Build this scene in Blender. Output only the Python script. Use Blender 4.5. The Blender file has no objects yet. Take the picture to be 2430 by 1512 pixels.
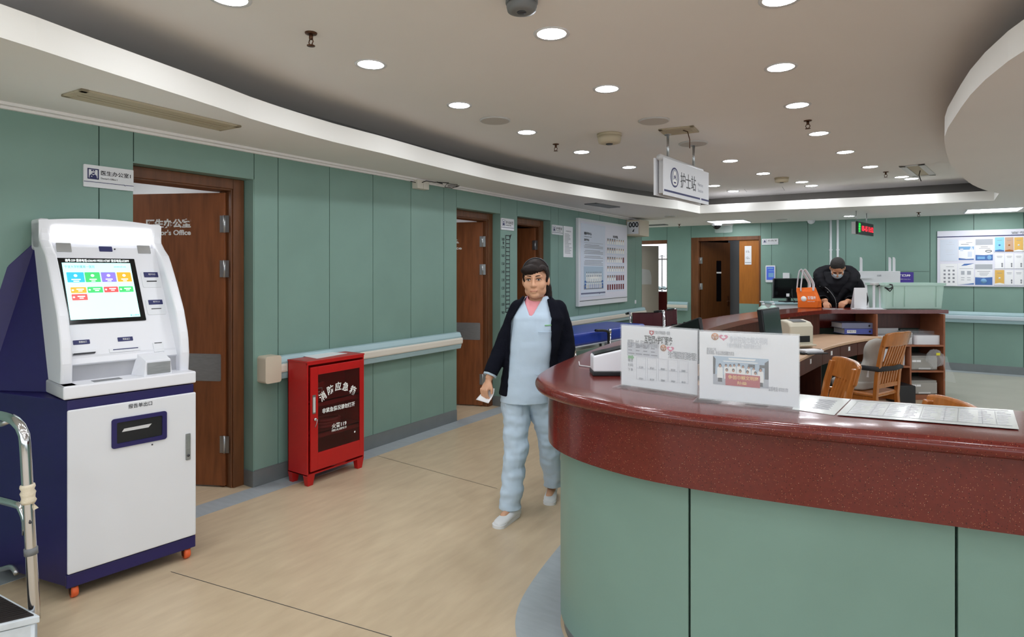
import bpy, bmesh, math, random
from mathutils import Vector, Matrix, noise
from mathutils.geometry import tessellate_polygon

# ---------------------------------------------------------------- camera, world, exposure
SC = bpy.context.scene
COL = SC.collection
F, CX, CY, EYE, YAW = 1440.0, 1215.0, 643.0, 1.55, 0.5847     # focal length in px, horizon, eye height, turn to the left
cam_d = bpy.data.cameras.new('camera'); cam = bpy.data.objects.new('camera', cam_d); COL.objects.link(cam)
cam_d.sensor_fit = 'HORIZONTAL'; cam_d.sensor_width = 36.0; cam_d.lens = F / 2430 * 36.0
cam_d.shift_y = -(756 - CY) / 2430.0; cam_d.clip_start = 0.05
cam.location = (0, 0, EYE); cam.rotation_euler = (math.pi / 2, 0, YAW)
SC.camera = cam
W = bpy.data.worlds.new('sky'); SC.world = W; W.use_nodes = True
W.node_tree.nodes['Background'].inputs[0].default_value = (0.86, 0.93, 1.0, 1)
W.node_tree.nodes['Background'].inputs[1].default_value = 2.5
SC.view_settings.view_transform = 'Standard'; SC.view_settings.look = 'None'
SC.view_settings.exposure = 0.47; SC.view_settings.gamma = 1.0; SC.view_settings.use_curve_mapping = False
LAMP = 70.0          # radiance of a downlight
PANEL = 9.0          # radiance of a square ceiling panel
# ---------------------------------------------------------------- geometry helpers
CA, SA = math.cos(YAW), math.sin(YAW)
def ray(u, v):
    t = (u - CX) / F
    return Vector((t * CA - SA, t * SA + CA, (CY - v) / F))
EYEP = Vector((0, 0, EYE))
def on_z(u, v, z): r = ray(u, v); return EYEP + r * ((z - EYE) / r.z)
def on_x(u, v, x): r = ray(u, v); return EYEP + r * (x / r.x)
def on_y(u, v, y): r = ray(u, v); return EYEP + r * (y / r.y)
def at_d(u, v, d): return EYEP + ray(u, v) * d
def on_plane(u, v, p, n): r = ray(u, v); return EYEP + r * ((Vector(p) - EYEP).dot(n) / r.dot(n))
def view_pt(x, d, z): return Vector((x * CA - d * SA, x * SA + d * CA, z))    # metres right of / away from where the camera stands
def T(x=0, y=0, z=0): return Matrix.Translation((x, y, z))
def RZ(a): return Matrix.Rotation(a, 4, 'Z')
def RX(a): return Matrix.Rotation(a, 4, 'X')
def RY(a): return Matrix.Rotation(a, 4, 'Y')
def basis(o, x, y, z):
    m = Matrix.Identity(4)
    for i, a in enumerate((x, y, z, o)):
        for j in range(3): m[j][i] = a[j]
    return m
def on_left(y, z, out=0.0): return basis((WLX + out, y, z), (0, 1, 0), (0, 0, 1), (1, 0, 0))     # x right, y up, z out of the left wall
def on_back(x, z, out=0.0): return basis((x, WBY - out, z), (1, 0, 0), (0, 0, 1), (0, -1, 0))
WLX, WBY, ZLOW, ZUP = -3.941, 11.69, 2.42, 2.72

def srgb(r, g, b):
    f = lambda c: c / 12.92 if c <= 0.04045 else ((c + 0.055) / 1.055) ** 2.4
    return (f(r / 255), f(g / 255), f(b / 255), 1)

MATS = {}
def mat(name, rgb, rough=0.5, metal=0.0, spec=0.5, var=None, bump=None, coat=0, emit=0, trans=0, alpha=1, stretch=None, rgb2=None, ior=1.45):
    m = bpy.data.materials.new(name); m.use_nodes = True; MATS[name] = m
    nt = m.node_tree; b = nt.nodes['Principled BSDF']
    c = srgb(*rgb)
    b.inputs['Base Color'].default_value = c; b.inputs['Roughness'].default_value = rough
    b.inputs['Metallic'].default_value = metal; b.inputs['Specular IOR Level'].default_value = spec
    b.inputs['IOR'].default_value = ior
    if coat: b.inputs['Coat Weight'].default_value = coat; b.inputs['Coat Roughness'].default_value = 0.08
    if emit: b.inputs['Emission Color'].default_value = c; b.inputs['Emission Strength'].default_value = emit
    if trans: b.inputs['Transmission Weight'].default_value = trans
    if alpha < 1: b.inputs['Alpha'].default_value = alpha
    if var or bump:
        tc = nt.nodes.new('ShaderNodeTexCoord'); mp = nt.nodes.new('ShaderNodeMapping')
        nt.links.new(tc.outputs['Object'], mp.inputs['Vector'])
        if stretch: mp.inputs['Scale'].default_value = stretch
    if var:                                                   # (scale, amount): soft mottling between two colours of the surface
        nz = nt.nodes.new('ShaderNodeTexNoise'); nz.inputs['Scale'].default_value = var[0]; nz.inputs['Detail'].default_value = 4
        nt.links.new(mp.outputs['Vector'], nz.inputs['Vector'])
        cr = nt.nodes.new('ShaderNodeValToRGB'); e = cr.color_ramp.elements
        e[0].position = 0.3; e[1].position = 0.7
        k = var[1]; c2 = srgb(*rgb2) if rgb2 else (c[0] * (1 + k), c[1] * (1 + k), c[2] * (1 + k), 1)
        e[0].color = c if rgb2 else (c[0] * (1 - k), c[1] * (1 - k), c[2] * (1 - k), 1); e[1].color = c2
        nt.links.new(nz.outputs['Fac'], cr.inputs['Fac']); nt.links.new(cr.outputs['Color'], b.inputs['Base Color'])
    if bump:
        n2 = nt.nodes.new('ShaderNodeTexNoise'); n2.inputs['Scale'].default_value = bump[0]; n2.inputs['Detail'].default_value = 3
        nt.links.new(mp.outputs['Vector'], n2.inputs['Vector'])
        bp = nt.nodes.new('ShaderNodeBump'); bp.inputs['Strength'].default_value = bump[1]; bp.inputs['Distance'].default_value = 0.01
        nt.links.new(n2.outputs['Fac'], bp.inputs['Height']); nt.links.new(bp.outputs['Normal'], b.inputs['Normal'])
    return m

class MB:
    """collects shapes for ONE mesh object"""
    def __init__(s, M=None): s.v = []; s.f = []; s.mi = []; s.sm = []; s.M = M or Matrix.Identity(4)
    def add(s, vs, fs, mi=0, smooth=False, M=None):
        k = len(s.v); X = s.M @ M if M is not None else s.M
        s.v += [X @ Vector(p) for p in vs]; s.f += [[i + k for i in f] for f in fs]
        s.mi += [mi] * len(fs); s.sm += [smooth] * len(fs)
        return s
    def box(s, x0, x1, y0, y1, z0, z1, mi=0, M=None):
        vs = [(x, y, z) for z in (z0, z1) for y in (y0, y1) for x in (x0, x1)]
        return s.add(vs, [(0, 2, 3, 1), (4, 5, 7, 6), (0, 1, 5, 4), (2, 6, 7, 3), (0, 4, 6, 2), (1, 3, 7, 5)], mi, False, M)
    def quad(s, a, b, c, d, mi=0): return s.add([a, b, c, d], [(0, 1, 2, 3)], mi)
    def prism(s, poly, z0, z1, mi=0, M=None, smooth=False):
        n = len(poly); vs = [(p[0], p[1], z0) for p in poly] + [(p[0], p[1], z1) for p in poly]
        fs = [(i, (i + 1) % n, (i + 1) % n + n, i + n) for i in range(n)]
        s.add(vs, fs, mi, smooth, M)
        s.add(vs, [tuple(range(n - 1, -1, -1)), tuple(range(n, 2 * n))], mi, False, M); return s
    def rings(s, rs, mi=0, closed=True, caps=True, smooth=True, M=None):
        n = len(rs[0]); vs = [p for r in rs for p in r]; fs = []
        for i in range(len(rs) - 1):
            for j in range(n if closed else n - 1):
                a, b = i * n + j, i * n + (j + 1) % n
                fs.append((a, b, b + n, a + n))
        if caps and closed: fs += [tuple(range(n - 1, -1, -1)), tuple(range((len(rs) - 1) * n, len(rs) * n))]
        return s.add(vs, fs, mi, smooth, M)
    def tube(s, pts, r, n=10, mi=0, closed=False, M=None, flat=1.0):
        pts = [Vector(p) for p in pts]; m = len(pts); rr = r if isinstance(r, (list, tuple)) else [r] * m
        rs = []; up = None
        for i in range(m):
            a = pts[i - 1] if (i or closed) else pts[i]; b = pts[(i + 1) % m] if (i < m - 1 or closed) else pts[i]
            t = (b - a).normalized()
            if up is None: up = t.orthogonal().normalized()
            up = (up - t * up.dot(t)); up = up.normalized() if up.length > 1e-6 else t.orthogonal().normalized()
            w = t.cross(up)
            rs.append([pts[i] + (up * math.cos(k * 2 * math.pi / n) + w * math.sin(k * 2 * math.pi / n) * flat) * rr[i] for k in range(n)])
        if closed: rs.append(rs[0]); return s.rings(rs, mi, True, False, True, M)
        return s.rings(rs, mi, True, True, True, M)
    def lathe(s, prof, n=24, mi=0, M=None, caps=True):
        rs = [[(r * math.cos(k * 2 * math.pi / n), r * math.sin(k * 2 * math.pi / n), z) for k in range(n)] for r, z in prof]
        return s.rings(rs, mi, True, caps, True, M)
    def cyl(s, c, r, z0, z1, n=20, mi=0, M=None):
        return s.lathe([(r, z0), (r, z1)], n, mi, (M or Matrix.Identity(4)) @ T(*c))
    def ball(s, c, rx, ry, rz, n=16, m=10, mi=0, M=None):
        rs = []
        for i in range(m + 1):
            a = -math.pi / 2 + math.pi * i / m; q = max(math.cos(a), 1e-3)
            rs.append([(c[0] + rx * q * math.cos(k * 2 * math.pi / n), c[1] + ry * q * math.sin(k * 2 * math.pi / n), c[2] + rz * math.sin(a)) for k in range(n)])
        return s.rings(rs, mi, True, True, True, M)
    def text(s, body, size, M=None, mi=0, align='LEFT', fit=None, depth=0.0006, bold=0.0):
        cu = bpy.data.curves.new('t', 'FONT'); cu.body = body; cu.size = size; cu.align_x = align; cu.resolution_u = 3
        cu.extrude = depth; cu.offset = bold
        o = bpy.data.objects.new('t', cu); COL.objects.link(o)
        dg = bpy.context.evaluated_depsgraph_get(); dg.update()
        me = bpy.data.meshes.new_from_object(o.evaluated_get(dg))
        vs = [tuple(v.co) for v in me.vertices]; fs = [tuple(p.vertices) for p in me.polygons]
        if vs and fit:                                           # stretch into a box (x0, x1, y0, y1)
            xs = [v[0] for v in vs]; ys = [v[1] for v in vs]; ax, bx = min(xs), max(xs); ay, by = min(ys), max(ys)
            vs = [(fit[0] + (v[0] - ax) / (bx - ax + 1e-9) * (fit[1] - fit[0]), fit[2] + (v[1] - ay) / (by - ay + 1e-9) * (fit[3] - fit[2]), v[2]) for v in vs]
        bpy.data.objects.remove(o); bpy.data.curves.remove(cu); bpy.data.meshes.remove(me)
        return s.add(vs, fs, mi, False, M)
    def rrect(s, x0, x1, y0, y1, z0, z1, r, mi=0, M=None, k=4):
        p = rr_poly(x0, x1, y0, y1, r, k); return s.prism(p, z0, z1, mi, M)
    def build(s, name, mats, parent=None, world=False, bevel=0, seg=2, subsurf=0, kind=None, label=None, recalc=True, smooth_all=None):
        me = bpy.data.meshes.new(name)
        vs = s.v
        if world and parent is not None:
            inv = WORLD[parent.name].inverted(); vs = [inv @ v for v in vs]
        me.from_pydata([tuple(v) for v in vs], [], s.f)
        for i, p in enumerate(me.polygons):
            p.material_index = s.mi[i]; p.use_smooth = s.sm[i] if smooth_all is None else smooth_all
        if recalc:
            bm = bmesh.new(); bm.from_mesh(me); bmesh.ops.recalc_face_normals(bm, faces=bm.faces); bm.to_mesh(me); bm.free()
        for m in (mats if isinstance(mats, (list, tuple)) else [mats]): me.materials.append(MATS[m] if isinstance(m, str) else m)
        return link_mesh(name, me, parent, bevel, seg, subsurf, kind, label)

WORLD = {}
def link_mesh(name, me, parent=None, bevel=0, seg=2, subsurf=0, kind=None, label=None):
    o = bpy.data.objects.new(name, me); COL.objects.link(o)
    if parent is not None: o.parent = parent; WORLD[o.name] = WORLD[parent.name]
    else: WORLD[o.name] = Matrix.Identity(4)
    if bevel:
        b = o.modifiers.new('round', 'BEVEL'); b.width = bevel; b.segments = seg; b.limit_method = 'ANGLE'; b.angle_limit = math.radians(40)
    if subsurf:
        b = o.modifiers.new('smooth', 'SUBSURF'); b.levels = subsurf; b.render_levels = subsurf
    if kind: o['kind'] = kind
    if label: o['label'] = label
    return o
def rr_poly(x0, x1, y0, y1, r, k=4):
    out = []
    for cx, cy, a0 in ((x1 - r, y1 - r, 0), (x0 + r, y1 - r, 90), (x0 + r, y0 + r, 180), (x1 - r, y0 + r, 270)):
        for i in range(k + 1):
            a = math.radians(a0 + 90 * i / k); out.append((cx + r * math.cos(a), cy + r * math.sin(a)))
    return out
def tag(o, label, cat, group=None, kind=None):
    o['label'] = label; o['category'] = cat
    if group: o['group'] = group
    if kind: o['kind'] = kind
    return o
def thing(name, label, cat, M=None, group=None):
    o = bpy.data.objects.new(name, None); COL.objects.link(o); o.empty_display_size = 0.1
    M = M if M is not None else Matrix.Identity(4)
    o.matrix_world = M; WORLD[o.name] = M.copy()
    return tag(o, label, cat, group)
def struct_root(name):
    o = bpy.data.objects.new(name, None); COL.objects.link(o); WORLD[o.name] = Matrix.Identity(4); o['kind'] = 'structure'; return o
def struct(name, mb, m, parent=None, **k): return mb.build(name, m, parent, kind='structure', **k)
def place(o, M): o.matrix_world = M; WORLD[o.name] = M.copy(); return o
def dup(root, M, label=None, group=None):
    r = root.copy(); COL.objects.link(r); r.matrix_world = M; WORLD[r.name] = M.copy()
    if label: r['label'] = label
    if group: r['group'] = group
    for ch in list(root.children):
        c = ch.copy(); COL.objects.link(c); c.parent = r; WORLD[c.name] = WORLD[r.name]
        for g in list(ch.children):
            d = g.copy(); COL.objects.link(d); d.parent = c; WORLD[d.name] = WORLD[r.name]
    return r
def spline(pts, n, closed=False):
    """Catmull-Rom through pts, n samples evenly spaced along it"""
    P = [Vector(p) for p in pts]; m = len(P); out = []
    for i in range(m - 1):
        a = P[max(i - 1, 0)]; b = P[i]; c = P[i + 1]; d = P[min(i + 2, m - 1)]
        for k in range(16):
            t = k / 16; out.append(0.5 * ((2 * b) + (c - a) * t + (2 * a - 5 * b + 4 * c - d) * t * t + (3 * b - a - 3 * c + d) * t ** 3))
    out.append(P[-1])
    L = [0]
    for i in range(1, len(out)): L.append(L[-1] + (out[i] - out[i - 1]).length)
    res = []; j = 0
    for k in range(n):
        s = L[-1] * k / (n - 1)
        while j < len(L) - 2 and L[j + 1] < s: j += 1
        q = (s - L[j]) / max(L[j + 1] - L[j], 1e-9); res.append(out[j].lerp(out[j + 1], min(q, 1)))
    return res
def offset2(pts, d):
    """offset an open 2D polyline to its left by d"""
    out = []
    for i, p in enumerate(pts):
        a = pts[max(i - 1, 0)]; b = pts[min(i + 1, len(pts) - 1)]; t = (Vector(b[:2]) - Vector(a[:2])).normalized()
        out.append(Vector((p[0] - t.y * d, p[1] + t.x * d)))
    return out

def fleck(name, base, flecks, scale, rough, coat=0.0, dens=0.06):
    """stone with small specks of several sizes"""
    m = mat(name, base, rough, coat=coat); nt = m.node_tree; b = nt.nodes['Principled BSDF']
    tc = nt.nodes.new('ShaderNodeTexCoord'); last = None
    nz = nt.nodes.new('ShaderNodeTexNoise'); nz.inputs['Scale'].default_value = 60; nt.links.new(tc.outputs['Object'], nz.inputs['Vector'])
    mx0 = nt.nodes.new('ShaderNodeMix'); mx0.data_type = 'RGBA'
    c = srgb(*base); mx0.inputs[6].default_value = (c[0] * .75, c[1] * .75, c[2] * .75, 1); mx0.inputs[7].default_value = (c[0] * 1.25, c[1] * 1.25, c[2] * 1.25, 1)
    nt.links.new(nz.outputs['Fac'], mx0.inputs[0]); last = mx0.outputs[2]
    for i, (rgb, sc, dn) in enumerate(flecks):
        vo = nt.nodes.new('ShaderNodeTexVoronoi'); vo.inputs['Scale'].default_value = sc; nt.links.new(tc.outputs['Object'], vo.inputs['Vector'])
        lt = nt.nodes.new('ShaderNodeMath'); lt.operation = 'LESS_THAN'; lt.inputs[1].default_value = dn; nt.links.new(vo.outputs['Distance'], lt.inputs[0])
        sp = nt.nodes.new('ShaderNodeSeparateColor'); nt.links.new(vo.outputs['Color'], sp.inputs[0])
        gt = nt.nodes.new('ShaderNodeMath'); gt.operation = 'GREATER_THAN'; gt.inputs[1].default_value = 0.6; nt.links.new(sp.outputs[0], gt.inputs[0])
        mu = nt.nodes.new('ShaderNodeMath'); mu.operation = 'MULTIPLY'; nt.links.new(lt.outputs[0], mu.inputs[0]); nt.links.new(gt.outputs[0], mu.inputs[1])
        mx = nt.nodes.new('ShaderNodeMix'); mx.data_type = 'RGBA'; mx.inputs[7].default_value = srgb(*rgb)
        nt.links.new(last, mx.inputs[6]); nt.links.new(mu.outputs[0], mx.inputs[0]); last = mx.outputs[2]
    nt.links.new(last, b.inputs['Base Color']); return m

# ---------------------------------------------------------------- materials
mat('green_wall', (126, 156, 145), 0.38, spec=0.4, var=(2.2, 0.05), bump=(260, 0.02))
mat('gap_dark', (28, 44, 38), 0.8)
mat('ceiling_paint', (238, 235, 233), 0.85, var=(1.3, 0.012))
mat('fascia_paint', (236, 234, 228), 0.8)
mat('skirting', (128, 134, 136), 0.4, metal=0.35, var=(6, 0.06))
mat('border_vinyl', (166, 174, 178), 0.4, var=(8, 0.06), stretch=(1, 4, 1))
mat('floor_vinyl', (208, 188, 158), 0.34, spec=0.45, var=(3.2, 0.09), rgb2=(194, 173, 144), stretch=(5.0, 1.2, 1))
mat('floor_grey', (182, 180, 168), 0.36, spec=0.45, var=(2.5, 0.06))
mat('wood_door', (136, 80, 46), 0.38, var=(5, 0.22), stretch=(6, 6, 0.7))
mat('wood_frame', (108, 66, 38), 0.4, var=(5, 0.2), stretch=(6, 6, 0.6))
mat('wood_dark_door', (88, 54, 28), 0.35, var=(5, 0.2), stretch=(6, 6, 0.7))
mat('wood_ochre', (164, 100, 34), 0.4, var=(5, 0.12), stretch=(6, 6, 0.7))
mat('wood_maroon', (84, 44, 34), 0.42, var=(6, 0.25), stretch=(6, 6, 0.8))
mat('wood_edge', (150, 92, 62), 0.45, var=(6, 0.15))
mat('wood_chair', (176, 108, 50), 0.22, coat=0.5, var=(6, 0.15), stretch=(8, 8, 1))
mat('laminate_desk', (206, 170, 138), 0.4, var=(5, 0.06), stretch=(1, 6, 1))
fleck('red_granite', (104, 36, 30), [((196, 128, 92), 190, 0.16), ((60, 16, 12), 150, 0.22), ((210, 170, 140), 110, 0.09)], 1, 0.2, coat=0.18)
mat('rail_blue', (166, 194, 200), 0.4)
mat('rail_cream', (222, 216, 204), 0.4)
mat('rail_pale', (190, 204, 212), 0.4)
mat('cap_beige', (206, 194, 174), 0.5)
mat('white_plastic', (232, 233, 238), 0.32)
mat('white_satin', (226, 228, 232), 0.4)
mat('light_grey_plastic', (206, 206, 206), 0.45)
mat('beige_plastic', (214, 208, 188), 0.5)
mat('old_beige', (196, 184, 158), 0.55)
mat('navy_paint', (36, 30, 88), 0.4, var=(30, 0.05))
mat('navy_ink', (40, 44, 96), 0.5)
mat('black_plastic', (24, 25, 28), 0.4)
mat('black_gloss', (12, 13, 16), 0.12)
mat('dark_grey', (60, 62, 66), 0.45)
mat('mid_grey', (120, 122, 124), 0.5)
mat('steel', (190, 192, 194), 0.28, metal=0.95, var=(14, 0.06))
mat('brushed_steel', (170, 172, 174), 0.36, metal=0.8, var=(20, 0.08), stretch=(1, 1, 6))
mat('chrome', (215, 216, 220), 0.12, metal=1)
mat('red_paint', (186, 28, 28), 0.3, var=(3, 0.06))
mat('red_dark_paint', (176, 44, 46), 0.35)
mat('tinted_glass', (56, 34, 32), 0.08, alpha=0.36)
mat('ink_black', (42, 42, 46), 0.6)
mat('ink_grey', (140, 142, 150), 0.6)
mat('ink_pale', (204, 206, 214), 0.6)
mat('ink_white', (245, 245, 242), 0.5)
mat('paper', (240, 241, 244), 0.6)
mat('paper_blue', (214, 222, 236), 0.6)
mat('acrylic', (235, 240, 242), 0.06, alpha=0.16)
mat('cove_shade_grey', (128, 124, 120), 0.85)  # greyed to keep the cove wall dark; shade put into the colour
mat('window_glass', (250, 252, 255), 0.05, alpha=0.12)
mat('clear_film', (240, 244, 246), 0.1, alpha=0.16)
mat('frosted_plastic', (200, 230, 218), 0.35, alpha=0.86)
mat('clear_drawer', (196, 194, 188), 0.25, alpha=0.62)
mat('orange_fabric', (240, 112, 22), 0.6, bump=(120, 0.1))
mat('orange_rubber', (228, 100, 52), 0.45)
mat('ribbed_rubber', (44, 38, 36), 0.7)
mat('painted_white', (214, 222, 228), 0.5, var=(20, 0.06))
mat('tape_cream', (226, 214, 190), 0.7, bump=(90, 0.3))
mat('vent_beige', (184, 172, 148), 0.6)
mat('speaker_grey', (196, 190, 184), 0.6)
mat('vent_dark', (70, 60, 48), 0.7)
mat('brass_dark', (92, 62, 44), 0.4, metal=0.6)
mat('blue_vinyl', (24, 56, 158), 0.35, bump=(12, 0.2))
mat('maroon_vinyl', (78, 26, 36), 0.45)
mat('grey_fabric', (178, 176, 170), 0.85, bump=(200, 0.2))
mat('strap_black', (38, 38, 40), 0.7)
mat('wall_cream', (222, 214, 204), 0.7)
mat('office_white', (232, 234, 236), 0.7)
mat('lilac_white', (226, 226, 238), 0.45)
mat('poster_blue', (74, 112, 176), 0.5)
mat('poster_sky', (124, 172, 214), 0.5)
mat('poster_cyan', (140, 206, 226), 0.5)
mat('poster_tan', (200, 166, 140), 0.5)
mat('poster_gold', (226, 182, 96), 0.5)
mat('poster_grey', (176, 180, 188), 0.5)
mat('photo_blue', (176, 196, 214), 0.5)
mat('portrait_red', (112, 30, 32), 0.5)
mat('purple_sign', (74, 58, 150), 0.5)
mat('banner_red', (186, 46, 54), 0.6)
mat('banner_gold', (240, 196, 120), 0.6)
mat('emblem_gold', (196, 120, 44), 0.5)
mat('emblem_pink', (222, 120, 150), 0.5)
mat('arrow_green', (128, 184, 130), 0.5)
mat('folder_blue', (74, 84, 160), 0.45)
mat('folder_slate', (112, 116, 142), 0.45)
mat('lamp_glow', (244, 248, 255), 0.5, emit=LAMP)
mat('panel_glow', (250, 252, 255), 0.5, emit=PANEL)
mat('sign_glow', (255, 255, 255), 0.5, emit=2.2)
mat('led_red', (255, 40, 60), 0.5, emit=1.1)
mat('led_green', (40, 240, 80), 0.5, emit=0.9)
mat('screen_cyan', (172, 244, 240), 0.3, emit=0.9)
for n_, c_ in (('blue', (40, 160, 206)), ('green', (56, 176, 92)), ('violet', (120, 104, 200)), ('orange', (244, 148, 36)), ('red', (226, 72, 72)), ('white', (240, 250, 250)), ('teal', (70, 110, 120))):
    mat('screen_' + n_, c_, 0.3, emit=0.8)
mat('screen_idle_blue', (60, 84, 170), 0.3, emit=0.5)
mat('skin_woman', (214, 164, 132), 0.5, var=(9, 0.04))
mat('skin_man', (196, 142, 108), 0.5, var=(9, 0.04))
mat('lips', (176, 100, 92), 0.5)
mat('hair_black', (32, 23, 20), 0.6, spec=0.25, var=(40, 0.3), stretch=(1, 1, 0.2))
mat('hair_short', (34, 30, 28), 0.7, bump=(160, 0.5))
mat('eye_white', (226, 218, 210), 0.3)
mat('scrub_blue', (194, 214, 232), 0.8, bump=(14, 0.25))
mat('shirt_pink', (240, 160, 168), 0.8)
mat('cardigan_navy', (18, 20, 30), 0.95, spec=0.15, bump=(150, 0.3))
mat('shoe_white', (230, 232, 234), 0.5)
mat('sock_grey', (90, 92, 100), 0.8)
mat('parka_black', (17, 17, 22), 0.75, spec=0.2, bump=(10, 0.3))
mat('hood_lining', (58, 58, 66), 0.7, bump=(16, 0.5))
mat('mask_blue', (204, 222, 232), 0.7)
mat('window_frame_white', (210, 214, 218), 0.5)
mat('yellow_tag', (224, 216, 60), 0.5)
mat('cable_black', (22, 22, 24), 0.5)
# ---------------------------------------------------------------- the setting
XR, YF = 6.5, -5.0                         # right wall and the wall behind the camera
# floor: one sheet with a cool grey field behind the station, grey borders along the walls
fl = MB(); fl.box(WLX - 4, XR, YF, WBY + 5, -0.05, 0.0)
struct('floor', fl, 'floor_vinyl')
fg = MB(); fg.prism([(-2.9, WBY - .02), (-2.9, 10.1), (-.9, 9.75), (.18, 9.6), (.6, 8.5), (.6, 3.6), (1.2, 3.2), (XR, 3.2), (XR, WBY - .02)], 0.0, 0.0012)
struct('floor_grey_field', fg, 'floor_grey')
tb = MB(); tb.box(WLX, WLX + 0.19, YF, 10.04, 0, 0.0016); tb.box(WLX - .6, XR, WBY - .2, WBY, 0, 0.0022)
struct('trim_1', tb, 'border_vinyl')
# faint seams in the vinyl
sm = MB()
for a, b in ((on_z(405, 1357, 0), on_z(930, 1512, 0)), (on_z(870, 1075, 0), on_z(1180, 1160, 0))):
    d = (b - a).normalized(); n = Vector((-d.y, d.x, 0)) * 0.0018; up = Vector((0, 0, 0.0009))
    sm.quad(a - n + up, b - n + up, b + n + up, a + n + up)
struct('trim_2', sm, 'dark_grey')

def panels(name, M, spans, z0=0.0, z1=ZLOW, gap=0.006, depth=0.02, back=0.10):
    """a wall clad in boards with open joints; M: x along, y up, z out. spans: (x0, x1, z0, z1)"""
    b = MB(M)
    for x0, x1, a, c in spans:
        b.box(x0 + gap / 2, x1 - gap / 2, a, c, -depth, 0)
        b.box(x0, x1, a, c, -back - depth, -depth, mi=1)
    return struct(name, b, ['green_wall', 'gap_dark'], bevel=0)

DZ = 2.21                                  # top of the door openings
openings = [(1.70, 2.606), (4.912, 5.718), (6.063, 6.869)]
cuts = [-5.0, -4.2, -3.4, -2.6, -1.8, -1.0, -.2, .7, 1.613]
sp = [(a, b, 0, ZLOW) for a, b in zip(cuts, cuts[1:])] + [(1.613, 1.80, 0, ZLOW)]
sp += [(1.80, 2.606, DZ, ZLOW), (2.606, 2.803, 0, ZLOW)] + [(a, b, 0, ZLOW) for a, b in zip([2.803, 3.279, 3.752, 4.232, 4.71], [3.279, 3.752, 4.232, 4.71, 4.912])]
sp += [(4.912, 5.718, DZ, ZLOW), (5.718, 6.063, 0, ZLOW), (6.063, 6.869, DZ, ZLOW)]
sp += [(a, b, 0, ZLOW) for a, b in zip([6.869, 7.071, 7.655, 8.35, 9.05, 9.754], [7.071, 7.655, 8.35, 9.05, 9.754, 10.04])]
panels('wall_left', on_left(0, 0), sp)
# end face of the left wall where the side corridor begins
e = MB(); e.box(WLX - 3.2, WLX, 10.03, 10.045, 0, ZLOW); struct('wall_corridor', e, 'green_wall')

# back wall
bx = lambda u: on_y(u, 643, WBY).x
D4 = (-4.80, bx(1583)); D5 = (bx(1640), bx(1805))
sb = [(-7.5, -5.6, 0, ZLOW), (-5.6, D4[0], 0, ZLOW), (D4[0], D4[1], 2.16, ZLOW), (D4[1], D5[0], 0, ZLOW), (D5[0], bx(1717), 2.19, ZLOW), (bx(1717), D5[1], 2.19, ZLOW)]
xs = [D5[1], bx(1831), bx(1917), bx(2007), bx(2102), bx(2207), .77, 1.36, 1.95, 2.55, 3.15, 3.75, 4.35, 4.95, 5.55, XR]
sb += [(a, b, 0, ZLOW) for a, b in zip(xs, xs[1:])]
panels('wall_back', on_back(0, 0), sb)
# purple hatch outline below the service sign
hp = MB(on_back(0, 0)); a = on_y(2168, 646, WBY); b = on_y(2206, 670, WBY); hp.box(bx(2102), bx(2205), a.z + .01, a.z + .014, 0, .002); hp.box(bx(2102), bx(2205), .95, .954, 0, .002)
struct('trim_3', hp, 'gap_dark')
# long windows added to the two unseen walls to let in fill daylight
def fill_window_wall(name, wname, M, L, spans, z0=.5, z1=2.36):
    b = MB(M); b.box(0, L, 0, z0, -.1, 0); b.box(0, L, z1, ZUP + .1, -.1, 0); x = 0
    for a, c in spans: b.box(x, a, z0, z1, -.1, 0); x = c
    b.box(x, L, z0, z1, -.1, 0); struct(name, b, 'green_wall')
    for k, (a, c) in enumerate(spans):
        f = MB(M); n = max(1, round((c - a) / 1.0))
        for i in range(n + 1): xx = a + (c - a) * i / n; f.box(xx - .025, xx + .025, z0, z1, -.07, -.03)
        for z in (z0 + .025, 1.75, z1 - .025): f.box(a, c, z - .025, z + .025, -.07, -.03)
        w_ = struct('window_%d' % (wname + k), f, 'window_frame_white')  # added window, unseen, lets fill daylight into the hall
        g = MB(M); g.box(a, c, z0, z1, -.052, -.048); g.build('glass', 'window_glass', w_)
fill_window_wall('wall_right', 2, basis((XR, YF, 0), (0, 1, 0), (0, 0, 1), (-1, 0, 0)), WBY + .1 - YF, [(.6, 5.6), (6.4, 12.4)])
fill_window_wall('wall_front', 4, basis((WLX - .1, YF, 0), (1, 0, 0), (0, 0, 1), (0, 1, 0)), XR + .2 - WLX, [(.7, 4.9), (5.5, 9.9)])

# skirtings
def skirting(name, segs, M):
    b = MB(M)
    for x0, x1 in segs:
        b.box(x0, x1, 0, .112, 0, .008); b.prism([(x0, .112), (x1, .112), (x1, .118), (x0, .118)], 0, .005)
        b.prism([(x0, .0), (x1, .0), (x1, .008), (x0, .008)], .008, .012)
    return struct(name, b, 'skirting')
skirting('baseboard_left', [(-5, 1.80), (2.606, 4.912), (5.718, 6.063), (6.869, 10.04)], on_left(0, 0))
skirting('baseboard_back', [(-7, D4[0]), (D4[1], D5[0]), (D5[1], XR)], on_back(0, 0))
rv = MB()
for (y0, y1) in openings:                                   # green returns of the door recesses, with their own skirting
    rv.box(WLX - .135, WLX - .002, y1 - .006, y1 + .004, 0, DZ); rv.box(WLX - .135, WLX - .002, y0, y1, DZ - .005, DZ + .004)
    rv.box(WLX - .135, WLX - .002, y0 - .004, y0 + .006, 0, DZ)
struct('wall_recess', rv, 'green_wall')
rb = MB()
for (y0, y1) in openings: rb.box(WLX - .12, WLX + .008, y1 - .014, y1, 0, .113)
struct('baseboard_recess', rb, 'skirting')

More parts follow.
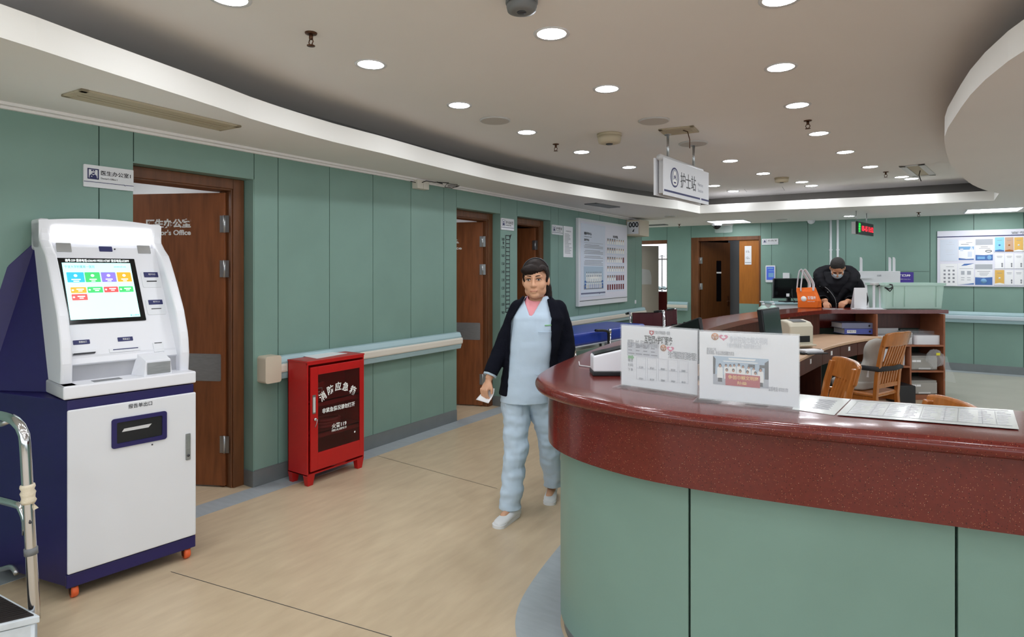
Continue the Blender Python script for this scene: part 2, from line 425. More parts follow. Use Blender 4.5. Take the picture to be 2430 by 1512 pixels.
# ceilings: a low ceiling with a large free-form opening, a lit upper ceiling above it, a cove behind the lip
left_edge = [(-2.62, YF), (-2.62, -3), (-2.63, -1.2), (-2.73, .2)] + [tuple(on_z(u, v, ZLOW)[:2]) for u, v in
    ((0, 88), (165, 142), (331, 195), (496, 248), (628, 292), (800, 339), (900, 362), (1060, 402), (1199, 434), (1338, 459), (1477, 480), (1560, 491), (1608, 496.5))]
left_s = [tuple(p[:2]) for p in spline([(x, y, 0) for x, y in left_edge], 60)]
back_s = [(-2.70, 9.23), (-2.219, 9.27), (-1.0, 9.38), (.413, 9.53), (.83, 9.56)]
right_edge = [(.80, 8.70), (.653, 8.298), (.482, 7.612), (.313, 6.573), (.217, 5.708), (.168, 4.836), (.194, 4.245), (.259, 3.562), (.40, 3.0), (.66, 2.5), (1.1, 2.0), (1.8, 1.55), (2.8, 1.2), (3.6, .6), (3.9, -.6), (3.9, -3), (3.9, YF)]
right_s = [tuple(p[:2]) for p in spline([(x, y, 0) for x, y in right_edge], 60)]
hole = left_s + back_s + right_s
lc = MB()
# fill between the outer rectangle and the opening (the opening runs out through the front wall, so it is one simple polygon)
poly = [(WLX - .1, YF)] + [p for p in hole] + [(XR + .1, YF), (XR + .1, WBY + .1), (WLX - 3.5, WBY + .1), (WLX - 3.5, 10.03), (WLX - .1, 10.03)]
tri = tessellate_polygon([[Vector((x, y, 0)) for x, y in poly]])
lc.add([(x, y, ZLOW) for x, y in poly], [tuple(t) for t in tri])
struct('ceiling_low', lc, 'ceiling_paint')
FT = 2.545
fa = MB()
inner = offset2(hole, .018)                                # into the solid side
N = len(hole)
fa.rings([[(p[0], p[1], ZLOW) for p in hole], [(p[0], p[1], FT) for p in hole], [(p.x, p.y, FT) for p in inner], [(p.x, p.y, ZLOW + .02) for p in inner]], closed=False, smooth=False)
struct('ceiling_fascia', fa, 'fascia_paint')
def clean_off(pts, d):
    o = offset2(pts, d); return o
cv = MB(); c_in, c_out = inner, None
offL = offset2(left_s, .50); offB = [Vector((-3.1, 10.0)), Vector((1.1, 10.1))]; offR = offset2(right_s, .40)
offR = [p for p in offR if p.y < 9.0]
back_line = list(offL) + offB + [Vector((1.25, 9.2))] + list(offR[2:])
cv.rings([[(p.x, p.y, ZUP + .02) for p in back_line], [(p.x, p.y, ZLOW + .02) for p in back_line]], closed=False, smooth=False)
struct('ceiling_cove', cv, 'cove_shade_grey')
uc = MB(); uc.box(WLX - .6, XR, YF, WBY, ZUP, ZUP + .05); struct('ceiling', uc, 'ceiling_paint')
tp = MB(); tp.box(WLX - 3.6, XR + .2, YF - .2, WBY + .2, ZUP + .06, ZUP + .1); struct('ceiling_slab', tp, 'dark_grey')
# crown strips along the left wall
cr = MB(on_left(0, 0)); cr.box(YF, 10.04, ZLOW - .016, ZLOW, 0, .055); cr.box(YF, 10.04, ZLOW - .03, ZLOW - .016, 0, .022); struct('trim_4', cr, 'ceiling_paint')

# rooms behind the doors
def shell(name, x0, x1, y0, y1, z1, open_side, m='office_white'):
    b = MB()
    if open_side != 'x1': b.box(x1, x1 + .05, y0, y1, 0, z1)
    b.box(x0 - .05, x0, y0, y1, 0, z1)
    if open_side != 'y0': b.box(x0, x1, y0 - .05, y0, 0, z1)
    b.box(x0, x1, y1, y1 + .05, 0, z1); b.box(x0, x1, y0, y1, z1, z1 + .05)
    return struct(name, b, m)
shell('wall_office', -7.4, -4.12, -.6, 2.66, 2.6, 'x1')
shell('wall_nurse_office', -7.4, -4.12, 2.9, 5.78, 2.6, 'x1')
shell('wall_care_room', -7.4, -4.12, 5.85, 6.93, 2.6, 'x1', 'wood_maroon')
fo = MB(); fo.box(-7.4, -4.14, -.6, 10.0, 0.0005, .001); struct('floor_office', fo, 'floor_vinyl')
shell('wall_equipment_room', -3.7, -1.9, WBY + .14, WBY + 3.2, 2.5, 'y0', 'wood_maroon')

# ---------------------------------------------------------------- doors
def hinge_mb(M):
    b = MB(M); b.box(-.035, -.004, -.06, .06, 0, .004); b.box(.004, .035, -.06, .06, 0, .004); b.tube([(0, -.062, .004), (0, .062, .004)], .007, 8); return b
def office_door(name, y0, y1, hy, ang, plate=True, text=None, leaf_l=.86, leafmat='wood_door'):
    root = struct_root(name)
    jx = WLX - .135
    fr = MB()
    fr.box(jx - .13, jx + .02, y1 - .105, y1 - .007, 0, DZ - .006); fr.box(jx - .13, jx + .02, y0, y0 + .06, 0, DZ - .004)
    fr.box(jx - .13, jx + .02, y0 + .06, y1 - .105, DZ - .09, DZ - .006)
    fr.box(jx + .02, jx + .032, y1 - .095, y1 - .012, 0, DZ - .006); fr.box(jx + .02, jx + .032, y0, y1 - .095, DZ - .078, DZ - .006)
    fr.box(jx - .09, jx - .05, y1 - .125, y1 - .105, 0, DZ - .09)
    fr.build('door_frame', 'wood_frame', root, bevel=.004)
    hp = Vector((jx - .03, hy, 0)); d = Vector((-math.sin(ang), -math.cos(ang), 0)); n = Vector((d.y, -d.x, 0)); 
    if n.y > 0: n = -n                                     # face towards the corridor side we look at
    M = basis(hp, -d, Vector((0, 0, 1)), n)                # x runs back to the hinge, y up, z out of the face
    lf = MB(M); lf.box(-leaf_l, 0, .012, DZ - .1, -.045, 0)
    leaf = lf.build('door_leaf', leafmat, root, bevel=.003)
    if plate:
        p = MB(M); p.rrect(-leaf_l + .02, -.03, .76, .955, .0, .003, .012); p.build('push_plate', 'brushed_steel', leaf, label='brushed steel push plate')
    for z in (1.885, 1.565, .31):
        h = hinge_mb(basis(hp + d * .0 + n * .004 + Vector((0, 0, z)), -d, Vector((0, 0, 1)), n)); h.build('hinge', 'steel', leaf)
    if text:
        t = MB(M)
        for body, fit, bold in text: t.text(body, .1, fit=fit, M=T(0, 0, .001), bold=bold)
        t.build('lettering', 'ink_white', leaf)
    return M, hp, n
def leaf_uv(M, u, v):
    n = Vector((M[0][2], M[1][2], M[2][2])); p = on_plane(u, v, M.translation, n); return M.inverted() @ p
import copy
a1 = math.radians(63.6)
def leafM(y1, hy, ang):
    jx = WLX - .135; hp = Vector((jx - .03, hy, 0)); d = Vector((-math.sin(ang), -math.cos(ang), 0)); n = Vector((d.y, -d.x, 0))
    if n.y > 0: n = -n
    return basis(hp, -d, Vector((0, 0, 1)), n)
m1 = leafM(2.606, 2.485, a1)
q0, q1 = leaf_uv(m1, 347, 520), leaf_uv(m1, 453, 541); r0, r1 = leaf_uv(m1, 352, 546), leaf_uv(m1, 453, 558)
office_door('door_1', 1.70, 2.606, 2.485, a1, text=[('医生办公室', (q0.x, q1.x, q1.y, q0.y), .004), ("Doctor's Office", (q0.x, r1.x, r1.y, leaf_uv(m1, 453, 545).y), .003)])
m2 = leafM(5.718, 5.597, math.radians(69))
q0, q1 = leaf_uv(m2, 1083, 566), leaf_uv(m2, 1089, 578); w = .11
office_door('door_2', 4.912, 5.718, 5.597, math.radians(69), text=[('护士长办公室', (q1.x - .62, q1.x, q1.y, q0.y), .004), ("Head Nurse's Office", (q1.x - .62, q1.x + .035, q1.y - .07, q1.y - .035), .003)])
office_door('door_3', 6.063, 6.869, 6.748, math.radians(80), plate=False)

# door_4: ward doorway at the far left, beige leaf swung in, bright window beyond
r4 = struct_root('door_4')
f4 = MB(); f4.box(D4[0], D4[1], WBY + .0, WBY + .12, 2.09, 2.16); f4.box(D4[1] - .015, D4[1], WBY + .02, WBY + .12, 0, 2.09); f4.box(D4[0], D4[0] + .06, WBY + .02, WBY + .12, 0, 2.09)
f4.build('door_frame', 'wood_frame', r4)
P0_ = Vector((D4[0] + .0, WBY + .14, 0)); P1_ = on_plane(1563, 643, (0, WBY + .55, 0), Vector((0, 1, 0)))
d_ = (Vector((P1_.x, P1_.y, 0)) - P0_).normalized(); n_ = Vector((d_.y, -d_.x, 0))
l4 = MB(basis(P0_, d_, Vector((0, 0, 1)), n_)); L4 = (Vector((P1_.x, P1_.y, 0)) - P0_).length
l4.box(0, L4, .01, 2.07, -.04, 0); lf4 = l4.build('door_leaf', 'wall_cream', r4)
nt4 = MB(basis(P0_, d_, Vector((0, 0, 1)), n_)); nt4.prism([(L4 * .25, 1.27), (L4 * .70, 1.27), (L4 * .70, 1.42), (L4 * .66, 1.52), (L4 * .6, 1.57), (L4 * .25, 1.60)], .001, .003); nt4.build('notice', 'paper', lf4)
# window and room beyond
sh = MB(); sh.box(-6.4, -6.35, WBY + .14, WBY + 4, 0, 2.6); sh.box(-3.75, -3.72, WBY + .14, WBY + 4, 0, 2.6); sh.box(-6.4, -3.7, WBY + .14, WBY + 4, 2.6, 2.65)
sh.box(-6.4, -3.7, WBY + 4, WBY + 4.05, 0, .92); sh.box(-6.4, -3.7, WBY + 4, WBY + 4.05, 2.45, 2.6); sh.box(-6.4, -6.2, WBY + 4, WBY + 4.05, .9, 2.5)
struct('wall_ward', sh, 'wall_cream')
w1 = MB(); 
for x in (-6.2, -5.35, -4.9, -4.45, -3.78): w1.box(x - .02, x + .02, WBY + 4.0, WBY + 4.05, .92, 2.45)
for z in (.94, 1.86, 2.43): w1.box(-6.2, -3.75, WBY + 4.0, WBY + 4.05, z - .02, z + .02)
win = struct('window_1', w1, 'window_frame_white')
g1 = MB(); g1.box(-6.2, -3.76, WBY + 4.02, WBY + 4.024, .92, 2.45); g1.build('glass', 'clear_film', win)

# door_5: double door, left leaf swung into a dark room, right leaf shut
r5 = struct_root('door_5')
x0, x1 = D5; zt = 2.19
f5 = MB(); f5.box(x0, x0 + .14, WBY + .0, WBY + .1, 0, zt); f5.box(x1 - .03, x1, WBY + .0, WBY + .1, 0, zt); f5.box(x0 + .14, x1 - .03, WBY + .0, WBY + .1, zt - .07, zt)
f5.build('door_frame', 'wood_frame', r5, bevel=.004)
xr0 = on_y(1755, 643, WBY + .06).x
rl = MB(); rl.box(xr0, x1 - .03, WBY + .04, WBY + .085, .01, zt - .07); rleaf = rl.build('door_leaf', 'wood_ochre', r5, label='closed ochre leaf with room number sign')
za, zb = on_y(1780, 721, WBY + .05).z, .02
kp = MB(); kp.box(xr0 + .0, x1 - .035, WBY + .036, WBY + .04, .02, za); kp.build('kick_plate', 'green_wall', rleaf)
hx = x0 + .16; d5 = Vector((math.cos(math.radians(62)), math.sin(math.radians(62)), 0)); n5 = Vector((d5.y, -d5.x, 0))
M5 = basis(Vector((hx, WBY + .09, 0)), d5, Vector((0, 0, 1)), n5)
ll = MB(M5); ll.box(0, .80, .01, zt - .08, -.045, 0); lleaf = ll.build('door_leaf', 'wood_dark_door', r5, label='dark brown leaf swung into the room')
vp = MB(M5); vp.rrect(.42, .55, .95, 1.75, 0, .003, .01); vp.build('vision_pane', 'black_gloss', lleaf)
vp = MB(M5); vp.rrect(.42, .55, 1.5, 1.53, .003, .005, .002); vp.build('label_strip', 'ink_white', lleaf)
hb = MB(M5); hb.box(.73, .755, .85, 1.05, 0, .012); hb.tube([(.742, .95, .01), (.742, .95, .05), (.65, .95, .055)], .009, 8); hb.build('handle', 'brass_dark', lleaf)
for z in (1.75, 1.25, .3):
    h = hinge_mb(basis(Vector((hx, WBY + .086, z)), Vector((1, 0, 0)), Vector((0, 0, 1)), Vector((0, -1, 0)))); h.build('hinge', 'steel', lleaf)
# grey partition with faint notices seen past the open leaf
gp = MB(); gp.box(-3.2, -1.95, WBY + 1.25, WBY + 1.3, 0, 2.4); struct('wall_partition', gp, 'mid_grey')

# ---------------------------------------------------------------- handrails (fixed to the walls)
def handrail(name, label, M, L, caps=(1, 1), group='wall handrails', strip='rail_cream'):
    root = thing(name, label, 'handrail', M, group)         # local: x along, y up, z out
    b = MB()
    pr = [(0.03, .01), (.09, .065), (.085, .05), (.075, .055), (.06, .07)]
    def sweep(poly, mi, x0=0, x1=L): 
        k = MB(); k.rings([[(x0, y, z) for y, z in poly], [(x1, y, z) for y, z in poly]], closed=True, smooth=False); b_ = k; return b_
    sweep([(.0, .04), (.17, .02), (.166, .062), (.125, .082), (.115, .078), (.05, .078), (.04, .082), (.0, .07)], 0).build('rail', 'rail_blue', root, bevel=.006)
    sweep([(.052, .07), (.113, .07), (.113, .092), (.1, .096), (.065, .096), (.052, .092)], 0).build('bumper_strip', strip, root, bevel=.003)
    for i in range(int(L / 1.2) + 1): br = MB(); br.box(.15 + i * 1.2, .2 + i * 1.2, .05, .12, 0, .05); br.build('bracket', 'mid_grey', root)
    for e_, x in ((caps[0], 0), (caps[1], L)):
        if e_:
            c = MB(); xs = (-.13, .0) if x == 0 else (L, L + .05)
            c.rrect(xs[0], xs[1], -.012, .182, 0.0, .1, .02); c.build('end_cap', 'cap_beige', root, bevel=.02, seg=3, label='rounded beige end cap')
    return root
handrail('wall_handrail', 'pale blue handrail with beige end cap along the wall behind the red cabinet', on_left(2.76, .755), 2.14, (1, 0))
handrail('wall_handrail', 'pale blue handrail on the left wall below the staff notice board', on_left(6.95, .755), 3.07, (0, 0))
handrail('wall_handrail', 'pale blue handrail running along the back wall under the poster board', on_back(-2.2, .755), 8.6, (0, 0), strip='rail_pale')
handrail('wall_handrail', 'short pale blue handrail between the ward doorway and the brown double door', on_back(D4[1] + .03, .78), D5[0] - D4[1] - .08, (0, 0))

# bits of the ward seen through door_4
q = on_y(1573, 640, WBY + 1.6)
o = thing('bedside_cabinet', 'dark red bedside cabinet seen through the ward doorway', 'cabinet', T(q.x - .25, WBY + 1.5, 0)); hcab = on_y(1573, 693, WBY + 1.5).z
b = MB(); b.box(0, .5, 0, .45, .05, hcab - .02); bd = b.build('body', 'portrait_red', o, bevel=.004); b = MB(); b.box(-.01, .51, -.01, .46, hcab - .02, hcab); b.build('top', 'portrait_red', o); b = MB(); b.box(.03, .47, -.012, 0, .5 * hcab, .75 * hcab); b.build('drawer', 'portrait_red', bd)
b = MB(); b.rings([[(-.02 + .04 * i, y, .03 + .05 * math.sin(i * 1.1) ** 2 + (.03 if 0 < y < .3 else 0)) for y in (0, .1, .2, .3, .4)] for i in range(13)], closed=False); bl = b.build('folded_linen', 'mask_blue'); bl.modifiers.new('t', 'SOLIDIFY').thickness = .02
tag(place(bl, T(q.x - .25, WBY + 1.5, hcab)), 'crumpled teal linen on the dark red cabinet in the ward', 'linen'); bl.data.materials[0] = MATS['rail_blue']
o = thing('drip_stand', 'thin drip stand against the bright ward window', 'drip stand', T(on_y(1571, 640, WBY + 2.2).x, WBY + 2.2, 0)); zt = on_y(1573, 606, WBY + 2.2).z
b = MB(); b.tube([(0, 0, .05), (0, 0, zt)], .012, 8); b.build('pole', 'dark_grey', o); b = MB(); b.tube([(-.06, 0, zt - .03), (0, 0, zt), (.06, 0, zt - .03)], .008, 6); b.build('hook', 'dark_grey', o)
b = MB(); [b.tube([(0, 0, .06), (.25 * math.cos(a), .25 * math.sin(a), .03)], .012, 6) for a in (0, 1.26, 2.51, 3.77, 5.03)]; b.build('base', 'dark_grey', o)
# ---------------------------------------------------------------- ceiling fittings
def downlight(p, z, label, group):
    root = thing('ceiling_downlight', label, 'ceiling light', T(p.x, p.y, z), group)
    b = MB(); b.lathe([(.072, -.003), (.088, -.004), (.09, 0), (.072, .0)], 28, caps=False); b.build('trim_ring', 'white_satin', root)
    d = MB(); d.lathe([(.0015, -.0015), (.072, -.0015)], 28, caps=False); d.build('diffuser', 'lamp_glow', root)
    return root
dl = [(545, -4, 'round downlight cut by the top of the photo, above the long vent'), (880, 153, 'round downlight nearest to the camera in the row along the curved left edge'),
      (1090, 250, 'second lit downlight of the row along the curved left edge'), (1250, 314, 'third lit downlight of the row along the curved left edge, above the sprinkler'),
      (1380, 361, 'fourth lit downlight of the row along the curved left edge, below the smoke detector'), (1493, 397, 'last lit downlight of the left row, left of the hanging nurse station sign'),
      (1309, 80, 'large lit downlight directly below the round detector at the top'), (1440, 211, 'lit downlight right above the cream smoke detector'),
      (1852, -3, 'downlight cut by the top edge of the photo above the right row'), (1853, 160, 'nearest fully visible downlight of the right row'),
      (1892, 250, 'downlight just above the sprinkler in the right row'), (1943, 317, 'downlight just below the sprinkler in the right row'),
      (2006, 361, 'fourth visible downlight of the right row, before the square ceiling hatch'), (2065, 396, 'downlight just left of the small sprinkler by the square hatch'),
      (1733, 382, 'downlight right of the hanging nurse station sign, level with its top'), (1811, 412, 'downlight left of the small beige detector above the counter'),
      (1903, 432, 'upper of two downlights right of the small beige detector'), (1926, 448, 'lower of two downlights right of the small beige detector'),
      (1695, 441, 'small downlight peeking out beside the right edge of the hanging sign'), (1740, 459, 'downlight closest to the far lip of the ceiling recess'),
      (2140, 420, 'downlight touching the left side of the square ceiling hatch'), (2163, 435, 'downlight just below the square ceiling hatch')]
proto = None
for u, v, lab in dl:
    p = on_z(u, v, ZUP)
    if p.y > 9.3: p = p * (9.22 / p.y)
    if proto is None: proto = downlight(p, ZUP, lab, 'downlights in the raised ceiling')
    else: dup(proto, T(p.x, p.y, ZUP), lab)
p = on_z(2015, 513, ZLOW); dup(proto, T(p.x, p.y, ZLOW), 'single downlight in the low ceiling beside the hanging clock')
for x, y in ((-2.5, .4), (-2.45, -.7), (-2.45, -1.9), (-1.4, 1.5), (-1.4, .3), (-1.4, -.9), (-1.4, -2.2), (-.35, 1.7), (-.35, .6), (-.35, -.6), (-.35, -1.8), (.8, 1.2), (.8, 0), (.8, -1.3), (2, .2), (2, -1.2), (3, -.4), (3, -2)):  # extra downlights added out of view to lift ceiling and counter front
    dup(proto, T(x, y, ZUP), 'added round downlight of the raised ceiling over the unseen near end of the hall')
for x, y in ((1.6, 4), (1.6, 5.4), (1.6, 6.8), (3.2, 3.2), (3.2, 5), (3.2, 7), (5, 4), (5, 6), (1.9, 8.8), (4.2, 9.2)):  # more downlights added over the unseen right side for brightness
    dup(proto, T(x, y, ZLOW), 'added round downlight in the low ceiling on the unseen far right side')

def panel_light(corners, label, M):
    root = thing('ceiling_panel_light', label, 'ceiling light', M, 'square ceiling panel lights')
    a = .30
    b = MB(); b.box(-a - .02, a + .02, -a - .02, -a, -.012, 0); b.box(-a - .02, a + .02, a, a + .02, -.012, 0); b.box(-a - .02, -a, -a, a, -.012, 0); b.box(a, a + .02, -a, a, -.012, 0)
    b.build('frame', 'white_satin', root)
    d = MB(); d.box(-a, a, -a, a, -.008, -.004); d.build('diffuser', 'panel_glow', root)
    return root
p = on_z(1730, 525.5, ZLOW); pl = panel_light(0, 'bright square panel light above the brown double door', T(p.x, p.y, ZLOW))
p = on_z(2356, 498, ZLOW); dup(pl, T(p.x, p.y, ZLOW), 'bright square panel light above the poster board')
for x, y in ((2.9, 10.4), (5.2, 10.3), (-5.4, 10.8)): dup(pl, T(x, y, ZLOW), 'square panel light in the low ceiling out of the way of the photo')
# unseen office lamps behind the doors; the deeper one added to brighten the room
for x, y, nm in ((-5.3, 1.6, "doctors' office, nearer the door"), (-6.5, 1.0, "doctors' office, deeper in"), (-5.4, 4.9, "head nurse's office")): dup(pl, T(x, y, 2.598), 'square panel light inside the ' + nm)
dup(pl, T(-5.0, WBY + 1.6, 2.598), 'added square panel light, unseen, brightening the ward behind the left doorway')  # lamp added in the ward so the swung-in leaf looks lit
dup(proto, T(-2.6, WBY + .8, 2.498), 'added round downlight, unseen, brightening the dim room behind the double door')  # lamp added so the grey partition does not go black

def sprinkler(p, z, label, s=1.0):
    o = thing('sprinkler', label, 'sprinkler', T(p.x, p.y, z), 'pendent sprinklers')
    b = MB(); b.lathe([(.03 * s, 0), (.028 * s, -.006), (.012 * s, -.008)], 16); b.build('escutcheon', 'brass_dark', o)
    b = MB(); b.lathe([(.010 * s, -.004), (.010 * s, -.03), (.006 * s, -.034)], 12)
    b.tube([(.009, 0, -.03), (.016, 0, -.045), (.006, 0, -.062)], .003); b.tube([(-.009, 0, -.03), (-.016, 0, -.045), (-.006, 0, -.062)], .003); b.build('body', 'brass_dark', o)
    b = MB(); b.lathe([(.02 * s, -.062), (.02 * s, -.065)], 12); b.build('deflector', 'brass_dark', o)
    return o
for u, v, z, lab in ((738, 78, ZUP, 'dark pendent sprinkler above the first downlight of the left row'), (1319, 342, ZUP, 'dark pendent sprinkler left of the fourth downlight of the left row'),
                     (1917, 286, ZUP, 'dark pendent sprinkler between two downlights of the right row'), (2102, 408, ZUP, 'tiny pendent sprinkler left of the square ceiling hatch'),
                     (2180, 504, ZLOW, 'pendent sprinkler in the low ceiling left of the poster board'), (1612, 532, ZLOW, 'pendent sprinkler in the low ceiling by the ward doorway')):
    p = on_z(u, v, z); sprinkler(p, z, lab)
o = MB(); o.box(-.012, .012, -.006, 0, -.04, .04); q = at_d(1629, 491, 8.9)
tag(place(o.build('sensor', 'dark_grey', None), T(on_y(1629, 491, 9.14).x, 9.14, on_y(1629, 491, 9.14).z) @ RZ(-.2)), 'tiny dark sensor stuck on the white lip under the hanging sign', 'sensor')

def disc(p, z, label, r=.115):
    o = thing('ceiling_speaker', label, 'speaker', T(p.x, p.y, z), 'round ceiling speakers')
    b = MB(); b.lathe([(r, 0), (r, -.006), (r * .92, -.012), (r * .9, -.010)], 32); b.build('rim', 'light_grey_plastic', o)
    b = MB(); b.lathe([(.001, -.0125), (r * .9, -.0105)], 32, caps=False); b.build('grille', 'speaker_grey', o)
    return o
for u, v, lab, r in ((1175, 285, 'round grey ceiling speaker between two downlights of the left row', .12), (1552, 286, 'round grey ceiling speaker left of the square vent', .12), (1645, 340, 'round grey ceiling speaker close above the hanging sign', .13), (1237, -1, 'round grey ceiling fitting at the top edge', .1)):
    if v < 0: continue
    disc(on_z(u, v, ZUP), ZUP, lab, r)
def detector(p, z, label, r, h, m, name='smoke_detector'):
    o = thing(name, label, 'detector', T(p.x, p.y, z))
    b = MB(); b.lathe([(r, 0), (r, -h * .25)], 28); b.build('base', m, o)
    b = MB(); b.lathe([(r * .92, -h * .25), (r * .95, -h * .5), (r * .88, -h * .9), (r * .6, -h)], 28); b.build('chamber', m, o)
    b = MB(); b.lathe([(r * .3, -h * 1.0), (r * .25, -h * 1.08)], 16); b.build('sensor_window', 'dark_grey', o)
detector(on_z(1446, 318, ZUP), ZUP, 'cream drum-shaped smoke detector left of the hanging sign', .105, .085, 'old_beige')
detector(on_z(1238, 2, ZUP), ZUP, 'grey round detector cut by the top edge of the photo', .07, .05, 'mid_grey')
detector(on_z(1855, 422, ZUP), ZUP, 'small beige detector among the far downlights', .085, .06, 'old_beige')

def vent(M, w, h, label, slats, m='vent_beige', name='ceiling_vent'):
    o = thing(name, label, 'vent', M, None)
    b = MB(); t = .035
    b.box(-w / 2, w / 2, -h / 2, -h / 2 + t, -.012, 0); b.box(-w / 2, w / 2, h / 2 - t, h / 2, -.012, 0); b.box(-w / 2, -w / 2 + t, -h / 2, h / 2, -.012, 0); b.box(w / 2 - t, w / 2, -h / 2, h / 2, -.012, 0)
    b.build('frame', m, o, bevel=.003)
    b = MB(); b.box(-w / 2 + t, w / 2 - t, -h / 2 + t, h / 2 - t, -.003, -.001); b.build('backing', 'vent_dark', o)
    for i in range(slats):
        y = -h / 2 + t + (i + .5) * (h - 2 * t) / slats; s = (h - 2 * t) / slats * .42
        k = MB(); k.prism([(-w / 2 + t, y - s), (w / 2 - t, y - s), (w / 2 - t, y + s), (-w / 2 + t, y + s)], -.010, -.006); k.build('slat', m, o)
    return o
# long slot vent in the low ceiling over the kiosk: corners from the photo
a, b_, c_, d_ = on_z(138, 221, ZLOW), on_z(200, 212, ZLOW), on_z(577, 299, ZLOW), on_z(520, 306, ZLOW)
ce = (a + b_ + c_ + d_) / 4; ax = ((d_ - a) + (c_ - b_)).normalized(); L = ((d_ - a).length + (c_ - b_).length) / 2; Wd = abs((b_ - a).cross(ax).z)
vent(basis(ce, ax, Vector((-ax.y, ax.x, 0)), Vector((0, 0, 1))), L, max(Wd, .2), 'long beige slot vent in the low ceiling above the kiosk', 3)
p = on_z(1430, 487, ZLOW); vent(T(p.x, p.y, ZLOW) @ RZ(1.45), .6, .18, 'slim grey vent in the low ceiling above the staff notice board', 2, 'mid_grey')
p = on_z(1545, 534, ZLOW); vent(T(p.x, p.y, ZLOW), .6, .2, 'slim dark vent in the low ceiling near the ward doorway', 2, 'mid_grey')
def corners(px, z):
    q = [on_z(u, v, z) for u, v in px]; c = sum(q, Vector()) / 4; ax = ((q[1] - q[0]) + (q[2] - q[3])).normalized(); w = ((q[1] - q[0]).length + (q[2] - q[3]).length) / 2; h = ((q[3] - q[0]).length + (q[2] - q[1]).length) / 2
    return basis(c, ax, Vector((-ax.y, ax.x, 0)), Vector((0, 0, 1))), w, h
Mv, vw, vh = corners(((1559, 306), (1641, 298.5), (1663, 310), (1581, 320)), ZUP); vv = vent(Mv, vw, vh, 'square beige vent with a loose wire above the hanging sign', 4, 'vent_beige')
k = MB(); k.tube([(.04, -.02, -.01), (.08, -.04, -.03), (.10, -.05, -.10), (.10, -.05, -.17)], .004, 6); k.build('loose_wire', 'brass_dark', vv)
p = on_z(2178, 404, ZUP); Mh, hw, hh_ = corners(((2145, 392), (2203, 388), (2211, 414), (2156, 420)), ZUP); hh = thing('ceiling_hatch', 'square open ceiling hatch with beige inside and a dangling wire', 'hatch', Mh)
b = MB(); w, w2 = hw / 2, hh_ / 2
b.box(-w, w, -w2, -w2 + .06, -.01, 0); b.box(-w, w, w2 - .06, w2, -.01, 0); b.box(-w, -w + .06, -w2, w2, -.01, 0); b.box(w - .06, w, -w2, w2, -.01, 0); b.build('frame', 'light_grey_plastic', hh)
b = MB(); b.box(-w + .06, w - .06, -w2 + .06, w2 - .06, -.004, -.001); b.build('panel', 'vent_beige', hh)
b = MB(); b.tube([(.02, 0, -.004), (.01, -.01, -.06), (.03, -.01, -.13)], .005, 6); b.build('dangling_wire', 'cable_black', hh)
# faint hatch outline in the raised ceiling near the far lip
b = MB(); q = [on_z(*t, ZUP - .001) for t in ((1766, 449), (1856, 443), (1862, 452), (1772, 455.5))]
for i in range(4):
    s, e_ = q[i], q[(i + 1) % 4]; d = (e_ - s).normalized(); n = Vector((-d.y, d.x, 0)) * .003; b.quad(s - n, e_ - n, e_ + n, s + n)
struct('trim_5', b, 'mid_grey')

def dome_camera(u, v, label, r=.07):
    p = on_z(u, v, ZLOW); o = thing('dome_camera', label, 'camera', T(p.x, p.y, ZLOW), 'dome cameras')
    b = MB(); b.lathe([(r, 0), (r, -.03), (r * .9, -.045)], 24); b.build('housing', 'white_plastic', o)
    b = MB(); b.ball((0, 0, -.045), r * .8, r * .8, r * .7, 20, 10); b.build('dome', 'black_gloss', o)
dome_camera(1701, 530, 'white dome camera in front of the bright panel light above the double door', .09)
dome_camera(1821, 531, 'white dome camera above the white room sign on the back wall', .075)
p = on_z(1925, 523, ZLOW); o = thing('motion_sensor', 'small white half-dome sensor on the low ceiling above the orange bag', 'sensor', T(p.x, p.y, ZLOW)); b = MB(); b.ball((0, 0, -.01), .06, .06, .055, 18, 10); b.build('dome', 'white_plastic', o)
b = MB(); b.lathe([(.065, 0), (.065, -.012)], 20); b.build('base', 'white_plastic', o)
for u, v, lab in ((1855, 520, 'flat grey disc on the low ceiling right of the panel light'), (1590, 513, 'flat grey disc on the low ceiling behind the hanging sign')):
    disc(on_z(u, v, ZLOW), ZLOW, lab, .09)
# unlit emergency sign hanging in front of the double door
p = on_z(1717, 532, ZLOW); o = thing('emergency_sign', 'clear hanging exit plate under the panel light by the double door', 'sign', T(p.x, p.y, ZLOW))
b = MB(); b.box(-.17, .17, -.02, .02, -.03, 0); b.build('housing', 'light_grey_plastic', o)
b = MB(); b.prism(rr_poly(-.16, .16, -.16, -.02, .03), -.004, .004, M=RX(math.pi / 2)); b.build('plate', 'acrylic', o)

# hanging nurse-station sign
tl, bl, br = at_d(1576, 373, 5.0), at_d(1576, 462, 5.0), None
zt_, zb_ = tl.z, bl.z
dB = (zb_ - EYE) * F / (643 - 487); R0 = at_d(1682, 487, dB)
ax = Vector((R0.x - tl.x, R0.y - tl.y, 0)); Ls = ax.length; ax.normalize(); nx = Vector((ax.y, -ax.x, 0))
if nx.dot(EYEP - tl) < 0: nx = -nx
SM = basis(Vector((tl.x, tl.y, zb_)), ax, Vector((0, 0, 1)), nx)        # x along, y up, z towards the viewer
hs = thing('hanging_sign', 'double-sided white nurse station sign hanging from two rods in the raised ceiling', 'sign', SM)
Hs = zt_ - zb_
b = MB(); b.box(0, Ls, 0, Hs, -.012, 0); fp = b.build('front_plate', 'white_satin', hs, bevel=.002)
b = MB(); b.box(-.02, Ls - .02, 0, Hs, -.085, -.07); b.build('rear_plate', 'white_satin', hs, bevel=.002)
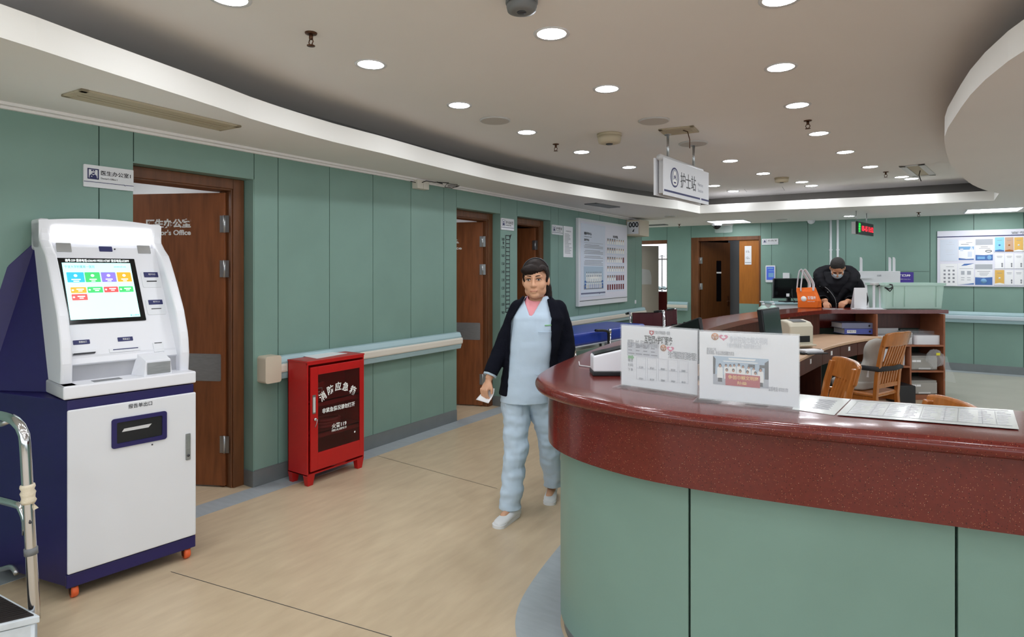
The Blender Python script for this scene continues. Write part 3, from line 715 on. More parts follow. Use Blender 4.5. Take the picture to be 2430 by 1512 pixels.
b = MB(); b.box(.03, Ls - .06, .02, Hs - .01, -.06, -.02); b.tube([(0, Hs + .005, -.04), (Ls - .1, Hs + .005, -.04)], .028, 12); b.build('core', 'light_grey_plastic', hs)
def sx(u): return (SM.inverted() @ on_plane(u, 450, SM.translation, nx)).x
def sy(u, v): return (SM.inverted() @ on_plane(u, v, SM.translation, nx)).y
for u in (1595.5, 1656):
    b = MB(); x = sx(u); b.tube([(x, Hs, -.04), (x, ZUP - zb_ - .0, -.04)], .011, 10); rod = b.build('rod', 'steel', hs)
    b = MB(); b.tube([(x, ZUP - zb_ - .012, -.04), (x, ZUP - zb_, -.04)], .03, 14); b.build('ceiling_cup', 'steel', rod)
t = MB(); t.text('护士站', .1, T(0, 0, .001), fit=(sx(1615), sx(1651), sy(1633, 450), sy(1633, 414))); t.build('lettering', 'dark_grey', fp)
t = MB(); t.text('Nurses', .05, T(0, 0, .001), fit=(sx(1656), sx(1668), sy(1662, 443), sy(1662, 435))); t.text('Station', .05, T(0, 0, .001), fit=(sx(1656), sx(1668), sy(1662, 457), sy(1662, 449))); t.build('small_lettering', 'ink_pale', fp)
e = MB(); ex, ey = sx(1601), sy(1601, 421.5); er = abs(sy(1601, 398) - ey)
e.prism([(ex + er * math.cos(i * .2244), ey + er * math.sin(i * .2244)) for i in range(28)], .0005, .0015); em = e.build('emblem', 'navy_ink', fp)
e = MB(); e.prism([(ex + er * .86 * math.cos(i * .2244), ey + er * .86 * math.sin(i * .2244)) for i in range(28)], .0015, .002); em2 = e.build('emblem_ring', 'poster_grey', em)
e = MB()
e.prism([(ex - er * .3, ey - er * .1), (ex + er * .3, ey - er * .1), (ex + er * .3, ey + er * .3), (ex + er * .2, ey + er * .62), (ex - er * .2, ey + er * .62), (ex - er * .3, ey + er * .3)], .002, .0026)
e.prism([(ex - er * .45, ey - er * .75), (ex + er * .45, ey - er * .75), (ex + er * .5, ey - er * .3), (ex, ey - er * .12), (ex - er * .5, ey - er * .3)], .002, .0026); e.build('emblem_figure', 'ink_white', em)
e = MB(); e.prism([(ex, ey - .2 * er), (ex + er * .22, ey + er * .05), (ex, ey + er * .3), (ex - er * .22, ey + er * .05)], .0026, .003); e.box(ex - er * .25, ex + er * .25, ey - er * .6, ey - er * .45, .0026, .003); e.build('emblem_mark', 'navy_ink', em)
e = MB(); yb = sy(1577, 451); e.box(0, sx(1661), yb - .008, yb + .008, .0005, .0015); e.box(sx(1664), Ls, yb - .008, yb + .008, .0005, .0015); e.build('stripe', 'navy_ink', fp)

# hanging LED clock
p0 = on_y(2030, 525, 10.4); cw = thing('led_clock', 'black hanging LED clock with red digits in front of the back wall', 'clock')
A_, B_ = at_d(2036, 525, 8.7), at_d(2073, 530, 9.3)
ax = Vector((B_.x - A_.x, B_.y - A_.y, 0)); Lc = ax.length; ax.normalize(); nx = Vector((ax.y, -ax.x, 0)); nx = nx if nx.dot(EYEP - A_) > 0 else -nx
zb_ = at_d(2035, 555, 8.7).z; Hc = A_.z - zb_
M = basis(Vector((A_.x, A_.y, zb_)), ax, Vector((0, 0, 1)), nx); place(cw, M)
b = MB(); b.box(0, Lc, 0, Hc, -.03, 0); bd = b.build('body', 'black_plastic', cw, bevel=.004)
b = MB(); b.box(.004, Lc - .004, .004, Hc - .004, -.085, -.031); b.build('rear_unit', 'light_grey_plastic', cw)
t = MB(); t.text('03-15 11:12', .1, T(0, 0, .002), fit=(Lc * .23, Lc * .97, Hc * .28, Hc * .72), bold=.004); t.build('digits', 'led_red', bd)
t = MB()
for i, chx in enumerate('温馨提示'): t.text(chx, .05, T(0, 0, .002), fit=(Lc * .03, Lc * .16, Hc * (.72 - i * .19), Hc * (.88 - i * .19)))
t.build('side_characters', 'led_green', bd)
for x in (Lc * .1, Lc * .75):
    b = MB(); b.tube([(x, Hc, -.045), (x, ZLOW - zb_, -.045)], .008, 8); b.build('rod', 'steel', cw)
# ---------------------------------------------------------------- self-service kiosk
ka = math.radians(6.5)
kx, ky = Vector((math.sin(ka), math.cos(ka), 0)), Vector((-math.cos(ka), math.sin(ka), 0))
KM = basis(Vector((-3.309, 1.219, 0)), kx, ky, Vector((0, 0, 1)))       # x along the front, y into the depth, z up
kiosk = thing('self_service_kiosk', 'white and navy self-service report kiosk with lit screen by the office door', 'kiosk', KM)
KW = .577
def lerp_prof(z):
    P = [(.085, .93), (.085, 1.0), (.075, 1.10), (.088, 1.2), (.145, 1.34), (.25, 1.50), (.345, 1.63), (.425, 1.68), (.47, 1.72), (.48, 1.83)]
    for (a, b), (c, d) in zip(P, P[1:]):
        if z <= d: return a + (c - a) * (z - b) / (d - b)
    return P[-1][0]
def kq(u, v, p, n):
    return KM.inverted() @ on_plane(u, v, KM @ Vector(p), (KM.to_3x3() @ Vector(n)).normalized())
b = MB()                                                     # navy body: cabinet and the flared, sloping back
lo = [(0.004, .006), (KW - .004, .006), (KW, .60), (-.19, .60)]
b.rings([[(x, y, .062) for x, y in lo], [(x, y, .94) for x, y in lo]], smooth=False)
bt = [(.02, .27, .94), (KW - .02, .27, .94), (KW, .61, .94), (-.19, .60, .94)]
up = [(.02, .62, 1.72), (KW - .02, .62, 1.72), (KW - .02, .628, 1.72), (-.17, .628, 1.50)]
b.rings([bt, up], smooth=False)
body = b.build('body', 'navy_paint', kiosk, bevel=.006)
b = MB(); b.rrect(-.115, -.02, .64, .72, -.004, .004, .012, M=basis(Vector((-.075, .36, 0)), Vector((.21, -.97, 0)).normalized(), Vector((0, 0, 1)), Vector((-.97, -.21, 0)).normalized())); b.build('side_grip', 'black_plastic', body)
b = MB(); b.box(-.002, KW + .002, -.004, .02, .058, .122); b.build('base_band', 'navy_paint', kiosk, bevel=.005)
b = MB(); b.box(0.0, KW, -.014, .0, .126, .896); door = b.build('door', 'white_satin', kiosk, bevel=.010, seg=3)
FM = basis(Vector((0, -.014, 0)), Vector((1, 0, 0)), Vector((0, 0, 1)), Vector((0, -1, 0)))    # x right, y up, z out of the door
x0, x1, z0, z1 = .178, .428, .677, .822
b = MB(FM); pr = rr_poly(x0, x1, z0, z1, .012); pi = rr_poly(x0 + .022, x1 - .022, z0 + .022, z1 - .02, .006)
b.rings([[(x, y, 0) for x, y in pr], [(x, y, .008) for x, y in pr], [(x, y, .008) for x, y in pi], [(x, y, .001) for x, y in pi]], caps=False, smooth=False)
sl = b.build('report_slot', 'navy_paint', door)
b = MB(FM); b.box(x0 + .02, x1 - .02, z0 + .02, z1 - .018, .0005, .0015); b.build('slot_recess', 'black_plastic', sl)
b = MB(FM); b.add([(x0 + .045, z0 + .075, .002), (x0 + .165, z0 + .075, .002), (x0 + .18, z0 + .092, .002), (x0 + .055, z0 + .09, .002)], [(0, 1, 2, 3)]); b.build('paper_edge', 'light_grey_plastic', sl)
b = MB(FM); b.text('报告单出口', .03, T(0, 0, .001), fit=(.252, .36, .862, .884)); b.build('lettering', 'ink_black', door)
b = MB(FM); b.rrect(.522, .546, .541, .681, 0, .006, .003); lk = b.build('lock', 'brushed_steel', door)
b = MB(FM); b.rrect(.527, .541, .60, .672, .006, .008, .002); b.build('lock_lever', 'steel', lk)
b = MB(FM); b.lathe([(.007, .006), (.007, .010)], 14, M=T(.534, .565, 0)); b.build('lock_cylinder', 'dark_grey', lk)
b = MB(FM); b.lathe([(.004, 0), (.004, .003)], 10, M=T(.36, .66, 0)); b.build('screw', 'dark_grey', door)
# shelf and white upper housing with curved cheeks
b = MB(); b.box(-.014, KW + .004, -.006, .30, .945, 1.008); b.box(-.014, .05, .0, .30, .945, 1.008); shelf = b.build('shelf', 'white_plastic', kiosk, bevel=.008, seg=3)
zs = [.99 + i * (1.825 - .99) / 22 for i in range(23)]
for xa, xb in ((-.004, .045), (KW - .045, KW + .004)):
    b = MB(); rs = []
    for z in zs: 
        y = lerp_prof(z); yb = max(y + .16, .30 + (z - .99) * .41); yb = min(yb, .64)
        rs.append([(xa, y, z), (xb, y, z), (xb, yb, z), (xa, yb, z)])
    b.rings(rs, smooth=False); b.build('side_cheek', 'white_plastic', kiosk, bevel=.012, seg=3)
# inclined front panel, set back between the cheeks
PB, PT = Vector((0, .125, 1.10)), Vector((0, .425, 1.655))
pn = (PT - PB).normalized(); PMx = basis(PB, Vector((1, 0, 0)), pn, Vector((1, 0, 0)).cross(pn))
PH = (PT - PB).length
b = MB(PMx); b.box(.04, KW - .04, -.01, PH + .03, -.03, 0); pan = b.build('front_panel', 'white_plastic', kiosk, bevel=.004)
b = MB(); b.box(.04, KW - .04, .135, .25, 1.0, 1.115); b.build('lower_panel', 'white_plastic', kiosk, bevel=.004)
# hood with the light box
b = MB(); arc = [(i / 12, math.sin(math.pi * i / 12)) for i in range(13)]
f_ = [(-.004 + t * (KW + .008), 1.815 + .022 * s) for t, s in arc]
poly = [(-.004, 1.66)] + f_ + [(KW + .004, 1.66)]
b.prism([(x, z) for x, z in poly], -.62, -.475, M=basis(Vector((0, 0, 0)), Vector((1, 0, 0)), Vector((0, 0, 1)), Vector((0, -1, 0)))); hood = b.build('hood', 'white_plastic', kiosk, bevel=.014, seg=3)
HM = basis(Vector((0, .475, 0)), Vector((1, 0, 0)), Vector((0, 0, 1)), Vector((0, -1, 0)))
b = MB(HM); b.prism(rr_poly(.05, KW - .05, 1.705, 1.79, .012), .001, .006); lb = b.build('light_box', 'sign_glow', hood)
def pq(u, v):
    q = PMx.inverted() @ kq(u, v, PB, PMx.to_3x3() @ Vector((0, 0, 1))); return q
# screen
s00, s10, s01, s11 = pq(160, 771), pq(344, 761), pq(130, 613), pq(320, 616)
sx0, sx1 = (s00.x + s01.x) / 2, (s10.x + s11.x) / 2; sy0, sy1 = (s00.y + s10.y) / 2, (s01.y + s11.y) / 2
b = MB(PMx); b.prism(rr_poly(sx0, sx1, sy0, sy1, .004), 0, .006); scr = b.build('screen_bezel', 'black_gloss', pan)
w_, h_ = sx1 - sx0, sy1 - sy0
def sc_(x, y): return sx0 + w_ * x, sy0 + h_ * y
def srect(bm, xa, xb, ya, yb, z0=.0065, z1=.007, r=.003):
    a, c = sc_(xa, ya); d, e = sc_(xb, yb); bm.prism(rr_poly(a, d, c, e, r, 2), z0, z1)
b = MB(PMx); srect(b, .055, .93, .06, .925, .006, .0066, .0005); b.build('display', 'screen_cyan', scr)
b = MB(PMx); a, c = sc_(.10, .94); d, e = sc_(.92, .985); b.text('编号:339 报修电话:636640/19555147307 投诉电话:632899', .02, T(0, 0, .0066), fit=(a, d, c, e)); b.build('header_lettering', 'screen_white', scr)
tiles = [(.09, .30, .62, .775, 'blue'), (.31, .50, .62, .775, 'green'), (.515, .705, .62, .775, 'violet'), (.72, .91, .62, .775, 'orange'),
         (.11, .30, .455, .545, 'orange'), (.315, .505, .455, .545, 'green'), (.52, .705, .455, .545, 'red'), (.715, .905, .455, .545, 'green'), (.11, .30, .345, .44, 'red')]
for cname in ('blue', 'green', 'violet', 'orange', 'red'):
    b = MB(PMx)
    for xa, xb, ya, yb, c_ in tiles:
        if c_ == cname: srect(b, xa, xb, ya, yb, .0066, .0072)
    b.build('menu_tile', 'screen_' + cname, scr, label=cname + ' touch-screen menu tiles')
b = MB(PMx)
for i, (xa, xb, ya, yb, c_) in enumerate(tiles):
    if i < 4:
        cx_, cy_ = sc_((xa + xb) / 2, ya + (yb - ya) * .66); b.lathe([(.008, .0073), (.008, .0075)], 16, M=T(cx_, cy_, 0))
        srect(b, xa + .05, xb - .05, ya + .035, ya + .05, .0072, .0075, .0005); srect(b, xa + .07, xb - .07, ya + .01, ya + .022, .0072, .0075, .0005)
    else:
        cx_, cy_ = sc_(xa + .025, (ya + yb) / 2); b.lathe([(.005, .0073), (.005, .0075)], 12, M=T(cx_, cy_, 0))
        srect(b, xa + .07, xb - .03, ya + .05, ya + .065, .0072, .0075, .0005); srect(b, xa + .09, xb - .05, ya + .025, ya + .038, .0072, .0075, .0005)
a, c = sc_(.08, .84); d, e = sc_(.45, .885)
b.build('tile_icons', 'screen_white', scr)
b = MB(PMx); b.text('宁波大学附属第一医院', .02, T(0, 0, .0066), fit=(a, d, c, e)); a, c = sc_(.70, .85); d, e = sc_(.86, .875); b.text('2024年03月15日', .02, T(0, 0, .0066), fit=(a, d, c, e)); a, c = sc_(.80, .075); d, e = sc_(.92, .1); b.text('掌上医院', .02, T(0, 0, .0066), fit=(a, d, c, e)); b.build('screen_lettering', 'screen_teal', scr)
# slots and stickers on the panel
def pbox(u0, v0, u1, v1, z, name, m, r=.003, par=None, z0=0):
    a, c = pq(u0, v1), pq(u1, v0); bb = MB(PMx); bb.prism(rr_poly(min(a.x, c.x), max(a.x, c.x), min(a.y, c.y), max(a.y, c.y), r), z0, z); return bb.build(name, m, par or pan)
pbox(135, 578, 167, 598, .004, 'foil_window', 'steel'); pbox(328, 584, 354, 602, .004, 'foil_window', 'steel'); pbox(236, 586, 265, 597, .003, 'camera_window', 'navy_ink')
b = MB(PMx); q = pq(272, 592); b.lathe([(.004, 0), (.004, .004)], 10, M=T(q.x, q.y, 0)); b.build('pinhole', 'black_plastic', pan)
def card_slot(u, v, lab):
    fr = pbox(u - 15, v - 10, u + 22, v + 28, .003, 'card_reader', 'white_satin', .008)
    pbox(u - 13, v - 8, u + 18, v + 4, .005, 'sticker', 'navy_ink', .002, fr); pbox(u - 7, v + 12, u + 16, v + 14.5, .005, 'slot', 'black_plastic', .0008, fr)
    q = pq(u - 3, v - 1); e_ = pq(u + 12, v - 5); bb = MB(PMx); bb.text(lab, .02, T(0, 0, .0052), fit=(q.x, e_.x, q.y, e_.y)); bb.build('sticker_lettering', 'ink_white', fr)
card_slot(355, 655, '就诊卡入口'); card_slot(366, 720, '银行卡入口')
# lower slots on the vertical panel
LM = basis(Vector((0, .135, 0)), Vector((1, 0, 0)), Vector((0, 0, 1)), Vector((0, -1, 0)))
def lq(u, v): q = kq(u, v, (0, .135, 0), (0, -1, 0)); return q.x, q.z
def lbox(u0, v0, u1, v1, z0, z1, name, m, r=.003, par=None):
    (xa, za), (xb, zb) = lq(u0, v1), lq(u1, v0); bb = MB(PMx if 0 else LM); bb.prism(rr_poly(min(xa, xb), max(xa, xb), min(za, zb), max(za, zb), r), z0, z1); return bb.build(name, m, par)
lowp = [o for o in kiosk.children if o.name.startswith('lower_panel')][0]
b = MB(); b.box(.04, KW - .04, .135, .16, 1.0, 1.13); b.build('slot_panel', 'white_plastic', kiosk)
for u, lab in ((193, '票据出口'), (297, '凭条出口')):
    q = [pq(u - 18, 812 if u < 250 else 804), pq(u + 19, 798 if u < 250 else 790)]
bb = pbox(174, 806, 212, 819, .003, 'sticker', 'navy_ink', .002); bb = pbox(280, 799, 314, 811, .003, 'sticker', 'navy_ink', .002)
for (u0, v0, u1, v1), lab in (((187, 809, 205, 815), '票据出口'), ((291, 802, 307, 808), '凭条出口')):
    a, c = pq(u0, v1), pq(u1, v0); t = MB(PMx); t.text(lab, .02, T(0, 0, .0033), fit=(a.x, c.x, a.y, c.y)); t.build('sticker_lettering', 'ink_white', pan)
fr = pbox(260, 822, 332, 838, .004, 'receipt_slot', 'white_satin', .003); pbox(268, 825, 327, 832, .0055, 'slot', 'navy_ink', .0008, fr)
fr = pbox(165, 832, 226, 843, .016, 'ticket_lip', 'white_satin', .003); pbox(173, 839, 225, 842, .0165, 'slot', 'dark_grey', .0005, fr)
fr = pbox(366, 812, 386, 836, .004, 'coin_slot', 'white_satin', .002); pbox(366, 813, 383, 816, .0055, 'slot', 'black_plastic', .0005, fr)
b = MB(); b.rings([[(.335, .02, 1.006), (.47, .02, 1.006), (.47, .135, 1.006), (.31, .135, 1.006)], [(.345, .03, 1.085), (.465, .03, 1.085), (.465, .135, 1.115), (.34, .135, 1.115)]], smooth=False); sb_ = b.build('scanner_hood', 'white_plastic', kiosk, bevel=.004)
b = MB(); b.box(.35, .46, .018, .0205, 1.015, 1.075); b.build('scanner_window', 'brushed_steel', sb_)
b = MB(); b.box(.12, .24, .03, .085, 1.008, 1.0095); b.build('scan_plate', 'mid_grey', shelf)
for i, (x, y) in enumerate(((.035, .03), (KW - .035, .03), (KW - .05, .55), (-.06, .55))):
    b = MB(); b.cyl((x, y, 0), .022, .045, .062); b.box(x - .014, x - .010, y - .012, y + .022, .012, .052); b.box(x + .010, x + .014, y - .012, y + .022, .012, .052); c = b.build('caster', 'black_plastic', kiosk)
    b = MB(); b.lathe([(.027, -.014), (.030, -.008), (.030, .008), (.027, .014)], 18, M=T(x, y - .002, .030) @ RY(math.pi / 2)); b.build('wheel', 'orange_rubber', c, label='orange rubber wheel')

# ---------------------------------------------------------------- red fire-emergency cabinet
fl0 = on_z(729, 1157, 0); fr0 = on_z(860, 1108, 0)
ca_ = 0.0
cxv = Vector((0, 1, 0)); CM = basis(Vector((fl0.x, fl0.y, 0)), Vector((0, 1, 0)), Vector((-1, 0, 0)), Vector((0, 0, 1)))     # x along the front, y into the depth
cab = thing('fire_equipment_cabinet', 'red steel fire emergency cabinet with a dark glass door against the left wall', 'cabinet', CM)
CW = (fr0 - fl0).length; CD = min(.36, fl0.x - WLX - .100); CH = on_x(733, 858, fl0.x).z; Z0 = .075
b = MB(); t = .012
b.box(0, t, 0, CD, Z0, CH); b.box(CW - t, CW, 0, CD, Z0, CH); b.box(0, CW, CD - t, CD, Z0, CH); b.box(0, CW, 0, CD, Z0, Z0 + t); b.box(-.004, CW + .004, -.004, CD, CH - t, CH)
b.box(0, CW, -.002, .012, CH - .03, CH - .002)
b.build('body', 'red_paint', cab, bevel=.003)
for x in (0, CW - .07):
    for y in (0.0, CD - .05):
        b = MB(); b.rings([[(x + .012, y + .006, 0), (x + .055, y + .006, 0), (x + .055, y + .045, 0), (x + .012, y + .045, 0)], [(x, y, Z0 + .004), (x + .07, y, Z0 + .004), (x + .07, y + .05, Z0 + .004), (x, y + .05, Z0 + .004)]], smooth=False); b.build('foot', 'red_paint', cab, bevel=.002)
for z in (.35, .58):
    b = MB(); b.box(t, CW - t, .03, CD - t, z, z + .012); b.box(t, CW - t, .03, .034, z - .03, z + .012); b.build('shelf', 'red_dark_paint', cab)
DM = basis(Vector((0, -.012, 0)), Vector((1, 0, 0)), Vector((0, 0, 1)), Vector((0, -1, 0)))
gx0, gx1, gz0, gz1 = .085, CW - .055, Z0 + .155, CH - .105
b = MB(); 
b.box(.02, gx0, -.014, .0, Z0 + .03, CH - .045); b.box(gx1, CW - .012, -.014, .0, Z0 + .03, CH - .045); b.box(gx0, gx1, -.014, .0, Z0 + .03, gz0); b.box(gx0, gx1, -.014, .0, gz1, CH - .045)
cd = b.build('door', 'red_paint', cab, bevel=.0025)
b = MB(); b.box(gx0, gx1, -.009, -.006, gz0, gz1); gl = b.build('glass', 'tinted_glass', cd)
GM = basis(Vector((0, -.0092, 0)), Vector((1, 0, 0)), Vector((0, 0, 1)), Vector((0, -1, 0)))
gw, gh = gx1 - gx0, gz1 - gz0
b = MB(GM)
for i, chx in enumerate('消防应急箱'):
    t_ = (i - 2) / 2; cx_ = gx0 + gw * (.47 + .36 * t_); cz_ = gz0 + gh * (.80 - .09 * t_ * t_); s_ = gw * .075
    b.text(chx, .05, T(cx_, cz_, .0005) @ RZ(-.55 * t_), fit=(-s_, s_, -s_ * 1.1, s_ * 1.1), bold=.001)
b.text('非紧急情况请勿打开', .05, T(0, 0, .0005), fit=(gx0 + gw * .10, gx0 + gw * .88, gz0 + gh * .485, gz0 + gh * .55), bold=.001)
b.text('火警119', .05, T(0, 0, .0005), fit=(gx0 + gw * .32, gx0 + gw * .67, gz0 + gh * .255, gz0 + gh * .32), bold=.001)
b.text('FIRE-ALARM119', .05, T(0, 0, .0005), fit=(gx0 + gw * .32, gx0 + gw * .67, gz0 + gh * .215, gz0 + gh * .245), bold=.0006)
b.lathe([(.008, .0004), (.008, .0008)], 14, M=T(gx0 + gw * .88, gz0 + gh * .13, 0)); b.build('lettering', 'ink_white', cd)
b = MB(DM); b.rrect(.032, .060, .52, .655, .002, .007, .004); hd = b.build('handle', 'steel', cd)
b = MB(DM); b.rrect(.037, .055, .53, .64, .007, .009, .003); b.build('handle_pull', 'light_grey_plastic', hd)
b = MB(DM); b.lathe([(.012, .002), (.012, .012), (.007, .016)], 16, M=T(.055, .478, 0)); lk = b.build('lock', 'chrome', cd)
b = MB(DM); b.tube([(.055, .478, .016), (.055, .478, .03)], .004, 8); b.tube([(.055, .478, .03), (.05, .45, .028), (.042, .425, .02)], .003, 6); b.build('key', 'steel', lk)
bx_ = thing('red_box', 'small red box with a white label outline on the upper shelf of the fire cabinet', 'box', CM @ T(gx0 + .005, .06, .592))
b = MB(); b.box(0, .11, 0, .1, 0, .13); q = b.build('body', 'red_paint', bx_, bevel=.003)
b = MB(basis(Vector((0, -.001, 0)), Vector((1, 0, 0)), Vector((0, 0, 1)), Vector((0, -1, 0))))
for r_ in ((.02, .09, .04, .044), (.02, .09, .086, .09), (.02, .024, .04, .09), (.086, .09, .04, .09), (.04, .07, .058, .064)): b.box(r_[0], r_[1], r_[2], r_[3], 0, .0008)
b.build('label_outline', 'ink_white', q)
for z, w0, nm, lab in ((.362, .06, 'rolled_hose', 'dim red coiled hose lying on the lower shelf inside the fire cabinet'),):
    h = MB(); h.M = CM @ T(CW * .5, CD * .5, z + .02)
    for k in range(3): h.tube([(.10 * math.cos(i * .5236), .07 * math.sin(i * .5236), k * .022) for i in range(12)], .012, 8, closed=True)
    tag(h.build(nm, 'red_dark_paint'), lab, 'hose')
h = MB(); h.M = CM @ T(CW * .58, CD * .5, Z0 + .013); h.lathe([(.001, .09), (.04, .085), (.09, .06), (.11, .02), (.115, 0)], 24, caps=False); tag(h.build('helmet', 'red_paint'), 'red helmet at the bottom of the fire cabinet behind the glass', 'helmet')
# sheet of paper on top
h = MB(); q = [on_z(705, 842.5, CH + .002), on_z(763, 833.5, CH + .002), on_z(824, 838.5, CH + .002), on_z(752, 851, CH + .002)]
mid = sum(q, Vector()) / 4; h.add([p + Vector((0, 0, .0)) for p in q] + [p - Vector((0, 0, .0012)) for p in q], [(0, 1, 2, 3), (4, 7, 6, 5), (0, 4, 5, 1), (1, 5, 6, 2), (2, 6, 7, 3), (3, 7, 4, 0)])
tag(h.build('paper_sheet', 'paper'), 'white printed sheet lying on top of the red fire cabinet', 'paper')
for i in range(6): pass

# ---------------------------------------------------------------- step stool with a tubular hand rail
SC0 = at_d(95, 1460, 2.40); pz = SC0.z
SMx = basis(Vector((SC0.x, SC0.y, 0)), Vector((SA * -1, CA, 0)).normalized(), Vector((-CA, -SA, 0)), Vector((0, 0, 1)))
q2 = on_z(0, 1482, pz); q3 = on_z(0, 1408, pz)
stool = thing('step_stool', 'white step stool with ribbed black tread and tubular metal hand rail beside the kiosk', 'step stool', T(SC0.x, SC0.y, 0))
o = Vector((SC0.x, SC0.y, 0))
eA = (Vector((q2.x, q2.y, 0)) - o).normalized(); eB = (Vector((q3.x, q3.y, 0)) - o).normalized()
eA2 = eA; eB2 = eB
PW, PD = .62, .36
B2 = basis(Vector((0, 0, 0)), eA2, eB2, Vector((0, 0, 1)))
b = MB(B2); b.box(0, PW, 0, PD, pz - .03, pz - .002); b.build('platform', 'painted_white', stool, bevel=.004)
b = MB(B2); b.box(.014, PW - .014, .014, PD - .014, pz - .002, pz + .002)
for i in range(16): b.box(.02, PW - .02, .03 + i * .02, .04 + i * .02, pz + .002, pz + .005)
b.build('tread', 'ribbed_rubber', stool, label='ribbed black rubber tread')
b = MB(B2); b.box(.005, PW - .005, .006, .03, pz - .11, pz - .034); b.box(.005, .03, .006, PD - .006, pz - .11, pz - .034); b.build('apron', 'painted_white', stool, bevel=.003)
for x, y in ((.02, .02), (PW - .02, .02), (.02, PD - .02), (PW - .02, PD - .02)):
    b = MB(B2); b.tube([(x, y, 0), (x, y, pz - .03)], .016, 12); b.build('leg', 'painted_white', stool)
post = at_d(81, 1447, 2.45); top = at_d(60, 1058, 2.45); bend = at_d(37, 1000, 2.47); far = at_d(-30, 984, 2.56); far2 = at_d(-160, 984, 2.72)
inv = T(SC0.x, SC0.y, 0).inverted()
P = [post.lerp(top, -.06), post, post.lerp(top, .33), post.lerp(top, .66), top, at_d(54, 1022, 2.455), bend, at_d(16, 989, 2.50), far, far2]
b = MB(); b.tube(spline(P, 40), .0195, 14); rail = b.build('hand_rail', 'chrome', stool, world=True)
P = [at_d(63, 1268, 2.47), at_d(61, 1232, 2.475), at_d(50, 1206, 2.485), at_d(28, 1194, 2.50), at_d(-120, 1160, 2.62)]
b = MB(); b.tube(spline(P, 24), .015, 12); b.build('cross_rail', 'chrome', stool, world=True)
b = MB(); a_, c_ = at_d(65, 1150, 2.45), at_d(68, 1195, 2.45)
rs = [a_.lerp(c_, i / 7) for i in range(8)]; b.tube(rs, [.0245 + .003 * math.sin(i * 2.4) for i in range(8)], 14); b.add([at_d(70, 1192, 2.455), at_d(92, 1205, 2.45), at_d(74, 1214, 2.45), at_d(82, 1196, 2.45)], [(0, 1, 2), (0, 3, 1)]); b.build('tape_wrap', 'tape_cream', stool, world=True, label='cream tape wrapped round the rail')
b = MB(); a_, c_ = at_d(73, 1300, 2.45), at_d(74, 1316, 2.45); b.tube([a_, c_], .0235, 14); b.build('collar', 'mid_grey', stool, world=True)
b = MB(); q = at_d(72, 1240, 2.431); b.ball(q, .006, .006, .006, 10, 6); b.build('bolt', 'dark_grey', stool, world=True)
b = MB(); b.tube([at_d(-20, 1008, 2.6), at_d(5, 1006, 2.57), at_d(18, 1000, 2.545)], .012, 10); b.build('hook', 'steel', stool, world=True)
# low rail of the stool behind
b = MB(); b.tube(spline([at_d(-60, 1370, 3.0), at_d(0, 1352, 2.98), at_d(28, 1346, 2.96), at_d(40, 1362, 2.94)], 20), .012, 10)
b.build('rear_foot_rail', 'steel', stool, world=True)
# ---------------------------------------------------------------- signs, boards and fittings on the walls
def wl(u, v): p = on_x(u, v, WLX + .008); return p.y, p.z
def wb(u, v): p = on_y(u, v, WBY - .008); return p.x, p.z
def plate(name, label, cat, M, w, h, t=.012, m='white_satin', group=None, r=.004):
    o = thing(name, label, cat, M, group); b = MB(); b.prism(rr_poly(0, w, 0, h, r), 0, t); p = b.build('plate', m, o, bevel=.0015); return o, p
# doctors' office sign
y0, z1 = wl(198, 389); y1, z0 = wl(316, 450); z0 = on_x(198, 442, WLX + .01).z
w, h = y1 - y0, z1 - z0
o, p = plate('door_sign', "white door sign with a doctor pictogram and a dark stripe reading office 1", 'sign', on_left(y0, z0, .0005), w, h)
b = MB(); b.text('医生办公室1', .1, T(0, 0, .0125), fit=(w * .33, w * .94, h * .58, h * .80), bold=.001); b.text("Doctor's Office 1", .1, T(0, 0, .0125), fit=(w * .33, w * .66, h * .40, h * .48)); b.build('lettering', 'ink_black', p)
b = MB(); b.box(0, w * .82, h * .225, h * .25, .012, .013); b.box(w * .835, w, h * .225, h * .25, .012, .013); b.add([(w * .80, h * .225, .013), (w * .84, h * .225, .013), (w * .82, h * .19, .013)], [(0, 1, 2)]); b.build('stripe', 'navy_ink', p)
b = MB(); px, py, ps = w * .07, h * .36, h * .48; z_ = .013
pw = w * .22
for r_ in ((px, px + pw, py, py + .006), (px, px + pw, py + ps - .006, py + ps), (px, px + .006, py, py + ps), (px + pw - .006, px + pw, py, py + ps)): b.box(r_[0], r_[1], r_[2], r_[3], .012, z_)
cx_ = px + pw / 2
b.prism([(cx_ - pw * .34, py + ps * .1), (cx_ + pw * .34, py + ps * .1), (cx_ + pw * .30, py + ps * .34), (cx_ + pw * .14, py + ps * .48), (cx_, py + ps * .36), (cx_ - pw * .14, py + ps * .48), (cx_ - pw * .30, py + ps * .34)], .012, z_)
b.prism([(cx_ + pw * .15 * math.cos(a * .5), py + ps * .62 + pw * .15 * math.sin(a * .5)) for a in range(7, 13)] + [(cx_ + pw * .14, py + ps * .66)], .012, z_)
b.box(cx_ - pw * .17, cx_ + pw * .17, py + ps * .74, py + ps * .88, .012, z_); b.build('pictogram', 'navy_ink', p)
b = MB(); b.box(cx_ - pw * .045, cx_ + pw * .045, py + ps * .79, py + ps * .83, .0131, .0136); b.lathe([(pw * .05, .0131), (pw * .05, .0136)], 12, M=T(cx_ - pw * .14, py + ps * .26, 0)); b.build('pictogram_cross', 'ink_white', p)
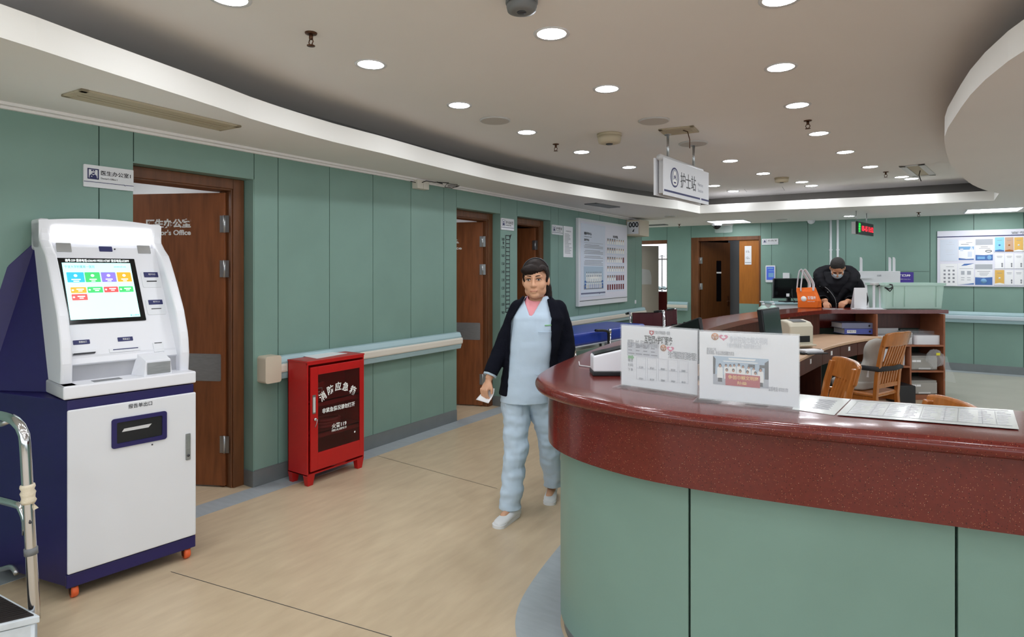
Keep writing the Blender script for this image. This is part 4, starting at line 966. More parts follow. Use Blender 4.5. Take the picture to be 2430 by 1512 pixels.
def small_sign(u0, v0, u1, v1, label, txt, en, place_l=True, pict='bed'):
    f = wl if place_l else wb; on = on_left if place_l else on_back
    a0, z1 = f(u0, v0); a1, _ = f(u1, v0); z0 = f(u0, v1)[1]
    w, h = a1 - a0, z1 - z0
    o, p = plate('door_sign', label, 'sign', on(a0, z0, .0005), w, h)
    b = MB(); b.text(txt, .1, T(0, 0, .0125), fit=(w * .36, w * .93, h * .52, h * .80)); b.text(en, .1, T(0, 0, .0125), fit=(w * .36, w * .78, h * .38, h * .46)); b.build('lettering', 'ink_black', p)
    b = MB(); b.box(0, w, h * .20, h * .235, .012, .013); b.build('stripe', 'navy_ink', p)
    b = MB(); 
    for r_ in ((w * .07, w * .29, h * .34, h * .36), (w * .07, w * .29, h * .84, h * .86), (w * .07, w * .085, h * .34, h * .86), (w * .275, w * .29, h * .34, h * .86)): b.box(*r_, .012, .013)
    b.prism([(w * .11, h * .40), (w * .25, h * .40), (w * .23, h * .58), (w * .13, h * .58)], .012, .013); b.lathe([(w * .035, .012), (w * .035, .013)], 12, M=T(w * .18, h * .68, 0)); b.build('pictogram', 'navy_ink', p)
small_sign(1189, 517, 1219, 545, 'small white sign above the height ruler between the two far doors', '护士长办公室', 'Head Nurse Office')
small_sign(1310, 533, 1335, 556, 'small white sign right of the third door beside the paper notice', '护理室', 'Care Room')
small_sign(1808, 567, 1847, 581, 'small white sign on the back wall right of the brown double door', '抢救室', 'Emergency', False)
# height ruler: a printed scale with numbers
ru = thing('height_ruler', 'black printed height ruler on the green strip between the second and third doors', 'height ruler', on_left(0, 0, .001))
yL, zT = wl(1200, 560); yR, zB = wl(1210, 739); 
b = MB()
zt, zb = 1.90, 1.05
zt = wl(1205, 559)[1]; zb = wl(1205, 741)[1]
ya, yb = wl(1201.5, 600)[0], wl(1211, 600)[0]
b.box(ya, ya + .006, zb, zt, 0, .001); b.box(yb - .006, yb, zb, zt, 0, .001)
n = 19
for i in range(n + 1): z = zb + (zt - zb) * i / n; b.box(ya, yb, z - .005, z + .005, 0, .001)
for i in range(n * 5 + 1): z = zb + (zt - zb) * i / (n * 5); b.box(ya - .02, ya, z - .0012, z + .0012, 0, .001)
b.prism([(yb - .01, zt), (yb + .035, zt + .02), (yb + .0, zt - .05)], 0, .001)
b.build('scale', 'ink_black', ru)
b = MB()
for i, k in enumerate(range(90, 190, 10)):
    z = zb + (zt - zb) * (i * 2) / n
    if z < zt - .02: b.text(str(k), .05, T(0, 0, .0003), fit=(ya - .085, ya - .03, z - .016, z + .016))
b.text('★', .1, T(0, 0, .0003), fit=(ya - .07, ya - .03, zt - .11, zt - .06)); b.build('numbers', 'ink_black', ru)
# paper notice
y0, z1 = wl(1338, 536); y1, z0 = wl(1360, 611)
o, p = plate('paper_notice', 'narrow white paper notice between the third door and the staff board', 'notice', on_left(y0, z0, .0005), y1 - y0, z1 - z0, .003, 'paper')
w, h = y1 - y0, z1 - z0; b = MB()
b.text('护理须知告知', .1, T(0, 0, .0032), fit=(w * .25, w * .8, h * .82, h * .86)); random.seed(3)
for i in range(15): b.box(w * .12, w * (.5 + random.random() * .38), h * (.74 - i * .044), h * (.755 - i * .044), .003, .0034)
b.build('text_lines', 'ink_grey', p)

# staff notice board
y0, z1 = wl(1367, 517); y1, _ = wl(1483, 533); z0 = wl(1367, 728)[1]
w, h = y1 - y0, z1 - z0
nb = thing('staff_notice_board', 'large white framed notice board with rows of portrait photos on the left wall', 'notice board', on_left(y0, z0, .0))
b = MB(); b.box(0, w, 0, h, 0, .05); fr = b.build('frame', 'white_satin', nb, bevel=.006)
b = MB(); b.box(.05, w - .03, h * .075, h - .04, .05, .052); bk = b.build('backing', 'lilac_white', nb)
b = MB(); b.box(.03, w - .01, h * .058, h * .064, .0505, .053); b.build('groove', 'dark_grey', nb)
def rel(u, v, par): q = on_x(u, v, WLX + .055); return q.y - y0, q.z - z0
lx0, lx1 = .06, w * .50; b = MB(); b.box(lx0, lx1, h * .105, h * .945, .052, .055); ps = b.build('poster', 'poster_grey', nb, bevel=.001)
ps.data.materials[0] = MATS['paper_blue']
lw = lx1 - lx0
b = MB(); b.text('骨科中心', .1, T(0, 0, .056), fit=(lx0 + lw * .12, lx0 + lw * .42, h * .815, h * .85), bold=.003); b.text('治疗中心', .1, T(0, 0, .056), fit=(lx0 + lw * .12, lx0 + lw * .32, h * .745, h * .775), bold=.002); b.text('Orthopaedic Center', .1, T(0, 0, .056), fit=(lx0 + lw * .12, lx0 + lw * .42, h * .79, h * .80)); b.build('heading', 'ink_black', ps)
b = MB(); random.seed(5); b.box(lx0 + lw * .12, lx0 + lw * .9, h * .725, h * .728, .055, .0556)
for i in range(15): 
    if i not in (3, 7, 10): b.box(lx0 + lw * (.12 + .03 * (i in (0, 4, 8, 11))), lx0 + lw * (.9 if i % 4 else .55 + .3 * random.random()), h * (.70 - i * .0165), h * (.706 - i * .0165), .055, .0556)
b.build('text_lines', 'ink_grey', ps)
b = MB(); b.box(lx0 + lw * .11, lx0 + lw * .91, h * .19, h * .455, .055, .057); gphoto = b.build('group_photo', 'photo_blue', ps)
b = MB(); b.prism([(lx0 + lw * a, h * c) for a, c in ((.11, .19), (.91, .19), (.91, .24), (.75, .25), (.3, .245), (.11, .24))], .057, .0574); b.build('photo_ground', 'ink_grey', gphoto)
b = MB()
for a in (.13, .79):
    for k in range(3): b.box(lx0 + lw * a, lx0 + lw * (a + .11), h * (.20 + k * .034), h * (.222 + k * .034), .0575, .058)
b.box(lx0 + lw * .3, lx0 + lw * .76, h * .20, h * .245, .0577, .0582); b.build('photo_steps', 'poster_blue', gphoto)
b = MB(); bd_ = MB()
for row, (n_, zz) in enumerate(((8, .375), (9, .335), (8, .265))):
    for i in range(n_):
        cx_ = lx0 + lw * (.22 + .58 * i / (n_ - 1)); cz = h * zz
        b.prism([(cx_ - .022, cz - .09 * h * .7), (cx_ + .022, cz - .09 * h * .7), (cx_ + .018, cz), (cx_ - .018, cz)], .0583 + row * .0006, .0586 + row * .0006); bd_.lathe([(.012, .0584 + row * .0006), (.012, .0588 + row * .0006)], 10, M=T(cx_, cz + .012, 0))
b.build('photo_coats', 'ink_white', gphoto); bd_.build('photo_heads', 'ink_grey', gphoto)
b = MB(); b.box(lx0, lx1, h * .135, h * .152, .055, .0565); b.add([(lx0 + lw * .72, h * .135, .0566), (lx0 + lw * .78, h * .135, .0566), (lx0 + lw * .75, h * .125, .0566)], [(0, 1, 2)]); b.build('footer_band', 'folder_slate', ps)
b = MB(); b.text('医护团队', .1, T(0, 0, .0525), fit=(w * .67, w * .78, h * .81, h * .845), bold=.003); b.build('heading', 'ink_black', bk)
rx0, rx1 = w * .535, w * .925
for r_ in range(6):
    zc = h * (.765 - r_ * .113)
    for c_ in range(8):
        xc = rx0 + (rx1 - rx0) * (c_ + .5) / 8; ww, hh_ = (rx1 - rx0) / 8 * .36, h * .042
        kind = 'portrait_red' if (r_ == 5 or (r_ == 4 and c_ > 3) or (r_ == 2 and c_ == 7)) else ('portrait_pair' if r_ < 3 or 1 else '')
        b = MB(); b.box(xc - ww * 1.2, xc + ww * 1.2, zc - hh_ * 1.3, zc + hh_ * 1.05, .0522, .0526, 0)
        if kind == 'portrait_red': b.box(xc - ww * .8, xc + ww * .8, zc - hh_ * .75, zc + hh_ * .85, .0527, .0535, 1)
        else:
            b.box(xc - ww, xc + ww, zc - hh_ * .75, zc + hh_ * .9, .0527, .0532, 2 if r_ in (0, 1, 2) and c_ < 4 or r_ > 2 else 4)
            b.prism([(xc - ww * .85, zc - hh_ * .75), (xc + ww * .85, zc - hh_ * .75), (xc + ww * .6, zc + hh_ * .1), (xc - ww * .6, zc + hh_ * .1)], .0533, .0537, 4)
            b.prism([(xc + ww * .45 * math.cos(a), zc + hh_ * .42 + hh_ * .3 * math.sin(a)) for a in [i * .628 for i in range(10)]], .0538, .0541, 3)
            b.prism([(xc + ww * .5 * math.cos(a), zc + hh_ * .55 + hh_ * .28 * math.sin(a)) for a in [i * .3927 for i in range(9)]], .0542, .0544, 5)
        b.build('portrait_card', ['paper_blue', 'portrait_red', 'poster_grey', 'skin_man', 'ink_white', 'ink_black'], nb)
# lamp box with counter digits
pA = on_x(1488, 522, WLX + .01); 
cb = thing('number_box', 'boxy cream sign with black numerals projecting from the left wall past the notice board', 'sign', T(WLX, 0, 0))
fd = 9.35; q0 = on_y(1497, 522, fd); q1 = on_y(1518, 559, fd); 
wX = q1.x - WLX; zT, zB = q0.z, q1.z
b = MB(); b.box(.0, wX, fd, fd + .42, zB, zT); bd = b.build('housing', 'cap_beige', cb, bevel=.006)
b = MB(basis(Vector((0, fd - .0005, 0)), Vector((1, 0, 0)), Vector((0, 0, 1)), Vector((0, -1, 0)))); b.box(.02, wX - .02, zB + .03, zT - .03, 0, .002); b.build('face', 'white_satin', bd)
b = MB(basis(Vector((0, fd - .003, 0)), Vector((1, 0, 0)), Vector((0, 0, 1)), Vector((0, -1, 0)))); b.text('000', .1, fit=(wX * .2, wX * .92, zB + (zT - zB) * .52, zB + (zT - zB) * .86), bold=.003)
b.prism([(wX * .45, zB + (zT - zB) * .26), (wX * .62, zB + (zT - zB) * .46), (wX * .58, zB + (zT - zB) * .24)], 0, .001); b.build('numerals', 'ink_black', bd)
# junction box with loose wires at the wall top
jb = thing('junction_box', 'white double cable box with loose wires at the top of the left wall', 'junction box', on_left(0, 0))
(ya, za), (yb, zb) = wl(979, 426), wl(1007, 452)
for i in range(2):
    b = MB(); b.box(ya + (yb - ya) * i / 2 + .002, ya + (yb - ya) * (i + 1) / 2, zb, za, 0, .07); b.build('box', 'rail_cream', jb, bevel=.004)
b = MB(); zc = ZLOW - .012
b.tube([(ya + .05, zc - .03, .06), (ya + .1, zc - .005, .09), (ya + .17, zc - .012, .13), (ya + .3, zc - .008, .2)], .004, 6); b.tube([(ya + .02, zc - .03, .05), (ya - .05, zc - .022, .03)], .004, 6)
b.tube([(yb + .08, zc, .1), (yb + .16, zc - .006, .1)], .006, 6)
b.tube([(yb + .32, zc - .002, .16), (yb + .2, zc - .004, .12), (yb + .22, zc - .03, .08), (yb + .32, zc - .028, .09), (yb + .36, zc - .008, .15), (yb + .24, zc - .018, .1)], .004, 6); b.build('loose_wires', 'cable_black', jb)
# wall socket dot, back-wall items
y, z = wl(1508, 716.5); tag(place(MB().box(-.022, .022, -.03, .03, 0, .012).build('wall_switch', 'white_plastic'), on_left(y, z)), 'tiny white wall switch under the projecting number box', 'switch')
x, z = wb(1866, 655); tag(place(MB().box(-.055, .055, -.055, .055, 0, .03).build('socket_box', 'white_plastic', bevel=.004), on_back(x, z)), 'white square socket box on the back wall just above the monitor by the bag', 'socket')
(x0, z1), (x1, z0) = wb(1817, 630), wb(1840, 670)
o, p = plate('wall_tablet', 'upright white wall tablet with a blue screen on the back wall', 'tablet', on_back(x0, z0, .001), x1 - x0, z1 - z0, .02, 'white_plastic', r=.015)
w, h = x1 - x0, z1 - z0; b = MB(); b.box(w * .1, w * .9, h * .14, h * .92, .02, .021); s_ = b.build('screen', 'screen_idle_blue', p)
b = MB(); b.box(w * .2, w * .8, h * .80, h * .86, .021, .0215); b.box(w * .32, w * .9, h * .66, h * .70, .021, .0215); b.box(w * .3, w * .84, h * .3, h * .56, .021, .0215); b.build('screen_blocks', 'poster_sky', s_)
for u in (1971.5, 1988):
    x, _ = wb(u, 600); b = MB(); b.tube([(x, WBY - .014, .9), (x, WBY - .014, ZLOW)], .018, 10); c = tag(b.build('cable_conduit', 'white_satin'), ('left' if u < 1980 else 'right') + ' one of two white vertical conduits on the back wall behind the man', 'conduit', 'conduits on the back wall')
    k = MB(); [k.box(x - .026, x + .026, WBY - .02, WBY - .001, zz, zz + .02) for zz in (1.2, 1.9)]; k.build('clip', 'white_satin', c)
(x0, z1), (x1, z0) = wb(2117, 646), wb(2168, 674)
o, p = plate('service_sign', 'purple service shaft sign on the back wall behind the green bin', 'sign', on_back(x0, z0, .001), x1 - x0, z1 - z0, .004, 'purple_sign')
w, h = x1 - x0, z1 - z0; b = MB(); b.text('管道井', .1, T(0, 0, .0045), fit=(w * .25, w * .86, h * .62, h * .82), bold=.004); b.text('强电 Cable Duct', .1, T(0, 0, .0045), fit=(w * .4, w * .86, h * .36, h * .44)); b.build('lettering', 'ink_white', p)
# 11/12 bed sign on the ochre leaf
q0, q1 = on_y(1767, 584, WBY + .03), on_y(1783, 628, WBY + .03)
o, p = plate('bed_number_sign', 'white sign with bed numbers 11 and 12 on the closed ochre door leaf', 'sign', basis(Vector((q0.x, WBY + .038, q1.z)), Vector((1, 0, 0)), Vector((0, 0, 1)), Vector((0, -1, 0))), q1.x - q0.x, q0.z - q1.z, .004)
w, h = q1.x - q0.x, q0.z - q1.z; b = MB(); b.text('11', .1, T(0, 0, .0045), fit=(w * .22, w * .55, h * .64, h * .76)); b.text('床', .1, T(0, 0, .0045), fit=(w * .6, w * .75, h * .65, h * .70)); b.text('12', .1, T(0, 0, .0045), fit=(w * .22, w * .55, h * .30, h * .42)); b.text('床', .1, T(0, 0, .0045), fit=(w * .6, w * .75, h * .31, h * .36)); b.box(w * .05, w * .95, h * .10, h * .12, .004, .0046); b.build('lettering', 'ink_black', p)

# big information board on the back wall
(x0, z1), (_, z0) = wb(2224, 549), wb(2224, 679); x1 = x0 + 2.2
w, h = x1 - x0, z1 - z0
ib = thing('information_board', 'wide white information board with posters and leaflet pockets on the back wall', 'notice board', on_back(x0, z0, .001))
b = MB(); b.box(0, w, 0, h, 0, .02); bk = b.build('panel', 'lilac_white', ib, bevel=.003)
b = MB(); hz = wb(2224, 563)[1] - z0; b.box(0, w, hz - .007, hz + .007, .02, .023); b.build('rule', 'navy_ink', ib)
def bp(u, v): p = on_y(u, v, WBY - .025); return p.x - x0, p.z - z0
b = MB(); a, c = bp(2399, 556); d, e = bp(2460, 548); b.text('宣教栏', .1, T(0, 0, .021), fit=(a, d, c, e), bold=.002); b.build('heading', 'ink_grey', bk)
def poster(name, label, u0, v0, u1, v1, m='paper', group='posters on the information board'):
    a, c = bp(u0, v1); d, e = bp(u1, v0); o = thing(name, label, 'poster', on_back(x0 + a, z0 + c, .0215), group); b = MB(); b.box(0, d - a, 0, e - c, 0, .002); s = b.build('sheet', m, o); return o, s, d - a, e - c
def lines(b, w, h, rows, z=.002):
    for a, c, t, ln in rows: b.box(w * a, w * ln, h * c, h * (c + t), z, z + .0005)
o, s, w_, h_ = poster('poster', 'pale nearly blank poster at the top left of the information board', 2231, 568, 2273, 620, 'paper_blue')
b = MB(); lines(b, w_, h_, [(.5, .86, .015, .68), (.35, .76, .012, .8), (.3, .5, .012, .75), (.3, .42, .012, .7), (.35, .3, .012, .8)]); b.build('text_lines', 'ink_pale', s)
o, s, w_, h_ = poster('poster', 'poster with blue band and small nurse figure, top row of the board', 2275, 570, 2311, 617)
b = MB(); b.box(0, w_, h_ * .52, h_ * .68, .002, .0026); b.build('blue_band', 'poster_sky', s)
b = MB(); b.box(w_ * .1, w_ * .3, h_ * .45, h_ * .58, .0026, .003); b.box(w_ * .6, w_ * .88, h_ * .15, h_ * .42, .002, .0026); b.build('blocks', 'paper_blue', s)
b = MB(); b.prism([(0, 0), (w_, 0), (w_, h_ * .06), (w_ * .5, h_ * .05), (0, h_ * .10)], .002, .0026); b.build('wave', 'poster_blue', s)
b = MB(); lines(b, w_, h_, [(.15, .78, .03, .66), (.5, .87, .02, .9)]); b.build('text_lines', 'ink_grey', s)
b = MB(); b.ball((w_ * .84, h_ * .66, .003), w_ * .07, h_ * .05, .001, 12, 6); b.prism([(w_ * .72, h_ * .52), (w_ * .97, h_ * .52), (w_ * .92, h_ * .62), (w_ * .77, h_ * .62)], .0026, .0032); b.build('nurse_figure', 'paper_blue', s)
o, s, w_, h_ = poster('poster', 'poster with grey head photo and blue base, third in the top row of the board', 2315, 567, 2356, 618)
b = MB(); b.box(0, w_, h_ * .72, h_, .002, .0025); b.build('photo_strip', 'poster_grey', s); b = MB(); b.prism([(0, 0), (w_, 0), (w_, h_ * .27), (w_ * .5, h_ * .24), (0, h_ * .26)], .002, .0026); b.build('blue_base', 'poster_blue', s)
b = MB(); b.box(w_ * .1, w_ * .55, h_ * .06, h_ * .18, .0026, .003); b.ball((w_ * .8, h_ * .13, .0026), w_ * .13, h_ * .1, .0005, 16, 6); b.build('light_blocks', 'poster_sky', s)
b = MB(); lines(b, w_, h_, [(.3, .62, .025, .72), (.2, .55, .018, .85)]); b.build('text_lines', 'ink_grey', s)
b = MB(); b.tube([(w_ * (.76 + .18 * math.cos(i * .5236)), h_ * (.43 + .045 * math.sin(i * .5236)), .003) for i in range(12)], .004, 6, closed=True); b.build('swoosh', 'ink_black', s)
o, s, w_, h_ = poster('poster', 'poster with four rows of small grey squares at the bottom left of the board', 2231, 626, 2272, 678)
b = MB()
for r_ in range(4):
    for c_ in range(3): b.box(w_ * (.2 + c_ * .26), w_ * (.32 + c_ * .26), h_ * (.14 + r_ * .17), h_ * (.22 + r_ * .17), .002, .0026)
lines(b, w_, h_, [(.35, .86, .015, .8)]); b.build('squares', 'ink_grey', s)
o, s, w_, h_ = poster('poster', 'poster with blue brush stroke and two grey blocks, bottom row of the board', 2273, 625, 2311, 675)
b = MB(); b.prism([(w_ * .2, h_ * .88), (w_ * .55, h_ * .9), (w_, h_ * .99), (w_, h_), (w_ * .4, h_ * .98)], .002, .0026); b.prism([(w_ * .1, 0), (w_, 0), (w_, h_ * .07), (w_ * .6, h_ * .03)], .002, .0026); b.build('brush_strokes', 'poster_blue', s)
b = MB(); b.box(w_ * .2, w_ * .42, h_ * .46, h_ * .64, .002, .0026); b.box(w_ * .58, w_ * .82, h_ * .46, h_ * .64, .002, .0026); lines(b, w_, h_, [(.1, .74, .02, .95), (.2, .3, .03, .42), (.58, .3, .03, .8), (.2, .2, .03, .4), (.58, .2, .03, .8)]); b.build('grey_print', 'poster_grey', s)
o, s, w_, h_ = poster('poster', 'poster with round badge on blue base, bottom row of the board', 2314, 626, 2355, 676)
b = MB(); b.box(0, w_, h_ * .74, h_ * .98, .002, .0025); b.build('photo_strip', 'poster_grey', s); b = MB(); b.prism([(0, 0), (w_, 0), (w_, h_ * .37), (w_ * .5, h_ * .34), (0, h_ * .36)], .002, .0026); b.build('blue_base', 'poster_blue', s)
b = MB(); b.lathe([(w_ * .18, .0026), (w_ * .18, .0032)], 24, M=T(w_ * .5, h_ * .18, 0)); b.build('badge', 'poster_sky', s); b = MB(); lines(b, w_, h_, [(.12, .63, .02, .88), (.25, .55, .02, .8), (.25, .49, .015, .75), (.3, .44, .015, .7)]); b.build('text_lines', 'ink_grey', s)
# leaflet pockets
cols = [(2361, 2383), (2385, 2405), (2407, 2428), (2430, 2452)]; rows = [(563, 597), (602, 637), (641, 676)]
spec = [['poster_cyan', 'poster_tan', 'poster_gold', 'poster_gold'], ['paper', 'paper', 'paper', 'paper'], ['poster_gold', 'paper', 'paper', 'paper']]
names = [['light blue leaflet, first in the top pocket row', 'tan leaflet, second in the top pocket row', 'golden leaflet, third in the top pocket row', 'golden leaflet cut by the photo edge, top pocket row'],
         ['white leaflet, first in the middle pocket row', 'white leaflet, second in the middle pocket row', 'white leaflet, third in the middle pocket row', 'white leaflet cut by the photo edge, middle pocket row'],
         ['golden leaflet, first in the bottom pocket row', 'white leaflet, second in the bottom pocket row', 'white leaflet, third in the bottom pocket row', 'white leaflet cut by the photo edge, bottom pocket row']]
pk = MB()
for r_, (va, vb) in enumerate(rows):
    for c_, (ua, ub) in enumerate(cols):
        a, c = bp(ua, vb); d, e = bp(ub, va); W_, H_ = d - a, e - c
        o = thing('leaflet', names[r_][c_] + ' of the board', 'leaflet', on_back(x0 + a, z0 + c, .022), 'leaflets in the board pockets')
        b = MB(); b.box(0, W_, 0, H_, 0, .004); s = b.build('cover', spec[r_][c_], o)
        b = MB(); lines(b, W_, H_, [(.2, .80, .03, .8), (.25, .72, .02, .75)] if spec[r_][c_] == 'paper' else [(.25, .78, .025, .75)], .004); 
        if spec[r_][c_] == 'paper': b.ball((W_ * .78, H_ * .3, .004), W_ * .1, H_ * .07, .0008, 10, 6); b.prism([(W_ * .7, 0.02), (W_ * .86, .02), (W_ * .86, H_ * .22), (W_ * .7, H_ * .22)], .004, .0046)
        b.build('print', 'ink_grey', s)
        if spec[r_][c_] != 'paper':
            b = MB(); b.prism([(0, 0), (W_, 0), (W_, H_ * .08), (W_ * .5, H_ * .14), (0, H_ * .08)], .004, .0046); b.lathe([(W_ * .12, .004), (W_ * .12, .0046)], 14, M=T(W_ * .5, H_ * .45, 0)); b.build('motif', {'poster_cyan': 'poster_blue', 'poster_tan': 'wood_ochre', 'poster_gold': 'paper'}[spec[r_][c_]], s)
    a, c = bp(2361, vb); d, e = bp(2460, vb); pk = MB(); pk.box(a - .01, d, c - .012, c - .004, .02, .034); pk.build('pocket_ledge', 'acrylic', ib)
# ---------------------------------------------------------------- nurse station counter
RV, FV, ZV = Vector((CA, SA, 0)), Vector((-SA, CA, 0)), Vector((0, 0, 1))
def VM(lat, d, z=0.0, yaw=0.0): return basis(view_pt(lat, d, z), RV, FV, ZV) @ RZ(yaw)      # x to the right, y away
def lat(u, d): return (u - CX) * d / F
def hz(v, d): return EYE - (v - CY) * d / F
CT = 1.08
outer = [(3.2, 2.75), (2.2, 2.55), (1.2, 2.32), (.25, 2.13), (-.219, 2.04), (-.43, 2.005), (-.63, 1.982), (-.835, 1.978), (-1.078, 2.036), (-1.262, 2.13), (-1.412, 2.302), (-1.493, 2.552), (-1.575, 2.992), (-1.65, 3.548), (-1.69, 3.95), (-1.745, 4.9), (-1.745, 5.893), (-1.673, 6.623), (-1.506, 7.638), (-1.30, 8.32), (-1.13, 8.66)]
inner = [(3.2, 3.25), (2.2, 3.05), (1.2, 2.82), (.308, 2.641), (-.1, 2.56), (-.354, 2.52), (-.55, 2.50), (-.78, 2.50), (-.92, 2.53), (-1.03, 2.60), (-1.10, 2.72), (-1.14, 2.86), (-1.19, 3.12), (-1.26, 3.6), (-1.31, 4.05), (-1.40, 4.95), (-1.385, 5.8), (-1.326, 6.501), (-1.096, 7.556), (-.94, 8.02), (-.852, 8.21)]
NO = 110
def param(pts, n):                                     # same parameter on both curves: sample per segment
    P = [Vector((x, y, 0)) for x, y in pts]; m = len(P); out = []
    for k in range(n):
        t = k / (n - 1) * (m - 1); i = min(int(t), m - 2); t -= i
        a = P[max(i - 1, 0)]; b = P[i]; c = P[i + 1]; d = P[min(i + 2, m - 1)]
        out.append(0.5 * ((2 * b) + (c - a) * t + (2 * a - 5 * b + 4 * c - d) * t * t + (3 * b - a - 3 * c + d) * t ** 3))
    return out
O = param(outer, NO); I = param(inner, NO)
for _ in range(14):                                    # fair the two edges so the stone lip runs without ripples
    O = [O[0]] + [O[i] * .5 + (O[i - 1] + O[i + 1]) * .25 for i in range(1, NO - 1)] + [O[-1]]
    I = [I[0]] + [I[i] * .5 + (I[i - 1] + I[i + 1]) * .25 for i in range(1, NO - 1)] + [I[-1]]
EE = Vector((.834, .552, 0)); far_i = Vector((.351, 9.007, 0)); far_o = Vector((.351, 9.007, 0)) + Vector((-.552, .834, 0)) * .52
O += [O[-1].lerp(far_o, i / 12) for i in range(1, 13)]; I += [I[-1].lerp(far_i, i / 12) for i in range(1, 13)]
NO = len(O)
def outn(i, L):
    a = L[max(i - 1, 0)]; b = L[min(i + 1, len(L) - 1)]; t = (b - a).normalized(); return Vector((-t.y, t.x, 0)) * 1.0
def side(i):                                            # unit vector pointing out of the station at sample i
    n = outn(i, O); return n if n.dot(O[i] - I[i]) > 0 else -n
S_ = [side(i) for i in range(NO)]
counter = thing('nurse_station_counter', 'long curved nurse station counter with speckled red stone top and green panels', 'counter', T(-1.2, 2.6, 0))
def at(p, z): return Vector((p.x, p.y, z))
R_ = .024
b = MB()
lip = [(-.022, 0.0)] + [(-.022 + R_ * math.sin(a) , -R_ + R_ * math.cos(a)) for a in [math.pi * k / 8 for k in range(1, 8)]] + [(-.022, -2 * R_), (-.06, -2 * R_)]
rs = []
for i in range(NO):
    w = (I[i] - O[i]); r = [at(I[i], CT - .045), at(I[i], CT)]
    for q in (.75, .5, .25): r.append(at(O[i].lerp(I[i], q), CT))
    r += [at(O[i] + S_[i] * dx, CT + dz) for dx, dz in lip]
    rs.append(r)
b.rings(rs, closed=True, caps=True, smooth=True)
top = b.build('stone_top', 'red_granite', counter, world=True)
md = top.modifiers.new('edges', 'EDGE_SPLIT'); md.split_angle = math.radians(35)
AP0 = .815
b = MB(); rs = [[at(O[i] - S_[i] * .055, CT - .046), at(O[i] - S_[i] * .055, AP0), at(O[i] - S_[i] * .085, AP0), at(O[i] - S_[i] * .085, CT - .046)] for i in range(NO - 1)]
b.rings(rs, smooth=False); ap = b.build('stone_apron', 'red_granite', counter, world=True)
for p in ap.data.polygons: p.use_smooth = True
ap.modifiers.new('edges', 'EDGE_SPLIT').split_angle = math.radians(35)
b = MB(); rs = [[at(O[i] - S_[i] * .135, AP0 + .01), at(O[i] - S_[i] * .135, .0), at(O[i] - S_[i] * .16, .0), at(O[i] - S_[i] * .16, AP0 + .01)] for i in range(NO - 1)]
b.rings(rs, smooth=False); b.build('core_panel', 'gap_dark', counter, world=True)
# green cladding boards with open joints at the places the photo shows them
def foot(u):                                            # sample index whose cladding face sits at pixel column u on the near side
    best = min(range(0, 60), key=lambda i: abs(CX + F * ((O[i] - S_[i] * .11).dot(RV)) / max((O[i] - S_[i] * .11).dot(FV), .2) - u)); return best
def loc_at(f): i = int(f); k = f - i; j = min(i + 1, NO - 1); return O[i].lerp(O[j], k), S_[i].lerp(S_[j], k).normalized()
def col_u(f):
    p, s = loc_at(f); q = p - s * .11; return CX + F * q.dot(RV) / max(q.dot(FV), .2)
def find(u, lo, hi):
    for _ in range(40):
        m = (lo + hi) / 2
        if (col_u(m) - u) * (col_u(lo) - u) <= 0: hi = m
        else: lo = m
    return (lo + hi) / 2
j1, j2 = find(2270, 8, 32), find(1636, 15, 45)
joints = [0, 5.5, j1, j2, 56, 64, 72, 80, 88, 95, 101, 108, NO - 2]
for a, c in zip(joints, joints[1:]):
    b = MB(); n = max(3, int((c - a) * 2)); rs = []
    for k in range(n + 1):
        f = a + (c - a) * k / n; p, s = loc_at(f)
        if k == 0: t = (loc_at(f + .1)[0] - p).normalized(); p = p + t * .004
        if k == n: t = (p - loc_at(f - .1)[0]).normalized(); p = p - t * .004
        rs.append([at(p - s * .11, AP0 + .005), at(p - s * .11, .06), at(p - s * .134, .06), at(p - s * .134, AP0 + .005)])
    b.rings(rs, smooth=False); g = b.build('green_panel', 'green_wall', counter, world=True)
    for p in g.data.polygons: p.use_smooth = True
    g.modifiers.new('edges', 'EDGE_SPLIT').split_angle = math.radians(35)
b = MB(); rs = [[at(O[i] - S_[i] * .125, .06), at(O[i] - S_[i] * .125, 0), at(O[i] - S_[i] * .135, 0), at(O[i] - S_[i] * .135, .06)] for i in range(NO - 1)]
b.rings(rs, smooth=False); b.build('kick_board', 'skirting', counter, world=True)
b = MB(); q = [at(O[i] - S_[i] * .11, .0015) for i in range(8, 70)]; q2 = [at(O[i] + S_[i] * .09, .0015) for i in range(8, 70)]
b.rings([q, q2], closed=False); struct('trim_6', b, 'border_vinyl')
# inner side: dark wood back panel, beige desk, drawers
K0 = 40
def inn(i, d): return I[i] + S_[i] * d                  # d > 0: under the stone top, d < 0: into the station
b = MB(); rs = [[at(inn(i, .10), CT - .045), at(inn(i, .10), .0), at(inn(i, .12), .0), at(inn(i, .12), CT - .045)] for i in range(0, NO - 13)]
b.rings(rs, smooth=False); b.build('inner_panel', 'wood_maroon', counter, world=True)
